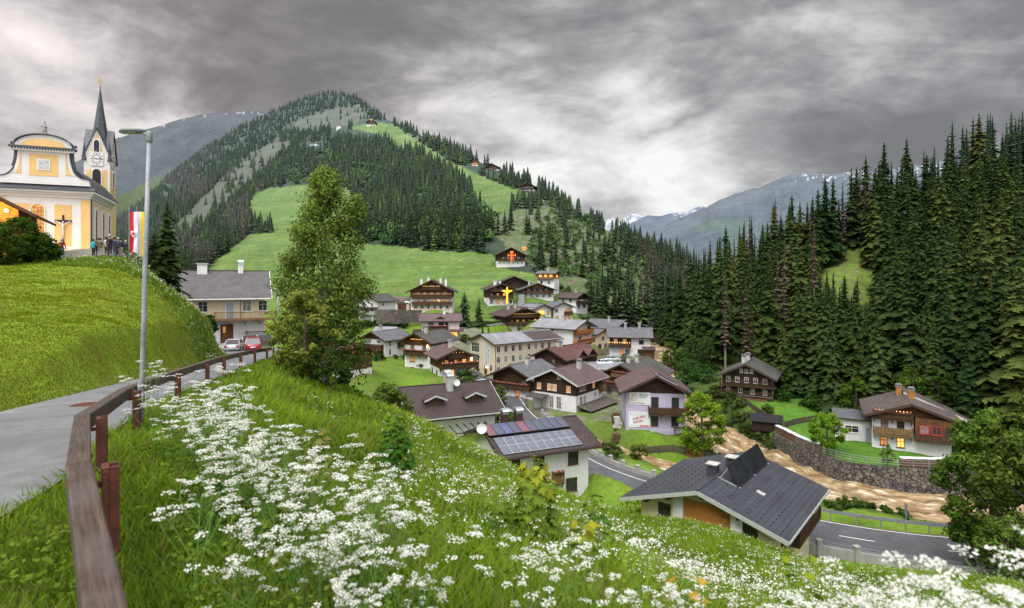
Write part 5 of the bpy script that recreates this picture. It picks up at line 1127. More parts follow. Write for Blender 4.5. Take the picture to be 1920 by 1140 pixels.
for s in(-1,1): m.tube([(s*.1,0,2.5),(s*.8,0,3.3),(s*1.0,0,2.4),(s*.5,0,1.4)],[.1,.16,.12,.05],6)
m.tube([(0,0,2.4),(-.7,-.1,2.1),(-1.1,-.2,1.4)],.1,6); o=m.build('light_angel',mt['gold'],HS['solarangel']['root']); o.location=(-1.0,-HS['solarangel']['L']/2-.5,1.0)
# heart of lights beside the cross chalet
p=PT(983,466,onM1(983,480)); m=MB(); pts=[]
for k in range(25):
    t=2*PI*k/24; pts.append((1.1*math.sin(t)**3*1.1,0,.95*math.cos(t)-.36*math.cos(2*t)-.14*math.cos(3*t)))
m.tube(pts,.13,6,0,cap=False); m.bb(-.1,.1,-.08,.08,-.2,.9,0); m.bb(-.4,.4,-.08,.08,.3,.5,0); m.beam((0,.05,-6),(0,.05,-1.2),.12,.12,1)
o=m.build('light_heart',[mt['neon'],mt['rafter']]); o.location=p; tag(o,'glowing orange heart with cross on a pole beside the chalet','light figure')
print('windows',WCOUNT[0])
# ------------------------------------------------------------------ the church
CH=PT(110,494,88); CH.z=1.85
R=empty('church',(CH.x,CH.y,CH.z),math.radians(23),'ochre and white baroque church with curved gable, statue on top and pointed bell tower','church')
R.scale=(.82,1,1)
W,L,E_=13.2,13.0,10.6
MB().bb(-W/2,W/2,-L/2,L/2,-5,E_).build('wall',mt['chalk'],R)
y=-L/2
def panel(x0,x1,z0,z1,yy=y,mat='ochre',name='ochre_panel',d=.05): return MB().bb(x0,x1,yy-d,yy+.02,z0,z1).build(name,mt[mat],R)
for x0,x1 in((W/2-1.35,W/2-.05),(-W/2+.05,-W/2+1.35)): panel(x0,x1,-1,9.2)
for x0,x1 in((1.5,3.9),(-3.9,-1.5)): panel(x0,x1,2.6,8.4)
for x0,x1 in((-1.15,-.2+1.35),): pass
for x0,x1 in((-1.5-3.9-.2,-1.5-3.0),): pass
panel(4.2-.0,4.2+.75,2.2,8.4) if False else None
# tall arched window in the middle of the front, lit from inside
def arched(parent,w,h,loc,rz,glass='glass',frame='chalk',name='window',mesh_bars=True,proud=.12):
    n=9;pts=[(-w/2,0),(w/2,0)]+[(w/2*math.cos(PI*k/(n-1)),h-w/2+w/2*math.sin(PI*k/(n-1))) for k in range(n)]
    t=.16;out=[(-w/2-t,-t),(w/2+t,-t)]+[((w/2+t)*math.cos(PI*k/(n-1)),h-w/2+(w/2+t)*math.sin(PI*k/(n-1))) for k in range(n)]
    m=MB();k=len(pts)
    for i in range(k):
        j=(i+1)%k;a,b,c,d=pts[i],pts[j],out[j],out[i]
        m.mesh([(a[0],-proud,a[1]),(b[0],-proud,b[1]),(c[0],-proud,c[1]),(d[0],-proud,d[1]),(a[0],.02,a[1]),(b[0],.02,b[1]),(c[0],.02,c[1]),(d[0],.02,d[1])],[(0,1,2,3)[::-1],(0,4,5,1)[::-1],(3,2,6,7)[::-1]],0)
    if mesh_bars:
        for q in np.arange(.5,h-.3,.55): m.bb(-w/2,w/2,-.05,-.02,q-.02,q+.02,1)
        for q in(-w/4,0,w/4): m.bb(q-.02,q+.02,-.051,-.019,0,h-w*.28,1)
    o=m.build(name,[mt[frame],mt['rafter']],parent,loc=loc,rz=rz)
    MB().extrude([(p[0]*.995,p[1]*.995+.005) for p in pts],-.03,.03,0).build('pane',mt[glass],o); return o
CHW=ME('church_window_glow',(1,.42,.08),.8,(.12,.05,.01))
mt['chw']=CHW
arched(R,1.9,4.3,(-.05-5.2+4.4-.0,y-.01,4.1),0,'chw')
# cornice with dentils and little lean-to roof over it
m=MB()
for k,(d,z0,z1) in enumerate(((.25,9.4,9.75),(.5,9.75,10.05),(.8,10.05,10.35))): m.bb(-W/2-d,W/2+d,y-d,L/2,z0,z1-.002,0)
for i in range(34): m.bb(-W/2-.3+i*.41-.09,-W/2-.3+i*.41+.09,y-.68,y-.51,9.8,10.0,0)
m.build('cornice',mt['chalk'],R)
m=MB(); m.mesh([(-W/2-.95,y-.95,10.4),(W/2+.95,y-.95,10.4),(W/2+.6,y+.1,11.0),(-W/2-.6,y+.1,11.0),(-W/2-.95,y-.95,10.3),(W/2+.95,y-.95,10.3)],[(0,1,2,3),(4,5,1,0),(4,0,3),(1,5,2)]); m.build('cornice_roof',mt['rslate'],R)
# curved gable
def scroll(s):
    P=[(W/2-.1,11.2)]; 
    for k in range(13):
        t=k/12; P.append((W/2-.25-(W/2-.25-3.75)*math.sin(t*PI/2)**1.0*1.0 if False else W/2-.3-(W/2-.3-3.55)*(1-(1-t)**2.1), 12.3+5.2*t**2.1))
    return [(s*a,b) for a,b in P]
Rt=scroll(1);Lf=scroll(-1)[::-1]
arc=[(4.05*math.cos(PI*(.5+(k-8)/16*.78)),17.55+0) for k in range(17)]
gp=Rt+[(3.55,17.6)]+[(-3.55,17.6)]+Lf
MB().extrude(gp,y-.02,y+.9).build('gable',mt['chalk'],R)
gb=R.children[-1] if False else None
top=[]
for k in range(15):
    a=PI*(k/14); top.append((4.0*math.cos(a),17.7+2.1*math.sin(a)))
MB().extrude([(4.0,17.62),]+top[1:-1]+[(-4.0,17.62)],y-.015,y+.9).build('gable_crown',mt['chalk'],R)
def inset(poly,f,cx,cz): return [(cx+(a-cx)*f,cz+(b-cz)*f) for a,b in poly]
MB().extrude([(3.1,17.75)]+[(3.15*math.cos(PI*k/10),17.78+1.35*math.sin(PI*k/10)) for k in range(1,10)]+[(-3.1,17.75)],y-.07,y).build('ochre_panel',mt['ochre'],R)
m=MB()
for k in range(14):
    a,b=top[k],top[k+1]; m.beam((a[0]*1.03,y+.25,a[1]+.12),(b[0]*1.03,y+.25,b[1]+.12),1.15,.15,0)
for s in(-1,1):
    P=scroll(s)
    for k in range(1,len(P)-1): m.beam((P[k][0]+s*.1,y+.35,P[k][1]+.08),(P[k+1][0]+s*.1,y+.35,P[k+1][1]+.08),1.0,.10,0)
m.bb(-4.6,4.6,y-.75,y+.5,17.3,17.62,0); m.build('gable_roof',mt['rslate'],R)
m=MB(); 
for i in range(22): m.bb(-4.3+i*.41-.1,-4.3+i*.41+.1,y-.6,y-.03,17.05,17.28,0)
m.bb(-4.45,4.45,y-.5,y-.01,16.85,17.04,0); m.build('dentil_band',mt['chalk'],R)
panel(-2.0,2.0,12.6,16.4)
for s in(-1,1):
    P=[p for p in scroll(s)]; q=[(s*3.1,12.9)]+[(a-s*.35,max(12.9,b-.45)) for a,b in P[1:] if abs(a)>3.5]+[(s*3.1,16.6)]
    q=q if s>0 else q[::-1]; MB().extrude(q,y-.07,y).build('ochre_panel',mt['ochre'],R)
panel(-.95,.95,13.6,15.6,mat='chalk',name='picture_frame',d=.12); panel(-.7,.7,13.85,15.35,mat='mural',name='wall_picture',d=.15)
# statue
m=MB(); m.bb(-.5,.5,y-.1,y+.9,19.7,20.2,0); m.build('statue_base',mt['concrete'],R)
m=MB(); m.tube([(0,y+.4,20.2),(0,y+.4,20.7),(.03,y+.38,21.3),(0,y+.4,21.75),(0,y+.4,21.95)],[.36,.3,.27,.22,.09],10); m.lathe([(.03,0),(.14,.08),(.15,.22),(.05,.34)],9,(0,y+.38,21.95)); m.tube([(-.2,y+.35,21.6),(-.42,y+.2,21.3),(-.2,y+.05,21.35)],[.09,.08,.05],6); m.tube([(.2,y+.35,21.6),(.38,y+.2,21.2),(.1,y+.05,21.3)],[.09,.08,.05],6); m.build('statue',mt['galv'],R,smooth=True)
for o_ in list(R.children):                      # the gable stands a little lower than drawn
    zs=[v.co.z for v in o_.data.vertices]
    if min(zs)>=11.0:
        for v in o_.data.vertices: v.co.z=11.1+(v.co.z-11.1)*.80
# side wall and nave roof
for yy in(-3.6,.6,4.4):
    MB().bb(W/2-.02,W/2+.05,yy-1.5,yy+1.5,.8,9.0).build('ochre_panel',mt['ochre'],R)
    MB().bb(W/2-.01,W/2+.08,yy-1.15,yy+1.15,3.0,8.6).build('window_surround',mt['chalk'],R)
    arched(R,1.2,4.6,(W/2+.085,yy,3.5),PI/2,'curtain')
m=MB(); m.extrude([(-W/2-.8,10.42),(W/2+.8,10.42),(W/2-1.6,13.0),(0,16.0),(-W/2+1.6,13.0)],y+1.0,L/2+2); m.build('roof',mt['rslate'],R)
m=MB(); m.tube([(W/2+.12,y+.35,-1),(W/2+.12,y+.35,9.5),(W/2+.6,y+.1,10.2)],.08,6); m.build('downpipe',mt['rafter'],R)
# crucifix on the wall (base at left of centre bay)
m=MB(); crucifix_mb(m,0,1,1.05); o=m.build('wall_crucifix',[mt['chalk'],mt['black']],R); o.location=(2.75,y-.2,3.6)
for x0,z0,w,hh in((2.4,1.0,1.1,1.3),(3.7,.8,1.0,1.1)): panel(x0,x0+w,z0,z0+hh,mat='beige',name='wall_plaque',d=.06)
m=MB(); m.mesh([(-2.9,y-1.2,2.0),(-1.2,y-1.2,2.0),(-1.2,y-1.2,2.0),(-2.9,y-.02,3.3),(-1.2,y-.02,2.3),(-2.9,y-1.2,3.0)],[(5,1,4,3)],0); m.bb(-3.4,-1.4,y-1.0,y-.02,-1,2.4,0); m.build('side_porch',mt['ochre'],R)
# tower
T=PT(188,494,101.5); Rz=Matrix.Rotation(-math.radians(23),3,'Z'); q=Rz@Vector((T.x-CH.x,T.y-CH.y,0)); tx,ty=q.x/.82,q.y
tw=2.25
MB().bb(tx-tw,tx+tw,ty-tw,ty+tw,-5,19.2).build('tower_wall',mt['chalk'],R)
for z0,z1 in((.5,5.2),(5.5,9.6),(9.9,12.2),(12.5,16.4)):
    MB().bb(tx-tw+.5,tx+tw-.5,ty-tw-.06,ty-tw+.02,z0,z1).build('ochre_panel',mt['ochre'],R); MB().bb(tx+tw-.02,tx+tw+.06,ty-tw+.5,ty+tw-.5,z0,z1).build('ochre_panel',mt['ochre'],R)
arched(R,1.5,3.0,(tx,ty-tw-.07,13.5),0,'black'); arched(R,1.2,2.8,(tx+tw+.07,ty,13.6),PI/2,'black')
# four gablets and the spire
m=MB();gm=MB();gz0,gz1=18.8,24.2
for k in range(4):
    a=k*PI/2; M3=Matrix.Rotation(a,3,'Z')
    def tr(p): v=M3@Vector(p); return (v.x+tx,v.y+ty,v.z)
    gm.mesh([tr((-tw,-tw-.01,17.4)),tr((tw,-tw-.01,17.4)),tr((tw,-tw-.01,18.6)),tr((0,-tw-.01,23.6)),tr((-tw,-tw-.01,18.6))],[(0,1,2,3,4)],0)
    for s in(-1,1): m.mesh([tr((0,-tw-.3,23.6)),tr((s*(tw+.3),-tw-.3,18.5)),tr((0,0,23.6)),tr((0,-tw-.3,23.3)),tr((s*(tw+.3),-tw-.3,18.2))],[(0,1,2),(0,3,4,1)],0)
tg=gm.build('tower_gable',mt['chalk'],R)
for a_,loc in((0,(tx,ty-tw-.03,18.9)),(PI/2,(tx+tw+.03,ty,18.9))):
    MB().extrude([(-1.25,-1.4),(1.25,-1.4),(1.25,-.1),(.1,3.6),(-.1,3.6),(-1.25,-.1)],-.04,.02).build('ochre_panel',mt['ochre'],R,loc=loc,rz=a_)
arched(R,.95,2.0,(tx,ty-tw-.08,19.4),0,'black',mesh_bars=False); arched(R,.95,2.0,(tx+tw+.08,ty,19.4),PI/2,'black',mesh_bars=False)
m.build('gable_roof',mt['rslate'],R)
m=MB(); n=8;pr=[(2.5,19.6),(1.75,21.6),(1.3,23.4),(.9,25.6),(.45,28.4),(.06,31.0)]
m.lathe([(r*1.0,z) for r,z in pr],8,(tx,ty,0)); m.build('spire',mt['rslate'],R)
m=MB(); m.lathe([(.03,0),(.17,.12),(.17,.22),(.03,.34)],10,(tx,ty,31.0)); m.tube([(tx,ty,31.2),(tx,ty,32.6)],.06,6); m.beam((tx-.5,ty,32.1),(tx+.5,ty,32.1),.09,.1); m.beam((tx-.34,ty,31.7),(tx+.34,ty,31.7),.08,.08); m.mesh([(tx-.25,ty,32.6),(tx+.1,ty,32.55),(tx+.3,ty,32.85),(tx,ty,32.8),(tx-.2,ty,33.0)],[(0,1,2,3),(0,3,4)]); m.build('spire_cross',M('gilded',(.45,.30,.06),.35,.1,2,metal=.8,bump=0),R)
for sx_ in(-1,1):
    for sy_ in(-1,1):
        m=MB(); m.lathe([(.5,17.9),(.32,18.8),(.10,20.6),(.03,21.4)],6,(tx+sx_*tw*.98,ty+sy_*tw*.98,0)); m.lathe([(.02,21.4),(.1,21.5),(.1,21.6),(.015,21.72),(.015,22.6)],6,(tx+sx_*tw*.98,ty+sy_*tw*.98,0)); m.build('turret',mt['rslate'],R)
def clock(loc,rz):
    m=MB(); m.bb(-1.15,1.15,-.05,.02,-1.15,1.15); f=m.build('clock_face',mt['chalk'],R,loc=loc,rz=rz)
    m=MB()
    for k in range(12):
        a=2*PI*k/12; m.beam((.72*math.sin(a),-.07,.72*math.cos(a)),(1.02*math.sin(a),-.07,1.02*math.cos(a)),.03,.15 if k%3==0 else .10)
    for k in range(36):
        a=2*PI*k/36;b=2*PI*(k+1)/36; m.beam((.64*math.sin(a),-.065,.64*math.cos(a)),(.64*math.sin(b),-.065,.64*math.cos(b)),.02,.035)
    m.build('clock_numerals',mt['black'],f)
    m=MB(); a=2*PI*(9.25/12); m.beam((0,-.09,0),(.5*math.sin(a),-.09,.5*math.cos(a)),.03,.1); a=2*PI*(13/60); m.beam((0,-.11,0),(.85*math.sin(a),-.11,.85*math.cos(a)),.03,.08); m.build('clock_hands',mt['black'],f)
clock((tx,ty-tw-.1,18.2),0); clock((tx+tw+.1,ty,18.2),PI/2)
# the timber house at the picture edge with its floodlit eaves
p=PT(-62,472,52); p.z=1.8
R=empty('timber_house',p,math.radians(30),'timber house with two bright floodlights under its brown eaves beside the church','house')
hw=dict(W=8.5,he=3.4,pitch=30); ap=4.0+4.25*math.tan(math.radians(30))
MB().extrude([(-4.25,-3),(4.25,-3),(4.25,4.0),(0,ap),(-4.25,4.0)],-4,4).build('wall',mt['owood'],R)
m=MB();tz=math.tan(math.radians(30))
for s in(-1,1):
    P=[(0,ap+.1),(s*5.6,4.0-1.35*tz+.1),(s*5.6,4.0-1.35*tz+.34),(0,ap+.34)]; m.extrude(P if s<0 else P[::-1],-5.4,5.2,0)
m.build('roof',[mt['bwood']],R)
for k,(x,z) in enumerate(((2.7,4.35),(3.55,3.85))):
    MB().lathe([(.03,-.14),(.13,-.05),(.15,.06),(.05,.16)],10,(x,-4.5,z)).build('floodlight',mt['lamp'],R)
for x,z in((2.7,4.35),(3.55,3.85)):
    l=bpy.data.lights.new('floodlight_beam','POINT'); l.energy=260; l.color=(1,.55,.16); l.shadow_soft_size=.15; lo=bpy.data.objects.new('floodlight_beam',l); COL.objects.link(lo)
    lo.location=p+Matrix.Rotation(math.radians(30),3,'Z')@Vector((x,-4.75,z)); 
# warm lamps washing the church front, as in the photograph
for x in(-4.0,3.2):
    l=bpy.data.lights.new('church_flood','SPOT'); l.energy=950; l.color=(1,.62,.25); l.spot_size=math.radians(110); l.spot_blend=.8; l.shadow_soft_size=.3; lo=bpy.data.objects.new('church_flood',l); COL.objects.link(lo)
    a=Vector((CH.x,CH.y,CH.z))+Matrix.Rotation(math.radians(23),3,'Z')@Vector((x,-L/2-4.5,.4)); lo.location=a
    t=Vector((CH.x,CH.y,CH.z))+Matrix.Rotation(math.radians(23),3,'Z')@Vector((x*.9,-L/2,5.0)); lo.rotation_euler=(a-t).to_track_quat('Z','Y').to_euler()
# ------------------------------------------------------------------ trees
def crown_spruce(h,seed,tiers=None,nb=8,twigs=5,R=None,dark=(.016,.032,.012),light=(.055,.088,.026),base=.04,tip=.0):
    """needle fans on drooping branches: returns vertices, triangles, colours"""
    g_=np.random.default_rng(seed);R=R or h*.15;tiers=tiers or int(h*1.5);V=[];C=[]
    t=np.linspace(base,.985,tiers)+g_.normal(0,.008,tiers)
    for ti in t:
        z=h*ti; r=R*(1-ti)**.70*g_.uniform(.72,1.15)+.10
        n=max(4,int(nb*(.55+.45*(1-ti)))); a0=g_.uniform(0,6.3)
        for k in range(n):
            a=a0+2*PI*k/n+g_.normal(0,.18); rl=r*g_.uniform(.55,1.25); dr=rl*g_.uniform(.05,.55)+.05;z=h*ti+g_.normal(0,.018*h*(1-ti)+.05)
            ca,sa=math.cos(a),math.sin(a); br=g_.uniform(.6,1.15)
            for j in range(twigs):
                f0=.15+.85*j/twigs; f1=min(1.08,f0+1.5/twigs); up=.10*rl*math.sin(PI*min(1,f0))
                x0=rl*f0;z0=z-dr*f0**1.5+up; x1=rl*f1;z1=z-dr*f1**1.5+up*.5-.04*rl
                wd=(.30+.62*(1-f0))*rl*.62+.08
                for s in(-1,1):
                    lx,ly=x1,s*wd*g_.uniform(.55,1.15)
                    P=[(x0*.92,0,z0),(x1,s*.03,z1),(x0+(x1-x0)*g_.uniform(.55,.95),ly,(z0+z1)/2-g_.uniform(.05,.20)*rl)]
                    V+= [(p[0]*ca-p[1]*sa,p[0]*sa+p[1]*ca,p[2]) for p in P]
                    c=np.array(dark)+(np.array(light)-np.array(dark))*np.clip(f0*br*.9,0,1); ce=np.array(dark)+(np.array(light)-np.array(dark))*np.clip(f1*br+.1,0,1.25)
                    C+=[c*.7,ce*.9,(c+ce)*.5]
    q=7;zz=[base*h,h*.35,h*.7,h*.92,h*1.01];rr_=[R*.20,R*.22,R*.13,R*.05,.0]
    for a_,b_,ra,rb in zip(zz[:-1],zz[1:],rr_[:-1],rr_[1:]):
        for k in range(q):
            t0,t1=2*PI*k/q,2*PI*(k+1)/q;A=(ra*math.cos(t0),ra*math.sin(t0),a_);B=(ra*math.cos(t1),ra*math.sin(t1),a_);Cc=(rb*math.cos(t1),rb*math.sin(t1),b_);Dd=(rb*math.cos(t0),rb*math.sin(t0),b_)
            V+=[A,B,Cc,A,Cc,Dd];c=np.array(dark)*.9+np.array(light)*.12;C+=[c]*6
    V=np.array(V);F_=np.arange(len(V)).reshape(-1,3);return V,F_,np.array(C)
def crown_far(h,seed,tiers=7,nb=6,R=None,dark=(.012,.022,.011),light=(.040,.060,.024)):
    g_=np.random.default_rng(seed);R=R or h*.17;V=[];C=[]
    for ti in np.linspace(.06,.93,tiers):
        z=h*ti;r=R*(1-ti)**.95*g_.uniform(.8,1.15)+.012*h;a0=g_.uniform(0,6.3);top=min(h,z+h*.9/tiers*1.9)
        for k in range(nb):
            a=a0+2*PI*k/nb;rl=r*g_.uniform(.75,1.2);b=2*PI/nb*.62
            zz=z-g_.uniform(0,.12)*r*2
            V+=[(0,0,top),(rl*math.cos(a-b),rl*math.sin(a-b),zz+r*.25),(rl*1.12*math.cos(a),rl*1.12*math.sin(a),zz)]
            V+=[(0,0,top),(rl*1.12*math.cos(a),rl*1.12*math.sin(a),zz),(rl*math.cos(a+b),rl*math.sin(a+b),zz+r*.25)]
            q=g_.uniform(.55,1.2);c=np.array(dark);l=np.array(light)*q
            C+=[c,c*.6+l*.4,l,c,l*.9,c*.7+l*.3]
    V=np.array(V);return V,np.arange(len(V)).reshape(-1,3),np.array(C)
def clump_cloud(centers,radii,per,size,seed,dark,light,zlo,zhi,flat=.75,sun=(-.35,-.5,.8),drop=0,hang=None):
    """leaf quads gathered in clumps; sunlight put into the vertex colour, sunward and upper leaves lighter"""
    g_=np.random.default_rng(seed);centers=np.asarray(centers);n=len(centers)
    idx=np.repeat(np.arange(n),per);m=len(idx)
    d=g_.normal(0,1,(m,3));d/=np.linalg.norm(d,axis=1,keepdims=True);rad=np.asarray(radii)[idx]*(g_.uniform(0,1,m)**.45)
    off=d*rad[:,None];off[:,2]*=flat
    if hang is not None: off[:,2]=-np.abs(g_.exponential(hang,m))*np.asarray(radii)[idx]; off[:,:2]*=.55
    p=centers[idx]+off
    s=size*g_.uniform(.6,1.35,m)
    nrm=d+g_.normal(0,.6,(m,3))+np.array((0,0,.5));nrm/=np.linalg.norm(nrm,axis=1,keepdims=True)
    t=np.cross(nrm,g_.normal(0,1,(m,3)));t/=np.maximum(1e-6,np.linalg.norm(t,axis=1,keepdims=True));b=np.cross(nrm,t)
    if hang is not None: t=np.stack([g_.normal(0,.25,m),g_.normal(0,.25,m),-np.ones(m)],1);t/=np.linalg.norm(t,axis=1,keepdims=True);b=np.cross(t,g_.normal(0,1,(m,3)));b/=np.linalg.norm(b,axis=1,keepdims=True)
    Q=np.stack([p-t*s[:,None]*.7,p+b*s[:,None]*.42,p+t*s[:,None]*.7,p-b*s[:,None]*.42],1)
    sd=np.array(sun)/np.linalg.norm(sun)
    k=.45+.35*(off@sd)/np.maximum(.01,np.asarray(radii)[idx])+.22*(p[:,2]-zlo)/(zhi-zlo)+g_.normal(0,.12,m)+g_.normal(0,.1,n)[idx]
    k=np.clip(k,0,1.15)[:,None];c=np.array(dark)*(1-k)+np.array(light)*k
    return Q.reshape(-1,3),np.arange(m*4).reshape(-1,4),np.repeat(c,4,0)
def join_np(parts):
    V=[];F_=[];C=[];o=0
    for v,f,c in parts: V.append(v);F_.append(f+o);C.append(c);o+=len(v)
    return np.concatenate(V),np.concatenate(F_),np.concatenate(C)
def trunk_limbs(h,r,seed,limbs=9,spread=.3,fork=.25,lean=.0,top=.92):
    g_=random.Random(seed);m=MB();P=[];R_=[];n=7;ends=[]
    for i in range(n):
        t=i/(n-1);P.append((g_.uniform(-1,1)*.012*h*t+lean*h*t,g_.uniform(-1,1)*.012*h*t,h*top*t));R_.append(r*(1-.9*t)**.9+.012)
    m.tube(P,R_,8)
    for k in range(limbs):
        t=fork+(.9-fork)*(k+.5)/limbs;a=k*2.4+g_.uniform(-.4,.4);i=int(t*(n-1));f=t*(n-1)-i
        b=Vector(P[i]).lerp(Vector(P[min(n-1,i+1)]),f);L=h*spread*(1.15-t*.8)*g_.uniform(.7,1.15);rr=r*(1-t)*.5+.012
        mid=b+Vector((math.cos(a)*L*.5,math.sin(a)*L*.5,L*.32));e=b+Vector((math.cos(a)*L,math.sin(a)*L,L*g_.uniform(.35,.75)))
        m.tube([b,mid,e],[rr,rr*.6,.012],6);ends.append(e)
        for s in range(2):
            a2=a+g_.uniform(-.9,.9);e2=mid+Vector((math.cos(a2)*L*.5,math.sin(a2)*L*.5,L*g_.uniform(.1,.6)));m.tube([mid,e2],[rr*.45,.01],5)
    return m,ends
def make_tree(name,label,cat,p,crown,trunk,mat='leaf',bark='bark',group=None,scale=1.,rz=0.):
    r=empty(name,p,rz,label,cat,group);r.scale=(scale,)*3
    if trunk is not None:
        (trunk if isinstance(trunk,bpy.types.Mesh) else trunk); o=link('trunk',trunk if isinstance(trunk,bpy.types.Mesh) else trunk.data('trunk',mt[bark]),r)
    me=crown if isinstance(crown,bpy.types.Mesh) else npmesh('crown',*crown[:2],mt[mat],crown[2],only_data=True)
    link('crown',me,r); return r
def broadleaf(h,rx,seed,n=60,per=90,size=.16,dark=(.014,.034,.008),light=(.10,.185,.028),base=.18,shape=1.0,trunk_r=None,limbs=9,gap=.8,lean=0,rz_=None):
    g_=np.random.default_rng(seed);cs=[];rs=[]
    zc=h*(base+1)/2;rzv=h*(1-base)/2
    for i in range(n):
        d=g_.normal(0,1,3);d/=np.linalg.norm(d);rr=g_.uniform(.45,1)**.5*(.86+.28*fbm(np.array([d[0]*1.7+seed]),np.array([d[1]*1.7+d[2]*1.3]),2,seed)[0])
        w=rx*(1-.30*shape*max(0,d[2]))
        cs.append((d[0]*w*rr+lean*h*.6,d[1]*w*rr,zc+d[2]*rzv*rr));rs.append(rx*g_.uniform(.17,.34)*gap)
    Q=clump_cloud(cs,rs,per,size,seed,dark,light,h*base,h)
    tm,_=trunk_limbs(h,trunk_r or h*.028,seed,limbs,spread=rx/h*1.0,fork=base*.9,lean=lean)
    return Q,tm
# --- spruces of the far bank: variants shared by all
SP=[]
for k in range(7):
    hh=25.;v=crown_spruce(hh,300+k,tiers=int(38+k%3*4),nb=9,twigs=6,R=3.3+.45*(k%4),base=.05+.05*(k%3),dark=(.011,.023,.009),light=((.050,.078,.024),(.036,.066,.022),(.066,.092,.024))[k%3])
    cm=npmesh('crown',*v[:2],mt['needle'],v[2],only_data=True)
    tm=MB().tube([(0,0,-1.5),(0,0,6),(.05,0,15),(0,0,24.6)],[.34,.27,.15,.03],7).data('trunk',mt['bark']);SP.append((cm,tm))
DEAD=[]
for k in range(3):
    v=crown_spruce(26.,340+k,tiers=26,nb=5,twigs=3,R=2.1,base=.22,dark=(.045,.034,.028),light=(.11,.082,.065));cm=npmesh('crown',*v[:2],mt['needle'],v[2],only_data=True)
    tm=MB().tube([(0,0,-1.5),(0,0,8),(.1,0,18),(0,0,25.8)],[.30,.25,.15,.03],7).data('trunk',M('bleached_trunk%d'%k,(.19,.165,.14),.9,.3,2,bump=.5));DEAD.append((cm,tm))
def place_tree(var,name,label,cat,p,s,rz,group=None,sz=None):
    r=empty(name,p,rz,label,cat,group);r.scale=(s,s,sz or s);link('trunk',var[1],r);link('crown',var[0],r);return r
g1=np.random.default_rng(99)
cand=[]
N_=2600
px=g1.uniform(1228,2420,N_*5);t=g1.uniform(.02,1.02,N_*5)
xyz=RS.xyz(px,t);row,D=RS.rowD(px,t)
keep=[]
cell={}
GL=[(1525,560),(1532,508),(1572,472),(1612,450),(1632,475),(1640,520),(1622,566),(1590,580),(1550,585)]
ing=inpoly(px,row,GL)
for i in range(len(px)):
    if ing[i]: continue
    x,y=xyz[i,0],xyz[i,1]; c=(int(x/5.2),int(y/5.2)); ok=True
    for a in(-1,0,1):
        for b in(-1,0,1):
            for j in cell.get((c[0]+a,c[1]+b),()):
                if (xyz[j,0]-x)**2+(xyz[j,1]-y)**2<4.3**2: ok=False
    if not ok: continue
    if 1585<px[i]<1650 and D[i]<185 and row[i]>560 and g1.random()<.5: continue
    cell.setdefault(c,[]).append(i);keep.append(i)
keep=np.array(keep); vis=keep[(px[keep]<1960)]
order=np.argsort(D[vis]+(fbm(xyz[vis,0]*.1,xyz[vis,1]*.1,2,5)*30)); ind=set(vis[order[:292]].tolist())
print('forest slope trees',len(keep))
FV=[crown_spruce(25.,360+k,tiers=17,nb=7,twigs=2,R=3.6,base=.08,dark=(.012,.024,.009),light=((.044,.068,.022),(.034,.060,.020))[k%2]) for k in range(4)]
mass=[]
for i in keep:
    p=Vector(xyz[i]); s=g1.uniform(.60,1.12)*(1.0 if D[i]>120 else .92); rz=g1.uniform(0,6.3)
    if row[i]<430 and px[i]<1660: s*=.9
    if p.z>60: s*=.95
    if 1500<px[i]<1645 and row[i]>565:
        s=min(s,max(.0,(row[i]-565+g1.uniform(0,60))*D[i]/F/25))
        if s<.22: continue
    dead=(fbm(np.array([p.x*.045]),np.array([p.y*.045]),2,77)[0]>.72) and px[i]<1680 or (1440<px[i]<1660 and 470<row[i]<535 and g1.random()<.2)
    if i in ind:
        if dead: place_tree(DEAD[i%3],'dead_spruce','brown bare spruce with dry needles standing among the green ones on the far slope','tree',p,s,rz,'dead spruces on the forest slope')
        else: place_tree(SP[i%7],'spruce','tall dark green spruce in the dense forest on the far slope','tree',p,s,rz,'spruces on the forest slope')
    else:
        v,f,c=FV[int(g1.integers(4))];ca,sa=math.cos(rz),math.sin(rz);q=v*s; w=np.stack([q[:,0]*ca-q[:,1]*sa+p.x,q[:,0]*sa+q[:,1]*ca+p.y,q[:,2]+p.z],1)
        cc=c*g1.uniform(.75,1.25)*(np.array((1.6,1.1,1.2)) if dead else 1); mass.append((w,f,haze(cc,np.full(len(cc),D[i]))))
V,F_,C_=join_np(mass); tag(npmesh('far_spruce_forest',V,F_,mt['far'],C_),'deep spruce forest filling the upper slope behind the nearer trees','forest',kind='stuff')
# the tall ones along the glade and on the skyline
for px_,row_,D_,s,dead in((1520,515,172,.82,1),(1534,505,176,1.0,0),(1548,500,178,1.08,0),(1562,490,180,1.05,0),(1580,480,184,.95,1),(1596,470,186,1.08,0),(1612,462,187,1.0,1),(1622,472,182,.9,1),(1527,562,152,.8,1),(1606,470,188,1.1,0),(1466,540,190,.9,1),(1480,535,186,1.05,0),(1500,525,182,1.0,0),(1632,470,178,.85,1),(1836,352,225,1.18,0),(1658,420,200,1.15,0),(1700,398,212,1.1,0)):
    p=PT(px_,row_+4,D_)
    if dead: place_tree(DEAD[px_%3],'dead_spruce','bare grey trunk with dry twigs rising at the edge of the bright glade','tree',p,s,px_*1.,'bare trunks round the glade')
    else: place_tree(SP[px_%7],'spruce','tall spruce standing on the skyline above the glade','tree',p,s,px_*1.,'skyline spruces above the glade')

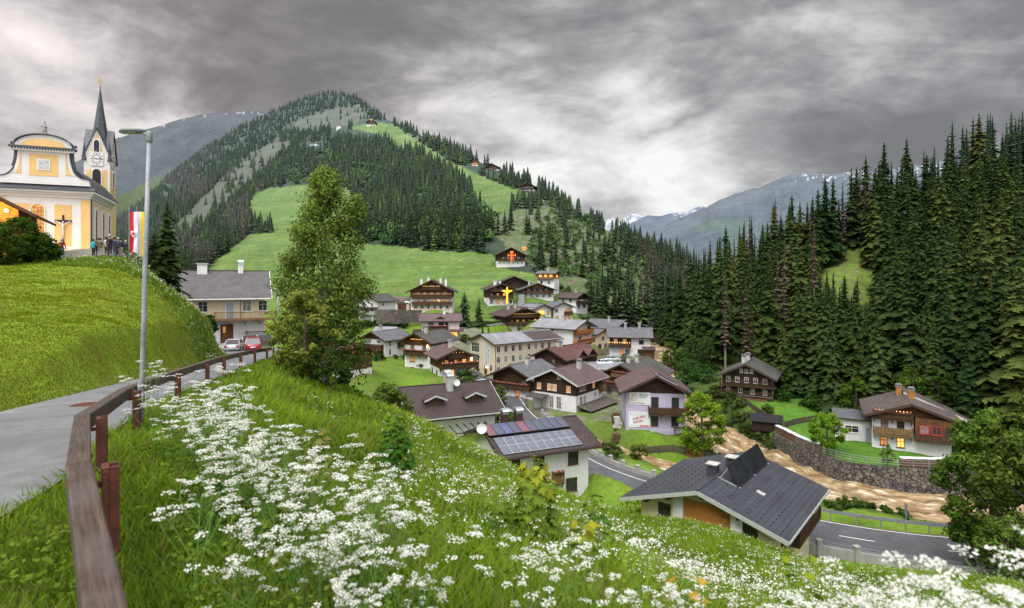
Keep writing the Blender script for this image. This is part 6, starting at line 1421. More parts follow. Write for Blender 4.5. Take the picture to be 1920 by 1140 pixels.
# --- forest on the big mountain: one far off wood
n=70000
px=g1.uniform(70,1330,n);t=g1.uniform(0.0,1.0,n);row,D=M1.rowD(px,t);xyz=M1.xyz(px,t)
jx=(fbm(px*.2,row*.2,3,41)-.5)*12;jy=(fbm(px*.2+9,row*.2,3,43)-.5)*8
mead=anyin(px+jx*.4,row+jy*.4,MEADOWS);clr=anyin(px+jx,row+jy,CLEAR);scr=inpoly(px+jx,row+jy,SCRUB)
dens=fbm(px*.035,row*.05,3,83)
ok=~mead&(~clr|(g1.random(n)<.05))&(~scr|(g1.random(n)<.010))&(dens>.25)
vilz=(row>520)&(px>640)&(px<1110); ok&=~vilz
ok&=~((px>905)&(px<1010)&(row>440)&(row<560)); ok&=~((px>660)&(px<735)&(row>225)&(row<262))
for hk in('ridgechalet','ridgebarn','spurchalet','topwhite','slopehut'): ok&=~((np.abs(px-HS[hk]['px'])<17)&(row>HS[hk]['row']-6)&(row<HS[hk]['row']+14))
ok&=(g1.random(n)<np.clip(.62+ (300/D)*.35,0,1))
for cx_,cy_,rx_,ry_,m_ in((690,330,34,22,0),(770,420,60,24,0),(840,450,50,16,0),(900,400,40,24,0),(720,445,40,14,0),(560,330,46,14,0),(620,300,30,14,0),(800,380,30,18,0)): ok&=~((((px-cx_)/rx_)**2+((row-cy_)/ry_)**2<1)&(g1.random(n)<.72))
ids=np.nonzero(ok)[0];cellm={};kk=[]
for i in ids:
    cs=4.6+D[i]*.0016;c=(int(xyz[i,0]/cs),int(xyz[i,1]/cs),int(D[i]//300))
    if c in cellm: continue
    cellm[c]=1;kk.append(i)
print('mountain trees',len(kk))
FT=[crown_far(1.,500+k) for k in range(6)]
FTn=[crown_spruce(1.*20,520+k,tiers=15,nb=7,twigs=2,R=4.0,dark=(.012,.022,.010),light=(.040,.060,.022)) for k in range(4)]
mass=[]
for i in kk:
    sz=g1.uniform(11,20)*(.82 if D[i]>1000 else .95); 
    if D[i]<450: v,f,c=FTn[int(g1.integers(4))];v=v/20.
    else: v,f,c=FT[int(g1.integers(6))]
    rz=g1.uniform(0,6.3);ca,sa=math.cos(rz),math.sin(rz);q=v*sz;x,y,z=xyz[i]
    w=np.stack([q[:,0]*ca-q[:,1]*sa+x,q[:,0]*sa+q[:,1]*ca+y,q[:,2]+z-.5],1)
    k=g1.uniform(.8,1.4);grey=fbm(np.array([px[i]*.02]),np.array([row[i]*.03]),3,87)[0]
    cc=c*k
    if g1.random()<.13 and D[i]<1100: cc=cc*np.array((2.1,2.0,1.3))
    if px[i]<520 and row[i]>280 and grey>.50: cc=cc*.5+np.array((.065,.054,.050))*.55*k
    if px[i]>1180 and row[i]>490 and grey>.45: cc=cc*.5+np.array((.085,.066,.055))*.5*k
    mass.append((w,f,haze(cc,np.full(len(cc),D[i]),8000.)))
V,F_,C_=join_np(mass); tag(npmesh('mountain_forest',V,F_,mt['far'],C_),'dark conifer forest covering the big mountain behind the village','forest',kind='stuff')
# broadleaf patches and bushes on the mountain
mass=[];nb=0
PATCH=[(620,300,30,16,50),(800,380,30,20,50),(690,330,34,26,90),(770,420,60,26,90),(840,450,50,18,70),(940,455,30,20,60),(1000,470,60,40,120),(1080,470,70,60,150),(1160,520,60,50,120),(1050,545,40,22,60),(900,400,40,26,60),(1060,420,50,26,70),(720,445,40,16,60),(560,330,50,16,40),(485,380,8,8,6),(840,400,60,40,60),(990,490,30,26,60),(1100,520,60,40,90),(1290,560,40,16,40),(1170,450,40,20,50)]
for cx_,cy_,rx_,ry_,m_ in PATCH:
    for j in range(m_):
        a=g1.uniform(0,6.3);r=g1.uniform(0,1)**.5;p_=cx_+rx_*r*math.cos(a);r_=cy_+ry_*r*math.sin(a)
        if bool(anyin(np.array([p_]),np.array([r_]),MEADOWS)[0]) : continue
        if any(abs(p_-h['px'])<h['W']*.62/h['D']*F+3 and h['row']-60<r_<h['row']+9 for h in HS.values() if h['D']>195): continue
        tt,DD=M1.at(p_,r_);q=M1.xyz(np.array([p_]),np.array([tt]))[0]
        scrubby=bool(inpoly(np.array([p_]),np.array([r_]),SCRUB)[0]); s=g1.uniform(1.2,2.6) if scrubby else g1.uniform(3.0,5.2)
        cs=[(q[0]+g1.normal(0,s*.4),q[1]+g1.normal(0,s*.4),q[2]+s*(.5+.8*g1.random())) for _ in range(5)]
        lt=(.105,.18,.036) if g1.random()<.6 else (.06,.12,.03)
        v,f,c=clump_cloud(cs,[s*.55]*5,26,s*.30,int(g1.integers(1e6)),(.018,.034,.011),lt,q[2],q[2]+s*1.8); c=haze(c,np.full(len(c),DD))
        mass.append((v,f,c));nb+=1
V,F_,C_=join_np(mass); tag(npmesh('hillside_shrubbery',V,F_,mt['far'],C_),'light green broadleaf scrub scattered over the mountain flank','scrub',kind='stuff')
# forest edge, far bank bushes
mass=[]
def bushes(poly_pts,n,smin,smax,dark,light,seed,per=30,leaf=.26,sheet=None):
    g_=np.random.default_rng(seed);out=[];pl=np.array(poly_pts,float)
    for j in range(n):
        u=g_.uniform(0,len(pl)-1);i=int(u);q=pl[i]*(1-(u-i))+pl[i+1]*(u-i)
        x=q[0]+g_.normal(0,q[2]);y=q[1]+g_.normal(0,q[2]);z=gz(x,y);s=g_.uniform(smin,smax)
        cs=[(x+g_.normal(0,s*.35),y+g_.normal(0,s*.35),z+s*(.25+.6*g_.random())) for _ in range(6)]
        k=g_.uniform(.7,1.25); out.append(clump_cloud(cs,[s*.42]*6,per,leaf*s**.5,int(g_.integers(1e6)),dark,tuple(np.array(light)*k),z,z+s*1.4))
    return out
mass+=bushes([(39.5,118,1),(40.2,108,.7),(40.6,98,.5),(41,93,.4)],70,.7,1.6,(.02,.035,.01),(.10,.125,.03),601)
mass+=bushes([(30.5,112,.8),(30.5,100,.8),(30.5,90,.6),(31.5,84,.5)],50,.6,1.4,(.02,.035,.01),(.085,.125,.028),602)
mass+=bushes([(7,98,.8),(12,89.5,.8),(17.5,85,.6),(24,82,.7),(30,80.5,.7)],110,.5,1.2,(.025,.035,.01),(.12,.13,.035),603)
mass+=bushes([(44,64.5,.7),(36,67,.6),(52,62.8,.6),(62,62.5,.6)],70,.35,.8,(.03,.045,.01),(.10,.15,.03),604)
mass+=bushes([(-2,88,1),(-4,98,1.2),(-7,108,1.4),(2,92,.8)],60,.5,1.3,(.02,.035,.01),(.09,.13,.03),605)
mass+=bushes([(46,118,1.5),(52,108,1.4),(58,100,1.3),(66,97,1.5),(76,95,2),(88,92,2)],90,.9,2.4,(.018,.035,.009),(.075,.125,.024),606)
mass+=bushes([(40,165,2),(47,150,3),(44,135,2.5),(38,128,1.5)],70,1.2,3.0,(.018,.035,.01),(.075,.13,.03),607)
mass+=bushes([(-48,178,1.5),(-40,180,1.2),(-33,182,1.2)],60,.8,1.5,(.010,.022,.006),(.045,.08,.018),609)
mass+=bushes([(-20,150,2),(-14,146,2),(-19,138,2),(-16,128,1.5)],50,.5,1.4,(.015,.03,.008),(.09,.13,.025),610)
mass+=bushes([(-10,118,1),(-7.5,112,.8),(-4,106,.8),(0.5,99,1)],60,.5,1.2,(.02,.035,.01),(.10,.14,.03),611)
mass+=bushes([(16,240,3),(24,232,3),(32,226,3),(10,216,2)],60,.8,2.0,(.015,.03,.008),(.075,.12,.025),612)
mass+=bushes([(12,192,2),(22,196,2),(30,200,2)],30,.6,1.4,(.015,.03,.008),(.075,.12,.025),613)
mass+=bushes([(-36,160,2),(-30,150,3),(-40,140,3),(-34,125,3)],60,.6,1.6,(.015,.03,.009),(.06,.10,.02),608)
V,F_,C_=join_np(mass); tag(npmesh('bank_shrubbery',V,F_,mt['leaf'],C_),'tangled green shrubs along the river banks and garden edges','shrubs',kind='stuff')

# --- single trees
def ground_pt(px,D,dz=-.15):
    q=gpt(px,D); q.z+=dz; return q
# the birch beside the lane
P=ground_pt(606,39)
bh=14.5;g2=np.random.default_rng(71);cs=[];rs=[]
for i in range(150):
    t=g2.uniform(.10,1);w=2.95*min(1,(1-t)**.75*1.75)*(.85 if t<.3 else 1)*(.5+.5*g2.random());a=g2.uniform(0,6.3)
    cs.append((w*math.cos(a)+.15*t,w*math.sin(a),bh*(t*.98)+.2));rs.append(g2.uniform(.75,1.25))
for i in range(10): cs.append((g2.normal(-.1,.35),g2.normal(0,.35),bh*(.9+.1*i/10)));rs.append(.5)
for i in range(10): cs.append((1.7+g2.normal(0,.4),g2.normal(0,.5),bh*(.76+.13*i/10)));rs.append(.6)
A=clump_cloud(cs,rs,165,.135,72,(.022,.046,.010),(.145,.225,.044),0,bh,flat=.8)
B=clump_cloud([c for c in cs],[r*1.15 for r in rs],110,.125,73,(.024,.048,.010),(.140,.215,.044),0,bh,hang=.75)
tm,_=trunk_limbs(bh,.21,74,16,spread=.2,fork=.12,top=.97)
make_tree('birch','tall weeping birch rising between the lane and the village','tree',P,join_np([A,B]),tm,bark='birchbark')
P=ground_pt(572,34); Q,tm=broadleaf(5.6,2.0,81,60,120,.13,dark=(.025,.045,.010),light=(.15,.205,.035),base=.06,gap=.85); make_tree('young_ash','lighter green bushy tree in front of the birch foot','tree',P,Q,tm)
P=ground_pt(614,35); Q,tm=broadleaf(4.6,1.7,82,50,110,.13,dark=(.020,.038,.010),light=(.12,.170,.032),base=.04,gap=.85); make_tree('hazel_bush','dense bush leaning against the right side of the birch foot','bush',P,Q,tm)
P=ground_pt(726,56,-.6); Q,tm=broadleaf(4.6,2.6,83,60,110,.17,dark=(.018,.036,.009),light=(.090,.150,.026),base=.02); make_tree('round_bush','big round green bush in front of the small white houses','bush',P,Q,tm)
P=ground_pt(1316,86); Q,tm=broadleaf(9.6,3.3,84,95,130,.21,dark=(.018,.045,.006),light=(.15,.27,.022),base=.06,shape=.5); make_tree('lime_tree','round leafy tree growing beside the lilac house','tree',P,Q,tm)
P=ground_pt(1551,83.5); Q,tm=broadleaf(6.0,2.5,85,60,120,.18,dark=(.022,.055,.006),light=(.18,.30,.024),base=.24,shape=.7); make_tree('apple_tree','bright round garden tree on the lawn above the river wall','tree',P,Q,tm)
P=ground_pt(1664,77.5); Q,tm=broadleaf(3.2,1.0,86,26,90,.13,dark=(.02,.045,.012),light=(.12,.19,.05),base=.22); make_tree('young_fruit_tree','small pale young tree between chalet and river railing','tree',P,Q,tm)
P=ground_pt(1862,50); Q,tm=broadleaf(14.2,3.9,87,150,130,.24,dark=(.015,.036,.007),light=(.115,.195,.03),base=.03,shape=.6); make_tree('maple_tree','large green maple at the far end of the flood wall','tree',P,Q,tm)
P=ground_pt(1945,44); Q,tm=broadleaf(14.5,3.8,88,120,130,.24,dark=(.012,.028,.007),light=(.08,.14,.025),base=.03); make_tree('maple_tree','second large maple cut off by the picture edge','tree',P,Q,tm)
P=ground_pt(1890,40,-.3); Q,tm=broadleaf(5.4,2.6,89,60,110,.18,dark=(.016,.034,.008),light=(.11,.175,.028),base=.02); make_tree('elder_bush','bush with pale tips below the large maple','bush',P,Q,tm)
for px_,D_,h_,r_,lt,lab in((935,109,4.4,1.5,(.10,.155,.045),'willowy tree on the street corner in front of the dark boarded house'),(893,137,3.0,1.1,(.11,.18,.03),'small round tree beside the school lamp'),(960,138,4.2,1.5,(.12,.2,.03),'fresh green tree rising before the long school side'),
      (1104,92,3.6,1.3,(.06,.10,.028),'narrow dark shrub at the corner of the white street house'),(1016,88,2.6,.9,(.09,.15,.028),'little garden bush behind the solar roof'),(1146,80,2.6,1.5,(.11,.16,.03),'loose green shrub between garden fence and road'),(1198,80,2.2,1.3,(.10,.15,.03),'low shrub on the slope below the lilac house'),
      (1257,150,9.5,2.0,(.10,.16,.028),'slender light green tree on the river bank near the inn'),(1330,140,9,2.8,(.05,.10,.03),'dark rounded tree at the forest edge above the river'),(1300,150,7,2.4,(.075,.13,.03),'broad tree at the forest edge beside the bridge'),
      (1480,112,5.5,2.1,(.055,.11,.022),'leafy tree pressed against the forest edge on the far meadow'),(1425,118,6.5,2.2,(.05,.10,.022),'dark green tree behind the blackened log house'),(1605,99,6.5,2.3,(.10,.18,.022),'yellow green tree at the forest foot behind the garden tree'),(1712,95,8,2.6,(.08,.165,.022),'light green maple lit up between spruces above the chalet'),
      (1640,100,6,2.2,(.06,.12,.02),'leafy tree behind the roof of the chalet'),(1760,92,9,2.6,(.05,.10,.018),'tall leafy tree right behind the chalet chimney'),(1440,101,1.6,1.1,(.10,.17,.03),'clipped shrub beside the log house corner'),(1171,157,2.6,1.0,(.09,.16,.03),'small tree in the lit beer garden of the inn'),(1230,205,5,2.4,(.08,.14,.03),'green tree beside the bridge above the inn'),
      (1130,225,5,2.0,(.06,.11,.03),'round tree at the end of the upper village'),(1048,222,4,2.3,(.08,.14,.03),'bushy tree below the small lit house'),(760,172,2.2,1.4,(.05,.09,.02),'dark hedge bush beside the rose white house'),(1065,245,5.5,2.6,(.085,.15,.03),'rounded broadleaf tree under the scrubby flank'),(872,166,2.6,1.2,(.06,.10,.02),'dark bush at the corner of the rose white house')):
    P=ground_pt(px_,D_); 
    if px_==1065 or px_==1048: P=PT(px_,560 if px_==1065 else 545,onM1(px_,560 if px_==1065 else 545))
    Q,tm=broadleaf(h_,r_,700+px_,34 if h_<4 else 55,80,.13+h_*.012,dark=tuple(np.array(lt)*.2),light=lt,base=.06,gap=.95,limbs=6); make_tree('tree' if h_>3 else 'shrub',lab,'tree' if h_>3 else 'shrub',P,Q,tm)
# conifers in the village and by the church
def conifer(px,D,h,R_,lab,seed,base=.05,light=(.045,.070,.022),p=None,name='conifer'):
    v=crown_spruce(h,seed,tiers=int(16+h*1.3),nb=10,twigs=5,R=R_,base=base,dark=(.010,.020,.008),light=light)
    make_tree(name,lab,'tree',p or ground_pt(px,D),v,MB().tube([(0,0,-.5),(0,0,h*.5),(0,0,h*.96)],[h*.022,h*.014,.02],7),mat='needle')
conifer(313,58,9.4,1.75,'dark pine with an uneven crown at the end of the church hill',801,base=.02,p=Vector((PT(313,556,58).x,58,PT(313,556,58).z)),light=(.036,.055,.014))
conifer(292,55,4.5,1.3,'low dark conifer bush half behind the flags',802,base=.0,p=PT(290,528,55),light=(.03,.045,.012))
conifer(871,187,11.5,3.1,'broad dark spruce on the village mound beside the big chalet',803,base=.0,light=(.035,.062,.026),name='spruce')
conifer(898,188,9.2,2.2,'slimmer dark spruce right of the broad one on the village mound',804,base=.0,light=(.035,.062,.026),name='spruce')
for px_,D_,h_,lab in((905,172,6.5,'pointed cypress left of the brown timber house'),(916,170,6.8,'pointed cypress with a yellow shrub at its foot'),(930,168,5.4,'dense dark yew beside the brown timber house'),(945,168,5.0,'short dark yew in front of the brown balconies')):
    conifer(px_,D_,h_,.95,lab,int(px_),base=.0,light=(.04,.075,.02) if px_>920 else (.075,.10,.02),name='cypress')
for px_,row_,h_ in ((1120,600,17),(1136,602,14),(1152,598,18),(1166,600,15),(1180,596,16),(1108,585,15),(1092,520,12),(1215,592,17),(1226,600,15),(1238,604,17)):
    D_=onM1(px_,row_);conifer(px_,D_,h_,2.2,'slim dark spruce at the foot of the scrubby flank behind the village',820+px_,p=PT(px_,row_,D_),light=(.034,.055,.022),name='spruce')
    bpy.data.objects[-1] if False else None
for o in list(COL.objects):
    if o.get('label','').startswith('slim dark spruce at the foot'): o['group']='slim spruces at the foot of the flank'
# hedge by the timber house
for px_,D_,h_,r_,lab in((25,44.5,3.5,2.1,'tall dark hedge bush under the timber house eaves'),(62,45,2.7,1.4,'leafy bush in front of the church wall'),(-12,42,3.2,1.8,'dark laurel bush cut by the picture edge'),(84,45.5,2.0,1.0,'low bush at the end of the hedge next to the onlookers'),(400,66,2.4,.9,'small round shrub under the satellite dish of the cream farmhouse')):
    P=ground_pt(px_,D_,-.2)
    if px_==400: P=PT(392,628,70)
    Q,tm=broadleaf(h_,r_,900+abs(px_),70,120,.12,dark=(.010,.024,.005),light=(.060,.115,.016),base=.0,gap=.9,limbs=5); make_tree('hedge_bush',lab,'bush',P,Q,tm)
# ------------------------------------------------------------------ guard rail, lamps
R=empty('guard_rail',(0,0,0),0,'weathered timber guard rail on rust brown posts curving along the lane','guard rail')
FG=[Vector((x,y,gz(x,y))) for x,y in FENCE_G]
FG[0].z=FG[1].z
for i,p in enumerate(FG):
    if i==0: continue
    a=FG[i-1];b=FG[min(i+1,len(FG)-1)];d=(b-a).normalized();rz=math.atan2(d.y,d.x)
    h=.80; m=MB(); m.box((0,-.17,h/2-.35),(.17,.05,h+.7),0); m.box((.07,-.225,h/2-.35),(.03,.07,h+.7),0); m.box((-.07,-.225,h/2-.35),(.03,.07,h+.7),0); m.bb(-.02,.02,-.16,-.05,h-.16,h-.12,0); m.lathe([(.025,0),(.025,.02)],8,(-.0,-.19,h-.12),0); m.build('post',mt['rust'],R,loc=p,rz=rz)
for i in range(len(FG)-1):
    a,b=FG[i].copy(),FG[i+1].copy()
    off=[]
    for j,q in((i,a),(i+1,b)):
        u=FG[max(j-1,0)];v=FG[min(j+1,len(FG)-1)];d=(v-u);n=Vector((-d.y,d.x,0)).normalized(); off.append(q+Vector((0,0,.76)))
    a,b=off;d=(b-a).normalized()
    m=MB(); m.beam(a-d*.02,b+d*.02,.165,.20,0); o=m.build('rail',mt['beam'],R)
    bm=bmesh.new(); bm.from_mesh(o.data); bmesh.ops.bevel(bm,geom=list(bm.edges),offset=.012,segments=1,affect='EDGES'); bm.to_mesh(o.data); bm.free()
    while o.data.uv_layers: o.data.uv_layers.remove(o.data.uv_layers[0])
    me=o.data;lay=me.uv_layers.new(name='UVMap');sd=Vector((-d.y,d.x,0)).normalized();uu=d.cross(sd)
    for lp in me.loops:
        c_=me.vertices[lp.vertex_index].co;lay.data[lp.index].uv=(c_.dot(d),c_.dot(sd)+1.3*c_.dot(uu))
def street_lamp(p,h,arm,rz,lab,r=.06,lean=0.):
    R=empty('street_lamp',p,rz,lab,'street lamp')
    m=MB(); m.tube([(0,0,-.6),(0,0,.9),(lean*.2,0,1.0),(lean*.5,0,h*.55),(lean,0,h)],[r*1.12,r*1.12,r,r*.92,r*.8],12); m.bb(r*.9,r*1.15,-.05,.05,.45,.75); m.build('pole',mt['galv'],R,smooth=True)
    m=MB(); m.lathe([(r*.9,0),(r*1.25,.03),(r*1.25,.16),(r*.8,.22)],12,(lean,0,h-.12)); m.tube([(lean,0,h),(lean-.10,0,h+.06)],r*.8,10); m.build('bracket',mt['lampgrey'],R,smooth=True)
    m=MB(); n=10;V=[];Fs=[]
    for i in range(n+1):
        t=i/n;x=lean-.06-arm*t;w=.125*(1-abs(2*t-1)**3.5)*(.75+.35*t)+.02;z=h+.10-.02*t
        for k in range(8):
            a=2*PI*k/8;V.append((x,w*math.cos(a),z+(.055 if math.sin(a)>0 else .03)*math.sin(a)*(1-abs(2*t-1)**4*.8)))
    for i in range(n):
        for k in range(8): Fs.append((i*8+k,i*8+(k+1)%8,(i+1)*8+(k+1)%8,(i+1)*8+k))
    Fs+= [tuple(range(7,-1,-1)),tuple(range(n*8,n*8+8))]; m.mesh(V,Fs,0); hd=m.build('lamp_head',mt['lampgrey'],R,smooth=True)
    MB().bb(lean-.16-arm*.75,lean-.16-arm*.1,-.07,.07,h+.055,h+.068).build('lens',mt['curtain'],hd)
    return R
q=Vector((-6.93,10.95,gz(-6.93,10.95))); street_lamp(q,5.52,.50,0,'tall grey galvanised street lamp standing by the guard rail',.046,.16)
q=ground_pt(520,62,0) if False else PT(521,662,62); street_lamp(q,6.3,.9,0,'thin street lamp at the corner of the cream farmhouse yard',.06)
q=ground_pt(1052,93,0); street_lamp(q,4.6,.5,2,'slim village lamp beside the garden of the street house',.05)
# manhole cover
q=Vector((-10.6,14.6,0)); d_,p_=polydist(np.array([q.x]),np.array([q.y]),ROAD); i=int(p_[0]); q.z=ROAD[i][2]+(p_[0]-i)*(ROAD[i+1][2]-ROAD[i][2])-.015
m=MB(); m.lathe([(.34,0),(.34,.012),(.33,.014)],20); 
for k in range(5): m.bb(-.26,.26,-.22+k*.11-.015,-.22+k*.11+.015,.014,.02)
o=m.build('manhole_cover',mt['rust']); o.location=q; tag(o,'rusty manhole cover set in the lane','manhole cover')

# ------------------------------------------------------------------ meadow: grass and cow parsley
g3=np.random.default_rng(314)
def blades(x,y,z,h,w,col,lean,seed):
    g_=np.random.default_rng(seed);n=len(x);a=g_.uniform(0,2*PI,n);fa=g_.uniform(0,2*PI,n)
    dx,dy=np.cos(a)*w,np.sin(a)*w;lx,ly=np.cos(fa)*lean*h,np.sin(fa)*lean*h
    b=np.stack([x,y,z-.03],1);V=np.empty((n,6,3))
    for k,(t,ww) in enumerate(((0,1),(.55,.8),(1,.12))):
        off=np.stack([lx*t*t,ly*t*t,h*t*(1-.25*lean*t)],1);s=np.stack([dx*ww,dy*ww,np.zeros(n)],1)
        V[:,2*k]=b+off-s;V[:,2*k+1]=b+off+s
    i=np.arange(n)[:,None]*6;F_=np.concatenate([i+np.array([[0,1,3,2]]),i+np.array([[2,3,5,4]])],0)
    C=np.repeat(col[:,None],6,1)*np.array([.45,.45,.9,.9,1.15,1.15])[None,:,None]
    return V.reshape(-1,3),F_,C.reshape(-1,3)
def quads_at(P,size,g_,col,tilt=.5):
    n=len(P);nr=g_.normal(0,tilt,(n,3))+np.array((0,0,1.));nr/=np.linalg.norm(nr,axis=1,keepdims=True)
    t=np.cross(nr,g_.normal(0,1,(n,3)));t/=np.linalg.norm(t,axis=1,keepdims=True);b=np.cross(nr,t);s=(size*g_.uniform(.7,1.25,n))[:,None]
    Q=np.stack([P-t*s,P-b*s,P+t*s,P+b*s],1).reshape(-1,3)
    return Q,np.arange(n*4).reshape(-1,4),np.repeat(col,4,0) if np.ndim(col)==2 else np.tile(np.asarray(col,float),(n*4,1))
def sideof(x,y):
    d,p=polydist(x,y,ROAD);i=np.clip(p.astype(int),0,len(ROAD)-2)
    s=(ROAD[i+1,0]-ROAD[i,0])*(y-ROAD[i,1])-(ROAD[i+1,1]-ROAD[i,1])*(x-ROAD[i,0]); w=ROAD[i,3]; return d,s,w
n=370000
D=np.exp(g3.uniform(math.log(1.0),math.log(58),n)); px=g3.uniform(-120,2330,n); x=(px-960)/F*D;y=D
d,s,w=sideof(x,y); ok=(s<0)&(d>w-.22*g3.random(n)**2)
hs=HS['slate']['p'];ok&=~((np.hypot(x-hs.x,y-hs.y)<7.5))
hs=HS['solar']['p'];ok&=~((np.hypot(x-hs.x,y-hs.y)<6))
x,y,D=x[ok],y[ok],D[ok]; z=ground(x,y); okz=z>-24.3; x,y,z,D=x[okz],y[okz],z[okz],D[okz]
n1=fbm(x*.35,y*.35,3,401);n2=fbm(x*1.3,y*1.3,2,403)
fd=polydist(x,y,FENCE_G)[0]
h=(.20+.34*n1)*g3.uniform(.55,1.25,len(x))*np.where(fd<1.6,.62,1)*(1+.15*sstep(10,40,D)); w=.0026+.00105*D*g3.uniform(.6,1.4,len(x))
k=np.clip(n1*1.3-.15+g3.normal(0,.16,len(x)),0,1)[:,None]
col=np.array((.065,.125,.010))*(1-k)+np.array((.200,.300,.024))*k
dry=(g3.random(len(x))<.05+.10*(n2>.62))[:,None]; col=np.where(dry,np.array((.20,.17,.07)),col)
V,F_,C_=blades(x,y,z,h,w,col,.5,405)
tag(npmesh('meadow_grass',V,F_,mt['grass'],C_),'tall lush grass covering the steep meadow below the guard rail','grass',kind='stuff')
n=150000
D=np.exp(g3.uniform(math.log(11),math.log(56),n)); px=g3.uniform(-200,470,n); x=(px-960)/F*D;y=D; d,s,w=sideof(x,y); ok=(s>0)&(d>w+.12-.3*g3.random(n)**2); x,y,D,px=x[ok],y[ok],D[ok],px[ok]; z=ground(x,y)
crest=np.array([((p_-960)/F*D_,D_) for p_,D_ in ((205,47),(228,48),(262,47.5),(300,46.5),(340,45.5),(380,44),(415,42.5),(446,40.5),(470,40))])
cd_=polydist(x,y,crest)[0]; rough=(cd_<3.4+2.6*(fbm(x*.6,y*.6,3,411)-.5)+1.2*g3.normal(0,.5,len(x)))|((x>crest[1,0]-1)&(y>crest[3,1]))
n1=fbm(x*.5,y*.5,3,407)
h=np.where(rough,g3.uniform(.12,.5,len(x)),g3.uniform(.04,.10,len(x))+.06*(n1>.62)); w=.004+.0007*D
k=np.clip(n1*1.4-.2+g3.normal(0,.15,len(x)),0,1)[:,None]
col=np.array((.095,.145,.010))*(1-k)+np.array((.185,.245,.016))*k; br_=(fbm(x*.16,y*.16,3,417)>.56)[:,None]&(g3.random(len(x))<.5)[:,None]; col=np.where(br_,col*np.array((1.25,.98,1.1)),col); col=np.where(rough[:,None],np.array((.085,.150,.016))*(1-k)+np.array((.19,.27,.04))*k,col)
V,F_,C_=blades(x,y,z,h,w,col,.45,409)
bk=np.nonzero(rough&(g3.random(len(x))<.035))[0]; bp=np.stack([x[bk],y[bk],z[bk]+g3.uniform(.3,.6,len(bk))],1); bp=np.repeat(bp,4,0)+g3.normal(0,.05,(len(bk)*4,3))
Vb,Fb,Cb=quads_at(bp,.030,g3,np.clip(g3.normal(.6,.12,len(bp)),.2,.8)[:,None]*np.array((1,1,.85)),.5); tag(npmesh('bank_flowers',Vb,Fb,mt['petal'],Cb),'small white blossoms dotted along the tall grass on the bank crest','wildflowers',kind='stuff')
tag(npmesh('bank_grass',V,F_,mt['grass'],C_),'short mown yellow green grass on the bank left of the lane','grass',kind='stuff')

def parsley(seed,h=1.0,fine=True):
    g_=np.random.default_rng(seed);U=[];m=MB();top=Vector((g_.normal(0,.05),g_.normal(0,.05),h*.82));m.tube([(0,0,-.05),(g_.normal(0,.02),g_.normal(0,.02),h*.4),top],[.006,.005,.004],5)
    ends=[]
    for k in range(int(g_.integers(3,6))):
        t=g_.uniform(.35,.8);b=Vector((0,0,0)).lerp(top,t);a=g_.uniform(0,6.3);L=h*g_.uniform(.16,.34);e=b+Vector((math.cos(a)*L*.8,math.sin(a)*L*.8,L*1.0));m.tube([b,b.lerp(e,.5)+Vector((0,0,-.02)),e],[.004,.003,.0025],4)
        for q in range(int(g_.integers(1,4))):
            a2=a+g_.normal(0,.8);e2=e+Vector((math.cos(a2)*.10,math.sin(a2)*.10,g_.uniform(.02,.13)));m.tube([e,e2],.0022,4);ends.append(e2)
    for q in range(3):
        a=g_.uniform(0,6.3);e=top+Vector((math.cos(a)*.08,math.sin(a)*.08,h*g_.uniform(.08,.18)));m.tube([top,e],.0025,4);ends.append(e)
    pts=[];
    for e in ends:
        R_=g_.uniform(.034,.060);nu=int(g_.integers(8,13))
        for u in range(nu):
            r=R_*math.sqrt((u+.5)/nu);a=u*2.4+g_.uniform(0,.5);c=np.array((e.x+r*math.cos(a),e.y+r*math.sin(a),e.z+.045-.22*r*r/R_+g_.normal(0,.003)))
            if u%2==0: m.mesh([tuple(e),(c[0]+.001,c[1],c[2]),(c[0]-.001,c[1],c[2])],[(0,1,2)])
            pts+= [c+g_.normal(0,1,3)*np.array((.0062,.0062,.003)) for _ in range(7)]
    pts=np.array(pts);wc=np.clip(g_.normal(.70,.10,len(pts)),.35,.86)[:,None]*np.array((1,1,.93))
    me_f=npmesh('blossom',*quads_at(pts,.0056,g_,wc,.5)[:2],mt['petal'],np.repeat(wc,4,0),only_data=True)
    # feathery leaves
    lp=[]
    for k in range(int(g_.integers(4,7))):
        a=g_.uniform(0,6.3);b=h*g_.uniform(.05,.55);L=h*g_.uniform(.18,.34)
        for j in range(26):
            t=g_.random();s_=g_.normal(0,.30*(1-t)+.05)*L;lp.append((math.cos(a)*L*t-math.sin(a)*s_,math.sin(a)*L*t+math.cos(a)*s_,b+L*(.5*t-.55*t*t)+g_.normal(0,.01)))
    lp=np.array(lp);k=g_.uniform(0,1,len(lp))[:,None];lc=np.array((.045,.095,.012))*(1-k)+np.array((.12,.20,.025))*k
    V1,F1,C1=quads_at(lp,.019,g_,lc,.6)
    # stems come from the mesh builder; merge as quads / tris into one mesh with colours
    me=m.data('stem',mt['stem']); 
    me_l=npmesh('leaves',V1,F1,mt['leaf'],C1,only_data=True)
    return me,me_l,me_f
PV=[parsley(900+k,g3.uniform(.85,1.2)) for k in range(9)]
def corner_scale(px_,dd,zg):
    lim=np.interp(px_,[1380,1500,1650,1800,1960],[1130,1115,1080,1040,965]); rt=lim+(1160-lim)*g3.random()
    return (-(rt-HR)/F*dd-zg)/1.2
def put_parsley(x,y,s,rz,k,lab,grp):
    o=link('cow_parsley',PV[k][0]); o.location=(x,y,gz(x,y)-.02); o.rotation_euler=(g3.normal(0,.07),g3.normal(0,.07),rz); o.scale=(s,s,s); tag(o,lab,'wildflower',grp)
    link('foliage',PV[k][1],o); link('blossom',PV[k][2],o)
spots=[]
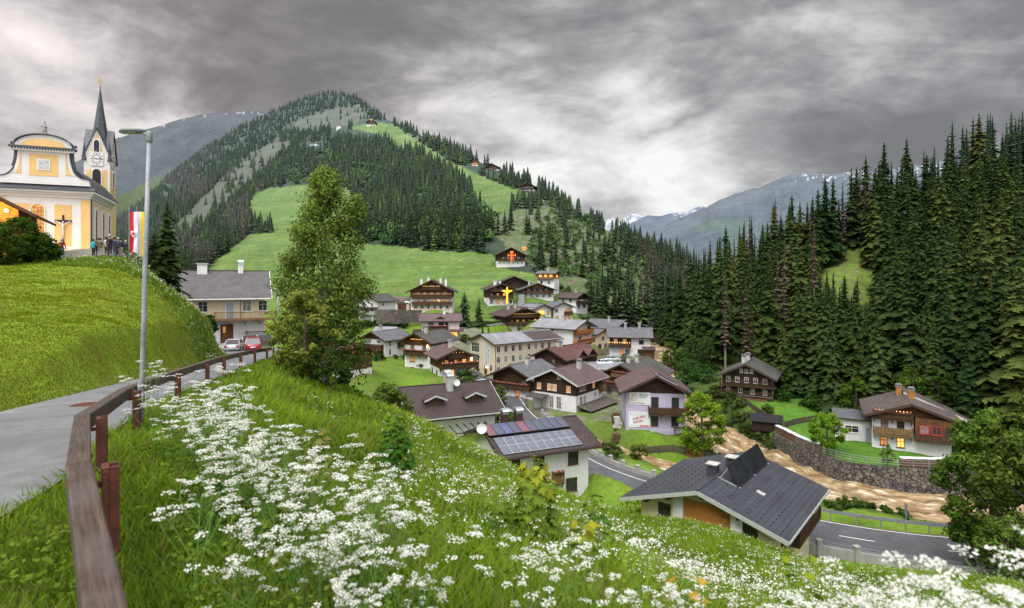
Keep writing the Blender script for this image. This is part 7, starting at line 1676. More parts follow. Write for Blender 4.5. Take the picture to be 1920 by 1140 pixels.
# main drift below the lamp and along the rail, then the bottom edge and the corner at lower right
for (pa,da,pb,db,wd,nn) in ((310,9.0,420,6.6,26,24),(390,7.0,560,5.2,50,28),(480,5.4,700,4.2,65,24),(560,4.2,760,3.1,75,22),(400,4.0,600,2.7,70,14),(840,4.6,1200,3.6,90,9),(1250,4.4,1600,3.0,90,8),(1640,2.6,1930,1.7,70,22),(1500,3.6,1900,2.4,90,14),(300,8.5,255,9.8,10,5),(860,3.3,1240,2.8,90,8)):
    for j in range(nn):
        t=g3.random();pp=pa+(pb-pa)*t+g3.normal(0,wd);dd=(da+(db-da)*t)*math.exp(g3.normal(0,.13));xx=(pp-960)/F*dd
        dq,sq,wq=sideof(np.array([xx]),np.array([dd]))
        if sq[0]>0 or polydist(np.array([xx]),np.array([dd]),FENCE_G)[0][0]<.35: continue
        spots.append((xx,dd))
print('parsley',len(spots))
for j,(xx,dd) in enumerate(spots[:292]):
    sc_=float(g3.uniform(.68,1.25)*min(1.,.34+.085*dd)); pp=960+F*xx/dd
    if pp>1380:
        sc_=corner_scale(pp,dd,gz(xx,dd))
        if sc_<.42 or sc_>1.5: continue
    put_parsley(xx,dd,sc_,float(g3.uniform(0,6.3)),j%9,'white cow parsley blooming in the meadow grass below the guard rail','cow parsley plants in the meadow')
# the rest of the drift, farther down the slope
n=9000
D=np.exp(g3.uniform(math.log(5.5),math.log(46),n));px=g3.uniform(480,1960,n);x=(px-960)/F*D;y=D;d,s,w=sideof(x,y)
dn=fbm(x*.22,y*.22,3,421)+.25*fbm(x*.9,y*.9,2,423)
ok=(s<0)&(d>w+2.2)&(dn>.60)&((px>760)|(g3.random(n)<.22))&(g3.random(n)<np.where(px<760,.10,np.clip(5/D,.15,.24))); ok&=~(np.hypot(x-HS['slate']['p'].x,y-HS['slate']['p'].y)<8.2)&~(np.hypot(x-HS['solar']['p'].x,y-HS['solar']['p'].y)<6.5)
x,y,D=x[ok],y[ok],D[ok];z=ground(x,y);n=len(x);print('far parsley',n)
Pn=[];Cn=[];Sz=[]
for k in range(4):
    off=np.stack([g3.normal(0,.16,n),g3.normal(0,.16,n),g3.uniform(.30,.62,n)],1);c=np.stack([x,y,z],1)+off
    for j in range(5):
        Pn.append(c+g3.normal(0,1,(n,3))*np.array((.026,.026,.008)));Cn.append(np.clip(g3.normal(.56,.12,n),.22,.8)[:,None]*np.array((1,1,.86)));Sz.append((.0095+.00030*D)*g3.uniform(.7,1.2,n))
V,F_,C_=quads_at(np.concatenate(Pn),1.0,g3,np.concatenate(Cn),.5)
ctr=np.repeat(np.concatenate(Pn),4,0);V=ctr+(V-ctr)*np.repeat(np.concatenate(Sz),4)[:,None]
tag(npmesh('flower_drift',V,F_,mt['petal'],C_),'haze of small white umbels scattered over the far meadow slope','wildflowers',kind='stuff')
bx=np.repeat(x,3)+g3.normal(0,.1,3*n);by=np.repeat(y,3)+g3.normal(0,.1,3*n);V,F_,C_=blades(bx,by,np.repeat(z,3),g3.uniform(.3,.6,3*n),.002+.00035*np.repeat(D,3),np.tile((.085,.15,.022),(3*n,1)),.15,431)
tag(npmesh('flower_stems',V,F_,mt['grass'],C_),'thin green stems carrying the scattered white umbels','wildflowers',kind='stuff')
# broad weeds in the near meadow and on the strip beside the lane
wp=[];wc=[]
for (pa,da,pb,db,wd,nn) in ((20,5.2,120,4.0,30,8),(0,4.2,90,3.2,40,6),(330,6.2,520,4.4,50,16),(700,6,1200,5,160,60),(1200,6.5,1800,4,140,60),(500,10,900,12,120,50)):
    for j in range(nn):
        t=g3.random();pp=pa+(pb-pa)*t+g3.normal(0,wd);dd=(da+(db-da)*t)*math.exp(g3.normal(0,.18));xx=(pp-960)/F*dd;dq,sq,wq=sideof(np.array([xx]),np.array([dd]))
        if dq[0]<wq[0]+.1: continue
        zz=gz(xx,dd)
        for q in range(26):
            a=g3.uniform(0,6.3);L=g3.uniform(.02,.2);wp.append((xx+math.cos(a)*L,dd+math.sin(a)*L,zz+g3.uniform(.05,.38)));k=g3.random();wc.append(np.array((.045,.10,.012))*(1-k)+np.array((.11,.20,.024))*k)
V,F_,C_=quads_at(np.array(wp),.023,g3,np.array(wc),.7); tag(npmesh('broadleaf_weeds',V,F_,mt['leaf'],C_),'soft broad leaved weeds mixed into the near grass','weeds',kind='stuff')

# maple saplings with lobed leaves
LOBE=[(0,-.08),(.30,-.28),(.34,-.02),(.66,-.06),(.46,.20),(.62,.46),(.30,.44),(.16,.62),(0,1.0),(-.16,.62),(-.30,.44),(-.62,.46),(-.46,.20),(-.66,-.06),(-.34,-.02),(-.30,-.28)]
def sapling(px,D,h,n,lab,seed,tip=(.26,.27,.02),leaf=(.085,.155,.020),size=.085,p=None):
    g_=np.random.default_rng(seed);x=(px-960)/F*D;P=Vector((x,D,gz(x,D)-.03));R=empty('maple_sapling',P,0,lab,'sapling')
    m=MB();m.tube([(0,0,0),(g_.normal(0,.02),g_.normal(0,.02),h*.5),(g_.normal(0,.03),g_.normal(0,.03),h*.97)],[.010,.007,.003],6)
    V=[];F_=[];C=[]
    for i in range(n):
        t=.22+.78*(i//2)/(n//2);a=(i//2)*1.57+(i%2)*PI+g_.normal(0,.3);pl=(.10+.16*(1-t))*g_.uniform(.7,1.3)*(h/1.2)**.5;b=Vector((0,0,h*t*.97));e=b+Vector((math.cos(a)*pl,math.sin(a)*pl,pl*g_.uniform(-.05,.5)))
        m.tube([b,e],.0025,4);s=size*g_.uniform(.7,1.3)*(1.1-.45*t);out=Vector((math.cos(a),math.sin(a),g_.uniform(-1.1,-.15))).normalized();sd=Vector((-math.sin(a),math.cos(a),g_.normal(0,.25))).normalized();up=out.cross(sd)
        s*=1.25;base=len(V);k=np.clip((t-.72)*3.4+g_.normal(0,.12),0,1);c=(np.array(leaf)*(1-k)+np.array(tip)*k)*g_.uniform(.75,1.2)
        V.append(tuple(e+out*s*.35+up*s*.05));C.append(c*1.1)
        for (u,v) in LOBE: V.append(tuple(e+sd*u*s+out*v*s-up*s*.22*(abs(u)+.3*abs(v))));C.append(c*.95)
        nl=len(LOBE)
        for j in range(nl): F_.append((base,base+1+j,base+1+(j+1)%nl))
    m.build('stem',mt['stem'],R); npmesh('foliage',V,F_,mt['leaf'],C,parent=R)
sapling(1003,6.3,1.2,130,'large bushy maple sapling in the middle of the near meadow',41,size=.105)
sapling(742,9.2,1.35,110,'tall slim maple sapling in the middle of the slope',42,tip=(.15,.20,.02),leaf=(.055,.115,.018),size=.12)
sapling(594,8.0,1.0,54,'pale drooping maple sapling among the white umbels',43,leaf=(.14,.17,.05),tip=(.18,.17,.05),size=.10)
sapling(1112,7.6,.95,48,'fresh maple sapling right of the large bushy one',44,size=.10)
sapling(1286,3.9,.75,22,'small maple sapling with orange tipped leaves at the bottom edge',45,tip=(.42,.24,.03),leaf=(.16,.20,.03),size=.085)
sapling(1497,4.9,1.05,34,'bright yellow green maple sapling in front of the dark slate roof',46,tip=(.30,.32,.02),leaf=(.15,.22,.02),size=.105)
sapling(516,9.2,.8,34,'low dark maple sapling near the lamp side of the meadow',47,tip=(.10,.15,.02),leaf=(.05,.10,.018),size=.10)
sapling(1090,5.6,.8,30,'leafy maple sapling low in front of the large bushy one',48,leaf=(.07,.13,.02),size=.11)
sapling(930,5.9,.75,30,'dark green maple sapling left of the large bushy one',49,leaf=(.05,.105,.018),tip=(.10,.16,.02),size=.11)

# ------------------------------------------------------------------ river wall, woodpiles, railings, fences
def wall_strip(name,pl,top,depth,th,mat,label,cat,cap=None):
    pl=np.asarray(pl);t=np.gradient(pl[:,:2],axis=0);t/=np.linalg.norm(t,axis=1,keepdims=True);n_=np.stack([-t[:,1],t[:,0]],1)
    m=MB();k=len(pl)
    for i in range(k-1):
        A=[];
        for j in(i,i+1):
            o=pl[j,:2]+n_[j]*th; jig=fbm(np.array([j*.9]),np.array([depth]),2,3)[0]*.12
            A.append([(pl[j,0]-n_[j,0]*(.35+jig),pl[j,1]-n_[j,1]*(.35+jig),pl[j,2]+top-depth),(pl[j,0],pl[j,1],pl[j,2]+top),(o[0],o[1],pl[j,2]+top),(o[0],o[1],pl[j,2]+top-depth)])
        a,b=A
        m.face([a[0],b[0],b[1],a[1]][::-1]); m.face([a[1],b[1],b[2],a[2]][::-1]); m.face([a[2],b[2],b[3],a[3]][::-1])
    o=m.build(name,mat); tag(o,label,cat); return o
def MSTONE():
    k=N('flood_wall_stone');tc=k.n('ShaderNodeTexCoord');mp=k.n('ShaderNodeMapping');mp.inputs['Scale'].default_value=(1,1,1.15);k.l(tc.outputs['Object'],mp.inputs[0])
    no=k.n('ShaderNodeTexNoise');no.inputs['Scale'].default_value=1.4;k.l(mp.outputs[0],no.inputs['Vector']);wv=k.mix(.12,mp.outputs[0],no.outputs['Color'])
    v=k.n('ShaderNodeTexVoronoi');v.inputs['Scale'].default_value=2.1;k.l(wv,v.inputs['Vector']);e=k.n('ShaderNodeTexVoronoi',feature='DISTANCE_TO_EDGE');e.inputs['Scale'].default_value=2.1;k.l(wv,e.inputs['Vector'])
    r=k.n('ShaderNodeValToRGB');sp=k.n('ShaderNodeSeparateColor');k.l(v.outputs['Color'],sp.inputs[0]);k.l(sp.outputs[0],r.inputs[0]);el=r.color_ramp.elements
    el[0].position=0;el[0].color=(.042,.042,.036,1);el[1].position=1;el[1].color=(.155,.135,.105,1)
    for p_,c_ in((.35,(.10,.088,.075,1)),(.6,(.13,.10,.075,1)),(.8,(.085,.085,.08,1))): q_=el.new(p_);q_.color=c_
    f=k.rng(e.outputs['Distance'],.01,.09,.18,1);fine=k.rng(k.noise(tc.outputs['Object'],6,4,.7),.3,.7,.65,1.3);mm=k.n('ShaderNodeMath',operation='MULTIPLY');k.l(f,mm.inputs[0]);k.l(fine,mm.inputs[1])
    hs=k.n('ShaderNodeHueSaturation');k.l(r.outputs[0],hs.inputs['Color']);k.l(mm.outputs[0],hs.inputs['Value']);k.l(hs.outputs[0],k.b.inputs['Base Color']);k.b.inputs['Roughness'].default_value=.9
    bp=k.n('ShaderNodeBump');bp.inputs['Strength'].default_value=1;bp.inputs['Distance'].default_value=.25;k.l(f,bp.inputs['Height']);k.l(bp.outputs[0],k.b.inputs['Normal']);return k.m
mt['flood']=MSTONE()
WD=dense(WALL,.9)
wall_strip('flood_wall',WD,0.0,4.2,.55,mt['flood'],'tall dark rubble stone wall holding back the lawn above the river bend','wall')
def along(pl,a,b,step): 
    q=dense(pl,.1);n=len(q);return q[int(a*n):int(b*n):max(1,int(step/.1))]
R=empty('railing',(0,0,0),0,'grey metal railing on top of the river wall','railing'); q=along(WALL,.16,.93,1.9)
for p_ in q:
    MB().bb(-.03,.03,-.03,.03,-.05,1.05).build('post',mt['galv'],R,loc=(p_[0]+.12,p_[1]+.2,p_[2]))
for hh in(.4,.72,1.04):
    m=MB(); m.tube([(p_[0]+.12,p_[1]+.2,p_[2]+hh) for p_ in q],.028,5); m.build('rail',mt['galv'],R)
def woodpile(a,b,lab,hh=1.15):
    q=along(WALL,a,b,.8); m=MB();c=MB()
    for i in range(len(q)-1):
        A,B=Vector(q[i][:3]),Vector(q[i+1][:3]);d=(B-A).normalized();n_=Vector((-d.y,d.x,0)); o=n_*.75
        m.beam(A+o+Vector((0,0,hh/2)),B+o+Vector((0,0,hh/2)),.55,hh,0); w_=random.uniform(-.03,.05); c.beam(A+o+Vector((0,0,hh+.06+w_)),B+o+Vector((0,0,hh+.06+w_)),.72,.09,0)
    o=m.build('woodpile',mt['firewood']); tag(o,lab,'woodpile'); c.build('cover_sheet',mt['signw'],o)
woodpile(.0,.27,'long split firewood pile under white sheeting at the upstream end of the river wall'); woodpile(.50,.72,'shorter firewood pile under white sheeting in front of the chalet')
def board_fence(pts,h,lab,mat='fence',step=1.9,solid=True,name='garden_fence'):
    R=empty(name,(0,0,0),0,lab,'fence');P=[Vector((x,y,gz(x,y))) for x,y in pts];L=[0]
    for i in range(1,len(P)): L.append(L[-1]+(P[i]-P[i-1]).length)
    n=max(2,int(L[-1]/step));Q=[]
    for k in range(n+1):
        s=L[-1]*k/n;i=max(j for j in range(len(L)) if L[j]<=s+1e-6);i=min(i,len(P)-2);t=(s-L[i])/(L[i+1]-L[i]);q=P[i].lerp(P[i+1],t);q.z=gz(q.x,q.y);Q.append(q)
    for q in Q: MB().bb(-.06,.06,-.06,.06,-.5,h+.06).build('post',mt[mat],R,loc=q)
    m=MB()
    for a,b in zip(Q[:-1],Q[1:]):
        for hh in(.25*h,.8*h): m.beam(a+Vector((0,0,hh)),b+Vector((0,0,hh)),.05,.09)
        d=(b-a);nb=max(2,int(d.length/.19)) if solid else 0
        for k in range(nb):
            c=a+d*((k+.5)/nb);zz=random.uniform(-.03,.03); m.box((c.x,c.y,c.z+h*.52+zz),(.15,.03,h*.92),0,rz=math.atan2(d.y,d.x))
    m.build('boards',mt[mat],R); return R
board_fence([(11.5,100),(14,95),(17.5,90.8),(21.5,88.0),(25,86.2),(29.3,85.5),(31.5,88)],1.15,'weathered board fence around the garden of the lilac house')
board_fence([(3,103),(6,100.5),(9.5,98),(12,97)],1.2,'dark board fence below the white street house')
board_fence([(-4.5,118),(-2.2,110),(1.0,104)],1.1,'wooden fence beside the street in front of the dark boarded house',solid=True)
board_fence([(33.6,88),(32.3,82),(31.6,79)],1.1,'leaning fence at the river side of the lilac garden')
board_fence([(41.5,117),(42.0,107),(42.6,99),(43.6,94)],1.0,'old plank fence along the far meadow above the river')
board_fence([(43.8,94.2),(47,96.3),(50.5,97.5)],1.0,'short plank fence between far meadow and chalet garden')
board_fence([(-33,158),(-27,157),(-22,160)],1.2,'dark slatted fence beside the small white house')
m=empty('garden_fence',(0,0,0),0,'stretch of new yellow boards in the lilac house fence','fence')
for k in range(9):
    t=k/8;x=25.6+2.1*t;y=85.9-.55*t; MB().box((0,0,.55),(.2,.05,1.2)).build('board',mt['owood'],m,loc=(x,y-.12,gz(x,y)))
# guard rail of the valley road, low parapet with posts
def crash_barrier(off,a,b,lab,name='crash_barrier',mat='galv'):
    R=empty(name,(0,0,0),0,lab,'crash barrier');seg=vd[a:b];t=np.gradient(seg[:,:2],axis=0);t/=np.linalg.norm(t,axis=1,keepdims=True);P=[Vector((s_[0]-tt[1]*off,s_[1]+tt[0]*off,s_[2])) for s_,tt in zip(seg,t)]
    m=MB();Q=P[::6]
    for p_,q_ in zip(Q[:-1],Q[1:]):
        for dz,w_ in((.62,.05),(.74,.03),(.5,.03)): m.beam(p_+Vector((0,0,dz)),q_+Vector((0,0,dz)),w_,.11)
    m.build('beam',mt[mat],R)
    for p_ in P[::10]: MB().bb(-.05,.05,-.05,.05,-.6,.7).build('post',mt[mat],R,loc=p_)
crash_barrier(-4.5,6,150,'grey steel crash barrier between valley road and river')
def parapet(off,a,b,lab,h=.55,pil=2.8):
    R=empty('parapet_wall',(0,0,0),0,lab,'wall');seg=vd[a:b];t=np.gradient(seg[:,:2],axis=0);t/=np.linalg.norm(t,axis=1,keepdims=True);P=[Vector((s_[0]-tt[1]*off,s_[1]+tt[0]*off,s_[2])) for s_,tt in zip(seg,t)]
    m=MB();Q=P[::5]
    for p_,q_ in zip(Q[:-1],Q[1:]): m.beam(p_+Vector((0,0,h/2-.4)),q_+Vector((0,0,h/2-.4)),.3,h+.8)
    m.build('wall',mt['concrete'],R)
    for p_ in P[::int(pil/.25)]: m=MB(); m.bb(-.22,.22,-.22,.22,-.5,h+.42,0); m.bb(-.26,.26,-.26,.26,h+.42,h+.5,0); m.build('pillar',mt['concrete'],R,loc=p_)
    m=MB()
    for hh in(h+.15,h+.36): m.tube([p_+Vector((0,0,hh)) for p_ in Q],.025,5)
    m.build('rail',mt['galv'],R)
parapet(4.5,10,330,'low concrete parapet with pillars on the meadow side of the valley road')
parapet(-4.6,210,360,'low wall with pillars between valley road and garden slope')
# road sign at the barrier, shed on the far meadow, flat roof hall, bridge
p=Vector((39.8,59.3,gz(39.8,59.3))); R=empty('road_sign',p,math.radians(70),'narrow road sign on a pole beside the crash barrier','road sign'); m=MB(); m.tube([(0,0,-.4),(0,0,2.9)],.04,8); m.build('pole',mt['galv'],R); m=MB(); m.bb(-.4,.4,-.04,-.0,1.7,2.9,0); m.bb(-.34,.34,-.05,-.041,1.76,2.84,1); m.build('sign_plate',[mt['galv'],mt['signw']],R)
p=Vector((9.2,81.5,gz(9.2,81.5))); R=empty('road_sign',p,.4,'small white sign on a post beyond the solar roof','road sign'); m=MB(); m.tube([(0,0,-.4),(0,0,2.6)],.035,8); m.build('pole',mt['galv'],R); m=MB(); m.bb(-.28,.28,-.05,-.01,1.6,2.6,0); m.bb(-.12,.12,-.06,-.051,2.0,2.4,1); m.build('sign_plate',[mt['signw'],mt['black']],R)
p=ground_pt(1437,97,0); R=empty('wood_shed',p,math.radians(-25),'low black roofed timber store on the far meadow','shed'); m=MB(); 
for k in range(7): m.bb(-2.1,2.1,-1.5,1.5,-.3+k*.22,-.12+k*.22)
m.build('timber_stack',mt['logs'],R); m=MB(); m.box((0,0,1.55),(5.0,3.8,.10),0,rx=.14); m.build('roof',mt['black'],R)
p=PT(1133,706,136); R=empty('hall',p,math.radians(-8),'flat roofed pale hall between the street houses','building'); MB().bb(-4.6,4.6,-3,6,-3,2.3).build('wall',mt['white'],R); m=MB(); m.bb(-4.9,4.9,-3.3,6.3,2.3,2.55,0); m.bb(-5,5,-3.4,-3.3,2.1,2.5,1); m.build('roof',[mt['rlgrey'],mt['pale']],R)
p=PT(722,626,170); R=empty('shed',p,math.radians(-5),'long shed with silver ribbed roof above the white house with one balcony','shed'); MB().bb(-3,3,-1.2,1.2,-2,1.1).build('wall',mt['greywood'],R); MB().box((0,0,1.45),(6.6,3.2,.1),0,rx=.32).build('roof',mt['rlgrey'],R)
p=PT(757,578,210); R=empty('garage',p,math.radians(-4),'garage with mauve roof beside the broad chalet','garage'); MB().bb(-2.6,2.6,-2.5,2.5,-3,2.4).build('wall',mt['pink'],R); m=MB(); m.box((0,-1.4,3.2),(6.2,3.7,.15),0,rx=.5); m.box((0,1.6,3.2),(6.2,3.7,.15),0,rx=-.5); m.build('roof',mt['rmauve'],R); MB().bb(-1.6,1.6,-2.56,-2.51,-1,1.9).build('gate',mt['bwood'],R)
P_=[PT(706,600,178),PT(748,601,180),PT(790,600,185)]; m=MB(); m.beam(P_[0]+Vector((0,0,1)),P_[1]+Vector((0,0,1.2)),.6,4.4); m.beam(P_[1]+Vector((0,0,1.2)),P_[2]+Vector((0,0,1.0)),.6,4.2); o=m.build('stone_wall',mt['stone']); tag(o,'long grey stone retaining wall below the garage and broad chalet','wall')
P_=[PT(660,655,150),PT(735,640,163),PT(860,648,160)]
p=PT(1243,633,196); R=empty('bridge',p,0,'short dark timber bridge across the river above the inn','bridge'); m=MB(); m.bb(-4.5,5.5,-1.6,1.6,-.5,0); m.build('deck',mt['dwood'],R); m=MB(); rail_mb(m,(-4.5,-1.5,0),(5.5,-1.5,0),1.1,0); rail_mb(m,(-4.5,1.5,0),(5.5,1.5,0),1.1,0); m.build('railing',mt['dwood'],R)
# garden things of the lilac house and a flood of small village objects
hl=HS['lilac'];RL=hl['root'];W,L=hl['W'],hl['L']
def text(s,size,mat,parent,loc,rot,name='lettering',bold=.0,shear=0.):
    cu=bpy.data.curves.new('lettering','FONT');cu.body=s;cu.size=size;cu.align_x='LEFT';cu.offset=bold;cu.shear=shear;cu.extrude=.004
    t=bpy.data.objects.new('lettering',cu);COL.objects.link(t);dg=bpy.context.evaluated_depsgraph_get();dg.update()
    me=bpy.data.meshes.new_from_object(t.evaluated_get(dg));bpy.data.objects.remove(t);bpy.data.curves.remove(cu)
    me.materials.clear();me.materials.append(mt[mat]);o=link(name,me,parent);o.location=loc;o.rotation_euler=rot;return o
yb=-L/2
sg=MB().bb(-1.65,1.65,-.06,0,-.98,.98).build('billboard',mt['signw']); sg.parent=RL; sg.location=(-W/2+.35+1.75,yb-.02,5.05); sg['label']='upper white board with an orange letter mark'
m=MB(); m.beam((-1.35,-.075,-.25),(-.80,-.075,.85),.02,.10,0); m.beam((-1.38,-.075,-.28),(-.85,-.075,-.28),.02,.10,0); m.beam((-.80,-.07,.85),(-.42,-.07,-.25),.015,.05,1); m.bb(-1.2,.3,-.07,-.061,-.37,-.35,1); m.build('logo_mark',[mt['orange'],mt['printgrey']],sg)
text('Beleuchtung',.285,'black',sg,(-.05,-.068,.50),(PI/2,0,0),bold=.006,shear=.2); text('Lodthuter',.285,'black',sg,(-.1,-.068,.17),(PI/2,0,0),bold=.006,shear=.2); text('www.licht-technik.at',.27,'black',sg,(-1.5,-.068,-.80),(PI/2,0,0),bold=.006,shear=.2)
sg=MB().bb(-1.65,1.65,-.06,0,-1.2,1.2).build('billboard',mt['signw']); sg.parent=RL; sg.location=(-W/2+.35+1.72,yb-.02,1.72); sg['label']='lower white board with slanting dark red capitals'
o=text('ELEKTRO',.50,'magenta',sg,(-1.02,-.068,-.12),(PI/2,-math.radians(14),0),bold=.016); o=text('EGGER',.50,'magenta',sg,(-.93,-.068,-.66),(PI/2,-math.radians(14),0),bold=.016)
text('Installationen  Planung  Service',.17,'printgrey',sg,(-1.52,-.068,.92),(PI/2,0,0),bold=.003); text('Elektroshop  Beratung  Montage',.17,'printgrey',sg,(-1.52,-.068,.66),(PI/2,0,0),bold=.003)
m=MB(); m.bb(.0,1.5,-.068,-.061,-1.12,-.86,0); m.bb(-1.5,-.1,-.068,-.061,-.93,-.88,1); m.build('print_band',[mt['printpink'],mt['printgrey']],sg)
def lw(x,y,z): 
    v=Matrix.Rotation(math.radians(hl['yaw']),3,'Z')@Vector((x,y,0)); return Vector((hl['p'].x+v.x,hl['p'].y+v.y,hl['p'].z+z))
a=lw(-1.0,yb-1.3,.1);b=lw(3.2,yb-.6,.45); m=MB(); d=(b-a).normalized();up=Vector((0,0,.22))
m.beam(a,b,.05,.09); m.beam(a+up,b+up,.05,.09)
for k in range(16): c=a.lerp(b,(k+.5)/16); m.beam(c,c+up,.05,.05)
o=m.build('ladder',mt['pale']); tag(o,'pale ladder lying along the foot of the lilac house wall','ladder')
R=empty('bench',lw(3.6,yb-1.0,0),math.radians(hl['yaw']),'grey wooden bench at the right end of the lilac house wall','bench'); m=MB(); m.bb(-1,1,-.25,.25,.42,.48); m.build('seat',mt['greywood'],R); m=MB(); m.bb(-1,1,.22,.27,.55,.95); m.build('backrest',mt['greywood'],R)
for x_ in(-.8,.8): MB().bb(x_-.04,x_+.04,-.2,.22,-.2,.42).build('leg',mt['greywood'],R)
for k,(x_,y_,mm,lab) in enumerate(((-6.0,-1,'bwood','tall brown timber stack left of the lilac house'),(-5.8,-3,'pale','heap of pale crates beside the timber stack'),(-6.2,-4.6,'firewood','low firewood heap near the fence left of the lilac house'))):
    q=lw(x_,y_,0); q.z=gz(q.x,q.y); m=MB()
    for j in range(5): m.box((random.uniform(-.15,.15),random.uniform(-.1,.1),.2+j*.36),(1.3-.12*j,1.0,.33),0,rz=random.uniform(-.2,.2))
    o=m.build('crate_stack' if k else 'timber_pile',mt[mm]); o.location=q; tag(o,lab,'stack')
# tower pole wires: a power pole
for px_,D_,h_,lab in((628,180,9,'thin power pole beside the pale grey house'),(790,150,8,'wooden power pole near the tall white house')):
    q=ground_pt(px_+130 if px_==628 else px_,D_,0); o=MB().tube([(0,0,-.5),(0,0,h_)],[.12,.08],7).build('power_pole',mt['greywood']); o.location=q; tag(o,lab,'pole')

# ------------------------------------------------------------------ cars
def car(p,rz,paint,lab,s=1.0,suv=False):
    R=empty('parked_car',p,rz,lab,'car',None);R.scale=(s,s,s);hh=1.62 if suv else 1.46
    sec=[(-2.15,.42,.62),(-2.1,.34,.88),(-1.9,.30,.98),(-1.2,.28,1.0),(-.3,.28,.98),(.7,.28,.96),(1.55,.30,.88),(2.05,.36,.74),(2.18,.42,.6)]
    bm=bmesh.new();rings=[]
    for i,(x,z0,z1) in enumerate(sec):
        w=.88-(.16 if i in(0,8) else .05 if i in(1,7) else 0);rings.append([bm.verts.new((x,y,z)) for y,z in((-w*.92,z0),(-w,z0+.12),(-w*.99,(z0+z1)/2+.05),(-w*.90,z1),(w*.90,z1),(w*.99,(z0+z1)/2+.05),(w,z0+.12),(w*.92,z0))])
    for a,b in zip(rings[:-1],rings[1:]):
        for k in range(8): bm.faces.new((a[k],a[(k+1)%8],b[(k+1)%8],b[k]))
    bm.faces.new(rings[0][::-1]);bm.faces.new(rings[-1]);bmesh.ops.recalc_face_normals(bm,faces=bm.faces)
    me=bpy.data.meshes.new('body');bm.to_mesh(me);bm.free();me.materials.append(paint);auto_uv(me);me.polygons.foreach_set('use_smooth',np.ones(len(me.polygons),bool));link('body',me,R)
    cs=[(-1.95 if suv else -1.8,.0),(-1.45 if suv else -1.2,1),(.15,1),(.95,0)]
    m=MB();V=[]
    for x,t in cs:
        w=.80-.17*t;z=.95+(hh-.95)*t;V+=[(x,-w,z),(x,w,z)]
    m.mesh(V,[(0,2,3,1),(2,4,5,3),(4,6,7,5),(0,6,4,2),(1,3,5,7)],0); cb=m.build('cabin',mt['glass'],R)
    m=MB(); m.mesh([(cs[1][0]-.05,-.64,hh+.005),(cs[2][0]+.05,-.64,hh+.005),(cs[2][0]+.05,.64,hh+.005),(cs[1][0]-.05,.64,hh+.005),(cs[1][0]+.1,-.5,hh+.05),(cs[2][0]-.1,-.5,hh+.05),(cs[2][0]-.1,.5,hh+.05),(cs[1][0]+.1,.5,hh+.05)],[(0,1,5,4),(1,2,6,5),(2,3,7,6),(3,0,4,7),(4,5,6,7)])
    for s_ in(-1,1):
        m.beam((cs[0][0],s_*.80,.96),(cs[1][0],s_*.645,hh),.07,.08); m.beam((cs[2][0],s_*.645,hh),(cs[3][0],s_*.80,.96),.06,.07); m.beam((-.55,s_*.655,hh-.02),(-.55,s_*.80,.96),.08,.03)
    m.build('car_roof',paint,R)
    for x in(-1.32,1.35):
        for s_ in(-1,1):
            V=[];Fs=[]; m=MB(); m.tube([(x,s_*.72,.33),(x,s_*.90,.33)],.33,14); w=m.build('wheel',mt['tyre'],R); m=MB(); m.tube([(x,s_*.895,.33),(x,s_*.915,.33)],.2,10); m.build('rim',mt['rim'],w)
    for s_ in(-1,1):
        MB().bb(2.06,2.16,s_*.62-.16,s_*.62+.16,.60,.72).build('headlight',mt['signw'],R); MB().bb(-2.17,-2.07,s_*.66-.12,s_*.66+.12,.66,.90).build('tail_light',mt['redpaint'],R)
    MB().bb(-2.19,-2.13,-.28,.28,.55,.67).build('number_plate',mt['signw'],R)
def paint(name,c): return M(name,c,.28,.04,1,bump=0,spec=.5,coat=.6)
P_red=paint('red_car_paint',(.28,.012,.018));P_dark=paint('black_car_paint',(.018,.02,.024));P_sil=paint('silver_car_paint',(.36,.37,.39));P_wh=paint('white_car_paint',(.6,.61,.62))
def carat(px,row,D,rz,pt_,lab,s=1.,suv=False): p=PT(px,row,D); car(p,math.radians(rz),pt_,lab,s,suv)
carat(475,657,70,112,P_red,'red hatchback parked under the balconies of the cream farmhouse',1.,True)
carat(440,658,71,106,P_sil,'silver car half hidden by the grassy bank next to the red hatchback')
carat(905,717,128,20,P_dark,'black car in front of the school nearest to the street',1.)
carat(886,708,131,25,P_dark,'black estate car standing behind the other cars by the school',1.,True)
carat(893,719,123,15,P_sil,'silver car beside the brown roof with dormers')
carat(876,721,120,10,P_red,'red car mostly hidden behind the brown ribbed roof')
carat(729,602,180,10,P_red,'red car in the carport of the pale grey house',.9)
carat(771,570,203,0,P_wh,'white van beside the broad chalet',1.0,True)
carat(1134,685,141,20,P_wh,'white car parked on the square before the inn')
carat(1147,678,147,10,P_sil,'pale car farther back on the square before the inn')
carat(1111,655,176,60,P_dark,'dark car on the street beside the guesthouse')

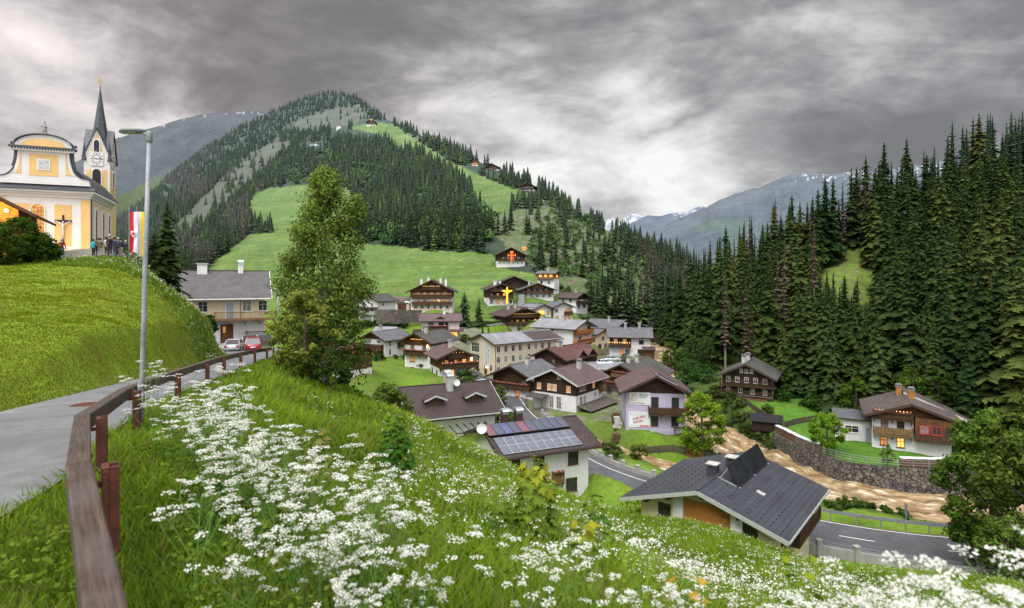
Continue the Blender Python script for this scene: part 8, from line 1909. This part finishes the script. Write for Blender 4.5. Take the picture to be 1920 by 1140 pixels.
# ------------------------------------------------------------------ people before the church
def skin_mat(n,c,r=.8): return M(n,c,r,.12,3,bump=.05)
SK=skin_mat('skin',(.42,.26,.18),.6)
def person(px,D,h,top,legs,hair,face,lab,pose=0,hat=False,row=None):
    p=PT(px,495.5,D); p.z=gz(p.x,p.y)
    g_=random.Random(px);k=h/1.75
    J={'pel':(0,0,.95),'wai':(0,.01,1.10),'che':(0,0,1.32),'nec':(0,.0,1.50),'hd0':(0,-.01,1.60),'hd1':(0,-.015,1.70),'hd2':(0,0,1.755)}
    st=.09+g_.uniform(0,.05);ar=pose
    Vn=[];R_=[];E=[]
    def add(v,r,par=None): Vn.append(tuple(c*k for c in v));R_.append(r*k);i=len(Vn)-1; (E.append((par,i)) if par is not None else None);return i
    pel=add(J['pel'],.155);wai=add(J['wai'],.135,pel);che=add(J['che'],.165,wai);sh=add((0,.0,1.44),.12,che);nec=add(J['nec'],.055,sh);a=add(J['hd0'],.085,nec);b=add(J['hd1'],.10,a);add(J['hd2'],.06,b)
    for s in(-1,1):
        h1=add((s*.10,0,.88),.105,pel);kn=add((s*st,-.02+g_.uniform(-.03,.03),.49),.072,h1);an=add((s*st*1.05,.02,.09),.05,kn);add((s*st*1.15,-.13,.04),.045,an)
        so=add((s*.19,0,1.42),.075,sh)
        if ar==0: el=add((s*.27,.03,1.14),.052,so);wr_=add((s*.25,-.05,.90),.038,el);add((s*.245,-.07,.80),.034,wr_)
        elif ar==1: el=add((s*.27,.06,1.15),.052,so);wr_=add((s*.10,-.17,1.10),.038,el);add((s*.03,-.19,1.13),.034,wr_)
        else: el=add((s*.29,.09,1.15),.052,so);wr_=add((s*.10,.17,.98),.038,el);add((s*.03,.17,.95),.034,wr_)
    me=bpy.data.meshes.new('person');me.from_pydata(Vn,E,[]);o=bpy.data.objects.new('person',me);COL.objects.link(o)
    md=o.modifiers.new('s','SKIN');sb=o.modifiers.new('d','SUBSURF');sb.levels=1;sb.render_levels=1
    for i,v in enumerate(me.skin_vertices[0].data): v.radius=(R_[i],R_[i]);v.use_root=(i==0)
    dg=bpy.context.evaluated_depsgraph_get();dg.update();me2=bpy.data.meshes.new_from_object(o.evaluated_get(dg));bpy.data.objects.remove(o);bpy.data.meshes.remove(me)
    me2.name='person';me2.materials.clear()
    for m_ in(top,legs,SK,mt['black']): me2.materials.append(m_)
    for f in me2.polygons:
        z=f.center.z/k;x=abs(f.center.x)/k
        f.material_index=2 if z>1.50 else (3 if z<.09 else (1 if z<.93 and x<.22 else (2 if (ar==0 and z<.86 and x>=.2) else 0)));f.use_smooth=True
    o=link('person',me2);o.location=p;o.rotation_euler=(0,0,face);tag(o,lab,'person')
    m=MB();c=(0,.02*k,1.70*k);n=10;V=[];Fs=[]
    prof=[(.112,-.09),(.124,-.02),(.115,.05),(.075,.10),(.01,.118)]
    m.lathe([(r*k,z*k) for r,z in prof],n,c)
    if hat: m.lathe([(.19*k,.05*k),(.19*k,.065*k),(.115*k,.07*k),(.10*k,.15*k),(.02*k,.16*k)],n,c)
    m.build('hat' if hat else 'hair',hair,o,smooth=True)
    # face on the far side for those looking away
    m=MB(); 
    for s in(-1,1): m.lathe([(.004*k,-.01*k),(.012*k,0),(.004*k,.01*k)],6,(s*.035*k,-.102*k,1.665*k))
    m.lathe([(.004*k,-.03*k),(.016*k,-.015*k),(.006*k,.02*k)],6,(0,-.112*k,1.645*k)); m.bb(-.03*k,.03*k,-.100*k,-.09*k,1.59*k,1.60*k); m.build('face_features',hair if not hat else SK,o)
H1=skin_mat('dark_hair',(.03,.02,.015));H2=skin_mat('grey_hair',(.3,.29,.28));J1=skin_mat('jeans',(.05,.08,.16));J2=skin_mat('dark_trousers',(.02,.022,.028));J3=skin_mat('grey_trousers',(.2,.2,.21))
c_=lambda n,a:skin_mat(n,a)
person(94,52,1.68,c_('dark_coat',(.03,.035,.035)),J2,H1,PI,'onlooker in a dark coat at the edge of the hedge',1)
person(105,52.5,1.62,c_('green_jacket',(.04,.10,.08)),J1,H1,PI,'person in green jacket and jeans facing the church wall',1)
person(116,52.3,1.76,c_('maroon_jacket',(.12,.018,.02)),J1,H2,PI+.3,'person in maroon jacket and jeans next to the green jacket',0)
person(175,53,1.64,c_('turquoise_jacket',(.02,.30,.42)),J2,H1,PI-.4,'person in bright turquoise jacket and black trousers',1)
person(182.5,54.5,1.70,c_('black_top',(.018,.018,.02)),J2,H1,PI,'person in black half hidden behind the turquoise jacket',0)
person(188,53,1.66,c_('olive_jumper',(.09,.085,.04)),J3,H1,PI+.2,'person in olive jumper and grey trousers',2)
person(199.5,53.6,1.74,c_('pale_shirt',(.42,.40,.38)),c_('brown_trousers',(.10,.07,.05)),H1,PI-.2,'person in pale shirt and brown trousers',1)
person(206,52,1.86,c_('black_coat',(.012,.012,.014)),J2,H2,PI,'tall person in black coat and light hat',0,True)
person(215,53,1.70,c_('navy_jacket',(.025,.04,.09)),J1,H1,PI,'person in navy jacket with hands behind the back',2)
person(221.5,54,1.72,c_('slate_jacket',(.06,.07,.085)),J2,H2,PI+.3,'person in slate grey jacket behind the navy jacket',0)
person(227,52.6,1.62,c_('charcoal_jacket',(.025,.025,.028)),c_('khaki_trousers',(.2,.17,.11)),H1,PI-.3,'person in charcoal jacket and khaki trousers',1)
person(236,53,1.52,c_('dark_blue_coat',(.03,.04,.06)),J2,H2,PI+.5,'smaller grey haired person at the end of the group by the flags',1)
# banners
def banner(px,D,w,cols,lab,emblem=False):
    p=PT(px,492,D);p.z=gz(p.x,p.y);top=(HR-397)/F*D-p.z;R=empty('flag',p,0.25,lab,'flag')
    m=MB();m.tube([(-.06,0,-.5),(-.06,0,top+.35)],[.05,.035],8);m.lathe([(.02,0),(.06,.05),(.02,.12)],8,(-.06,0,top+.35));m.build('pole',mt['galv'],R)
    n=24;cw=w/len(cols)
    for c,mm in enumerate(cols):
        V=[];Fs=[]
        for i in range(n+1):
            z=top-(top-.5)*i/n
            for j in range(5):
                x=cw*(c+j/4);V.append((x,.05*math.sin(x*9+i*.35)*(.3+i/n),z))
        for i in range(n):
            for j in range(4): Fs.append((i*5+j,i*5+j+1,(i+1)*5+j+1,(i+1)*5+j))
        o=MB().mesh(V,Fs).build('cloth',mm,R,smooth=True)
    if emblem:
        z=top-2.0;m=MB();m.extrude([(w/2-.2,z+.25),(w/2+.2,z+.25),(w/2+.2,z-.05),(w/2,z-.32),(w/2-.2,z-.05)],-.13,-.09,0)
        m.extrude([(w/2-.05,z+.18),(w/2+.05,z+.18),(w/2+.04,z+.05),(w/2+.17,z+.13),(w/2+.13,z-.08),(w/2+.03,z-.05),(w/2+.05,z-.2),(w/2-.05,z-.2),(w/2-.03,z-.05),(w/2-.13,z-.08),(w/2-.17,z+.13),(w/2-.04,z+.05)],-.15,-.131,1);m.build('emblem',[mt['signw'],mt['redpaint']],R)
FR=M('flag_red',(.45,.01,.02),.8,.08,1,bump=0);FW=M('flag_white',(.62,.60,.66),.8,.05,1,bump=0);FY=M('flag_yellow',(.75,.50,.01),.8,.08,1,bump=0)
banner(243.5,53,.62,[FR,FW],'red and white hanging flag with a small emblem',True); banner(257.5,53.5,.56,[FW,FY],'white and yellow hanging flag beside the lamp')
# flower bed at the end of the square
pts=[];cc=[]
for j in range(260):
    px_=g3.normal(256,13);D_=g3.uniform(50,53);x=(px_-960)/F*D_;z=gz(x,D_);pts.append((x,D_,z+g3.uniform(.1,.9)));r_=g3.random();cc.append((.5,.47,.45) if r_<.25 else ((.35,.12,.2) if r_<.35 else (.06,.12,.02)))
V,F_,C_=quads_at(np.array(pts),.09,g3,np.array(cc),.8);tag(npmesh('flower_bed',V,F_,mt['leaf'],C_),'pale blossoms and shrubs at the foot of the flags','flowers',kind='stuff')
# ------------------------------------------------------------------ camera, daylight
cam=bpy.data.cameras.new('camera'); co=bpy.data.objects.new('camera',cam); COL.objects.link(co)
co.location=(0,0,0); co.rotation_euler=(PI/2,0,0)
cam.sensor_width=36; cam.lens=36*F/1920; cam.shift_y=-(570-HR)/1920; cam.clip_start=.05; cam.clip_end=40000
cam.dof.use_dof=True; cam.dof.focus_distance=45; cam.dof.aperture_fstop=2.2
sc.camera=co
SUN_EL,SUN_AZ=math.radians(52),math.radians(215)     # azimuth clockwise from the viewing direction
sl=bpy.data.lights.new('sun','SUN'); so=bpy.data.objects.new('sun',sl); COL.objects.link(so)
sl.energy=1.5; sl.angle=math.radians(22); sl.color=(1,.95,.87)
d=Vector((math.sin(SUN_AZ)*math.cos(SUN_EL),math.cos(SUN_AZ)*math.cos(SUN_EL),math.sin(SUN_EL)))
so.rotation_euler=d.to_track_quat('Z','Y').to_euler()
w=bpy.data.worlds.new('World'); sc.world=w; w.use_nodes=True; nt=w.node_tree
for n_ in list(nt.nodes): nt.nodes.remove(n_)
def wn(t,**k):
    o=nt.nodes.new(t)
    for a,b in k.items(): setattr(o,a,b)
    return o
def wl(a,b): nt.links.new(a,b)
def wm(op,a,b=None,c=None):
    o=wn('ShaderNodeMath',operation=op)
    for i,v in enumerate((a,b,c)):
        if v is None: continue
        if isinstance(v,(int,float)): o.inputs[i].default_value=v
        else: wl(v,o.inputs[i])
    return o.outputs[0]
def wr(x,a,b,c,d,smooth=False):
    o=wn('ShaderNodeMapRange'); wl(x,o.inputs[0])
    if smooth: o.interpolation_type='SMOOTHSTEP'
    for i,v in enumerate((a,b,c,d)): o.inputs[i+1].default_value=v
    return o.outputs[0]
def wmix(f,a,b,mode='MIX'):
    o=wn('ShaderNodeMix',data_type='RGBA',blend_type=mode)
    for i,v in((0,f),(6,a),(7,b)):
        if isinstance(v,(int,float)): o.inputs[i].default_value=v
        elif isinstance(v,tuple): o.inputs[i].default_value=(*v,1)
        else: wl(v,o.inputs[i])
    return o.outputs[2]
sky=wn('ShaderNodeTexSky',sky_type='NISHITA'); sky.sun_disc=False; sky.sun_elevation=SUN_EL; sky.sun_rotation=SUN_AZ; sky.dust_density=3
tc=wn('ShaderNodeTexCoord'); sx=wn('ShaderNodeSeparateXYZ'); wl(tc.outputs['Generated'],sx.inputs[0])
X,Y,Z=sx.outputs
def wnoise(vec,scale,det,rough,dist=0.):
    o=wn('ShaderNodeTexNoise'); o.inputs['Scale'].default_value=scale;o.inputs['Detail'].default_value=det;o.inputs['Roughness'].default_value=rough;o.inputs['Distortion'].default_value=dist
    wl(vec,o.inputs['Vector']); return o.outputs[0]
zz=wm('ADD',wm('MAXIMUM',Z,0.0),.55)
cx=wn('ShaderNodeCombineXYZ'); wl(wm('DIVIDE',X,zz),cx.inputs[0]); wl(wm('DIVIDE',Y,zz),cx.inputs[1]); wl(wm('MULTIPLY',Z,1.15),cx.inputs[2])
mp=wn('ShaderNodeMapping'); mp.inputs['Location'].default_value=(12.3,8.1,4.7); mp.inputs['Scale'].default_value=(1.0,1.25,1.5); mp.inputs['Rotation'].default_value=(0,.25,.3); wl(cx.outputs[0],mp.inputs[0])
big=wnoise(mp.outputs[0],1.25,2,.5,.2); mid=wnoise(mp.outputs[0],3.3,10,.56,.75); fine=wnoise(mp.outputs[0],10.0,8,.64,.4)
bil=wm('SUBTRACT',1.0,wm('MULTIPLY',wm('ABSOLUTE',wm('SUBTRACT',wnoise(mp.outputs[0],2.6,7,.56,.5),.5)),4.2))
cl=wm('ADD',wm('ADD',wm('ADD',wm('MULTIPLY',big,.40),wm('MULTIPLY',mid,.44)),wm('MULTIPLY',fine,.17)),wm('MULTIPLY',wm('SUBTRACT',.62,bil),.15))
low=wr(Z,.0,.42,1,0,True)
def lobe(dx,dy,dz,width):
    v=Vector((dx,dy,dz)).normalized(); o=wn('ShaderNodeVectorMath',operation='DOT_PRODUCT'); wl(tc.outputs['Generated'],o.inputs[0]); o.inputs[1].default_value=v
    return wr(o.outputs['Value'],math.cos(math.radians(width)),1,0,1,True)
def pix(px,row,width): return lobe((px-960)/F,1,(HR-row)/F,width)
cl2=wm('ADD',cl,.010)
for px_,row_,wd_,k_ in((1120,390,15,.115),(1000,320,9,.04),(-40,320,22,.13),(700,30,12,-.04),(830,120,9,.025),(1290,230,12,.05),(520,60,18,-.075),(330,150,13,-.02),(1560,60,20,-.05),(1000,60,12,-.045),(1700,220,12,-.03),(900,210,10,.035),(60,60,14,-.03),(1350,330,10,.03)):
    cl2=wm('ADD',cl2,wm('MULTIPLY',pix(px_,row_,wd_),k_))
rp=wn('ShaderNodeValToRGB'); wl(cl2,rp.inputs[0]); e=rp.color_ramp.elements
e[0].position=.34;e[0].color=(.195,.189,.196,1);e[1].position=.70;e[1].color=(.95,.935,.935,1)
for p,c in((.42,(.255,.248,.256,1)),(.475,(.350,.340,.350,1)),(.53,(.49,.476,.487,1)),(.60,(.71,.695,.70,1))): q=e.new(p);q.color=c
tint=wmix(lobe(-.9,1,.25,50),rp.outputs[0],wmix(1.0,rp.outputs[0],(1.06,.985,.975),'MULTIPLY'))
# overcast: unseen sky towards the zenith and behind us boosted to light the ground
up=wr(Z,.55,.95,1,4.4,True); back=wr(Y,.15,-.6,1,4.2,True)
tint=wmix(1.0,tint,wm('MULTIPLY',up,back),'MULTIPLY') 
nish=wn('ShaderNodeMix',data_type='RGBA',blend_type='MULTIPLY'); nish.inputs[0].default_value=1; wl(sky.outputs[0],nish.inputs[6]); nish.inputs[7].default_value=(.06,.06,.06,1)
ad=wmix(1.0,wmix(1.0,tint,(9.85,10.05,9.9),'MULTIPLY'),nish.outputs[2],'ADD')
bg=wn('ShaderNodeBackground'); wl(ad,bg.inputs[0]); bg.inputs[1].default_value=.1
ow=wn('ShaderNodeOutputWorld'); wl(bg.outputs[0],ow.inputs[0])
sc.view_settings.view_transform='Standard'; sc.view_settings.look='None'; sc.view_settings.exposure=0; sc.view_settings.gamma=1
sc.render.engine='CYCLES'; sc.cycles.max_bounces=6; sc.cycles.diffuse_bounces=3; sc.cycles.glossy_bounces=2; sc.cycles.transmission_bounces=3; sc.cycles.transparent_max_bounces=6
sc.cycles.use_denoising=True; sc.cycles.sample_clamp_indirect=6
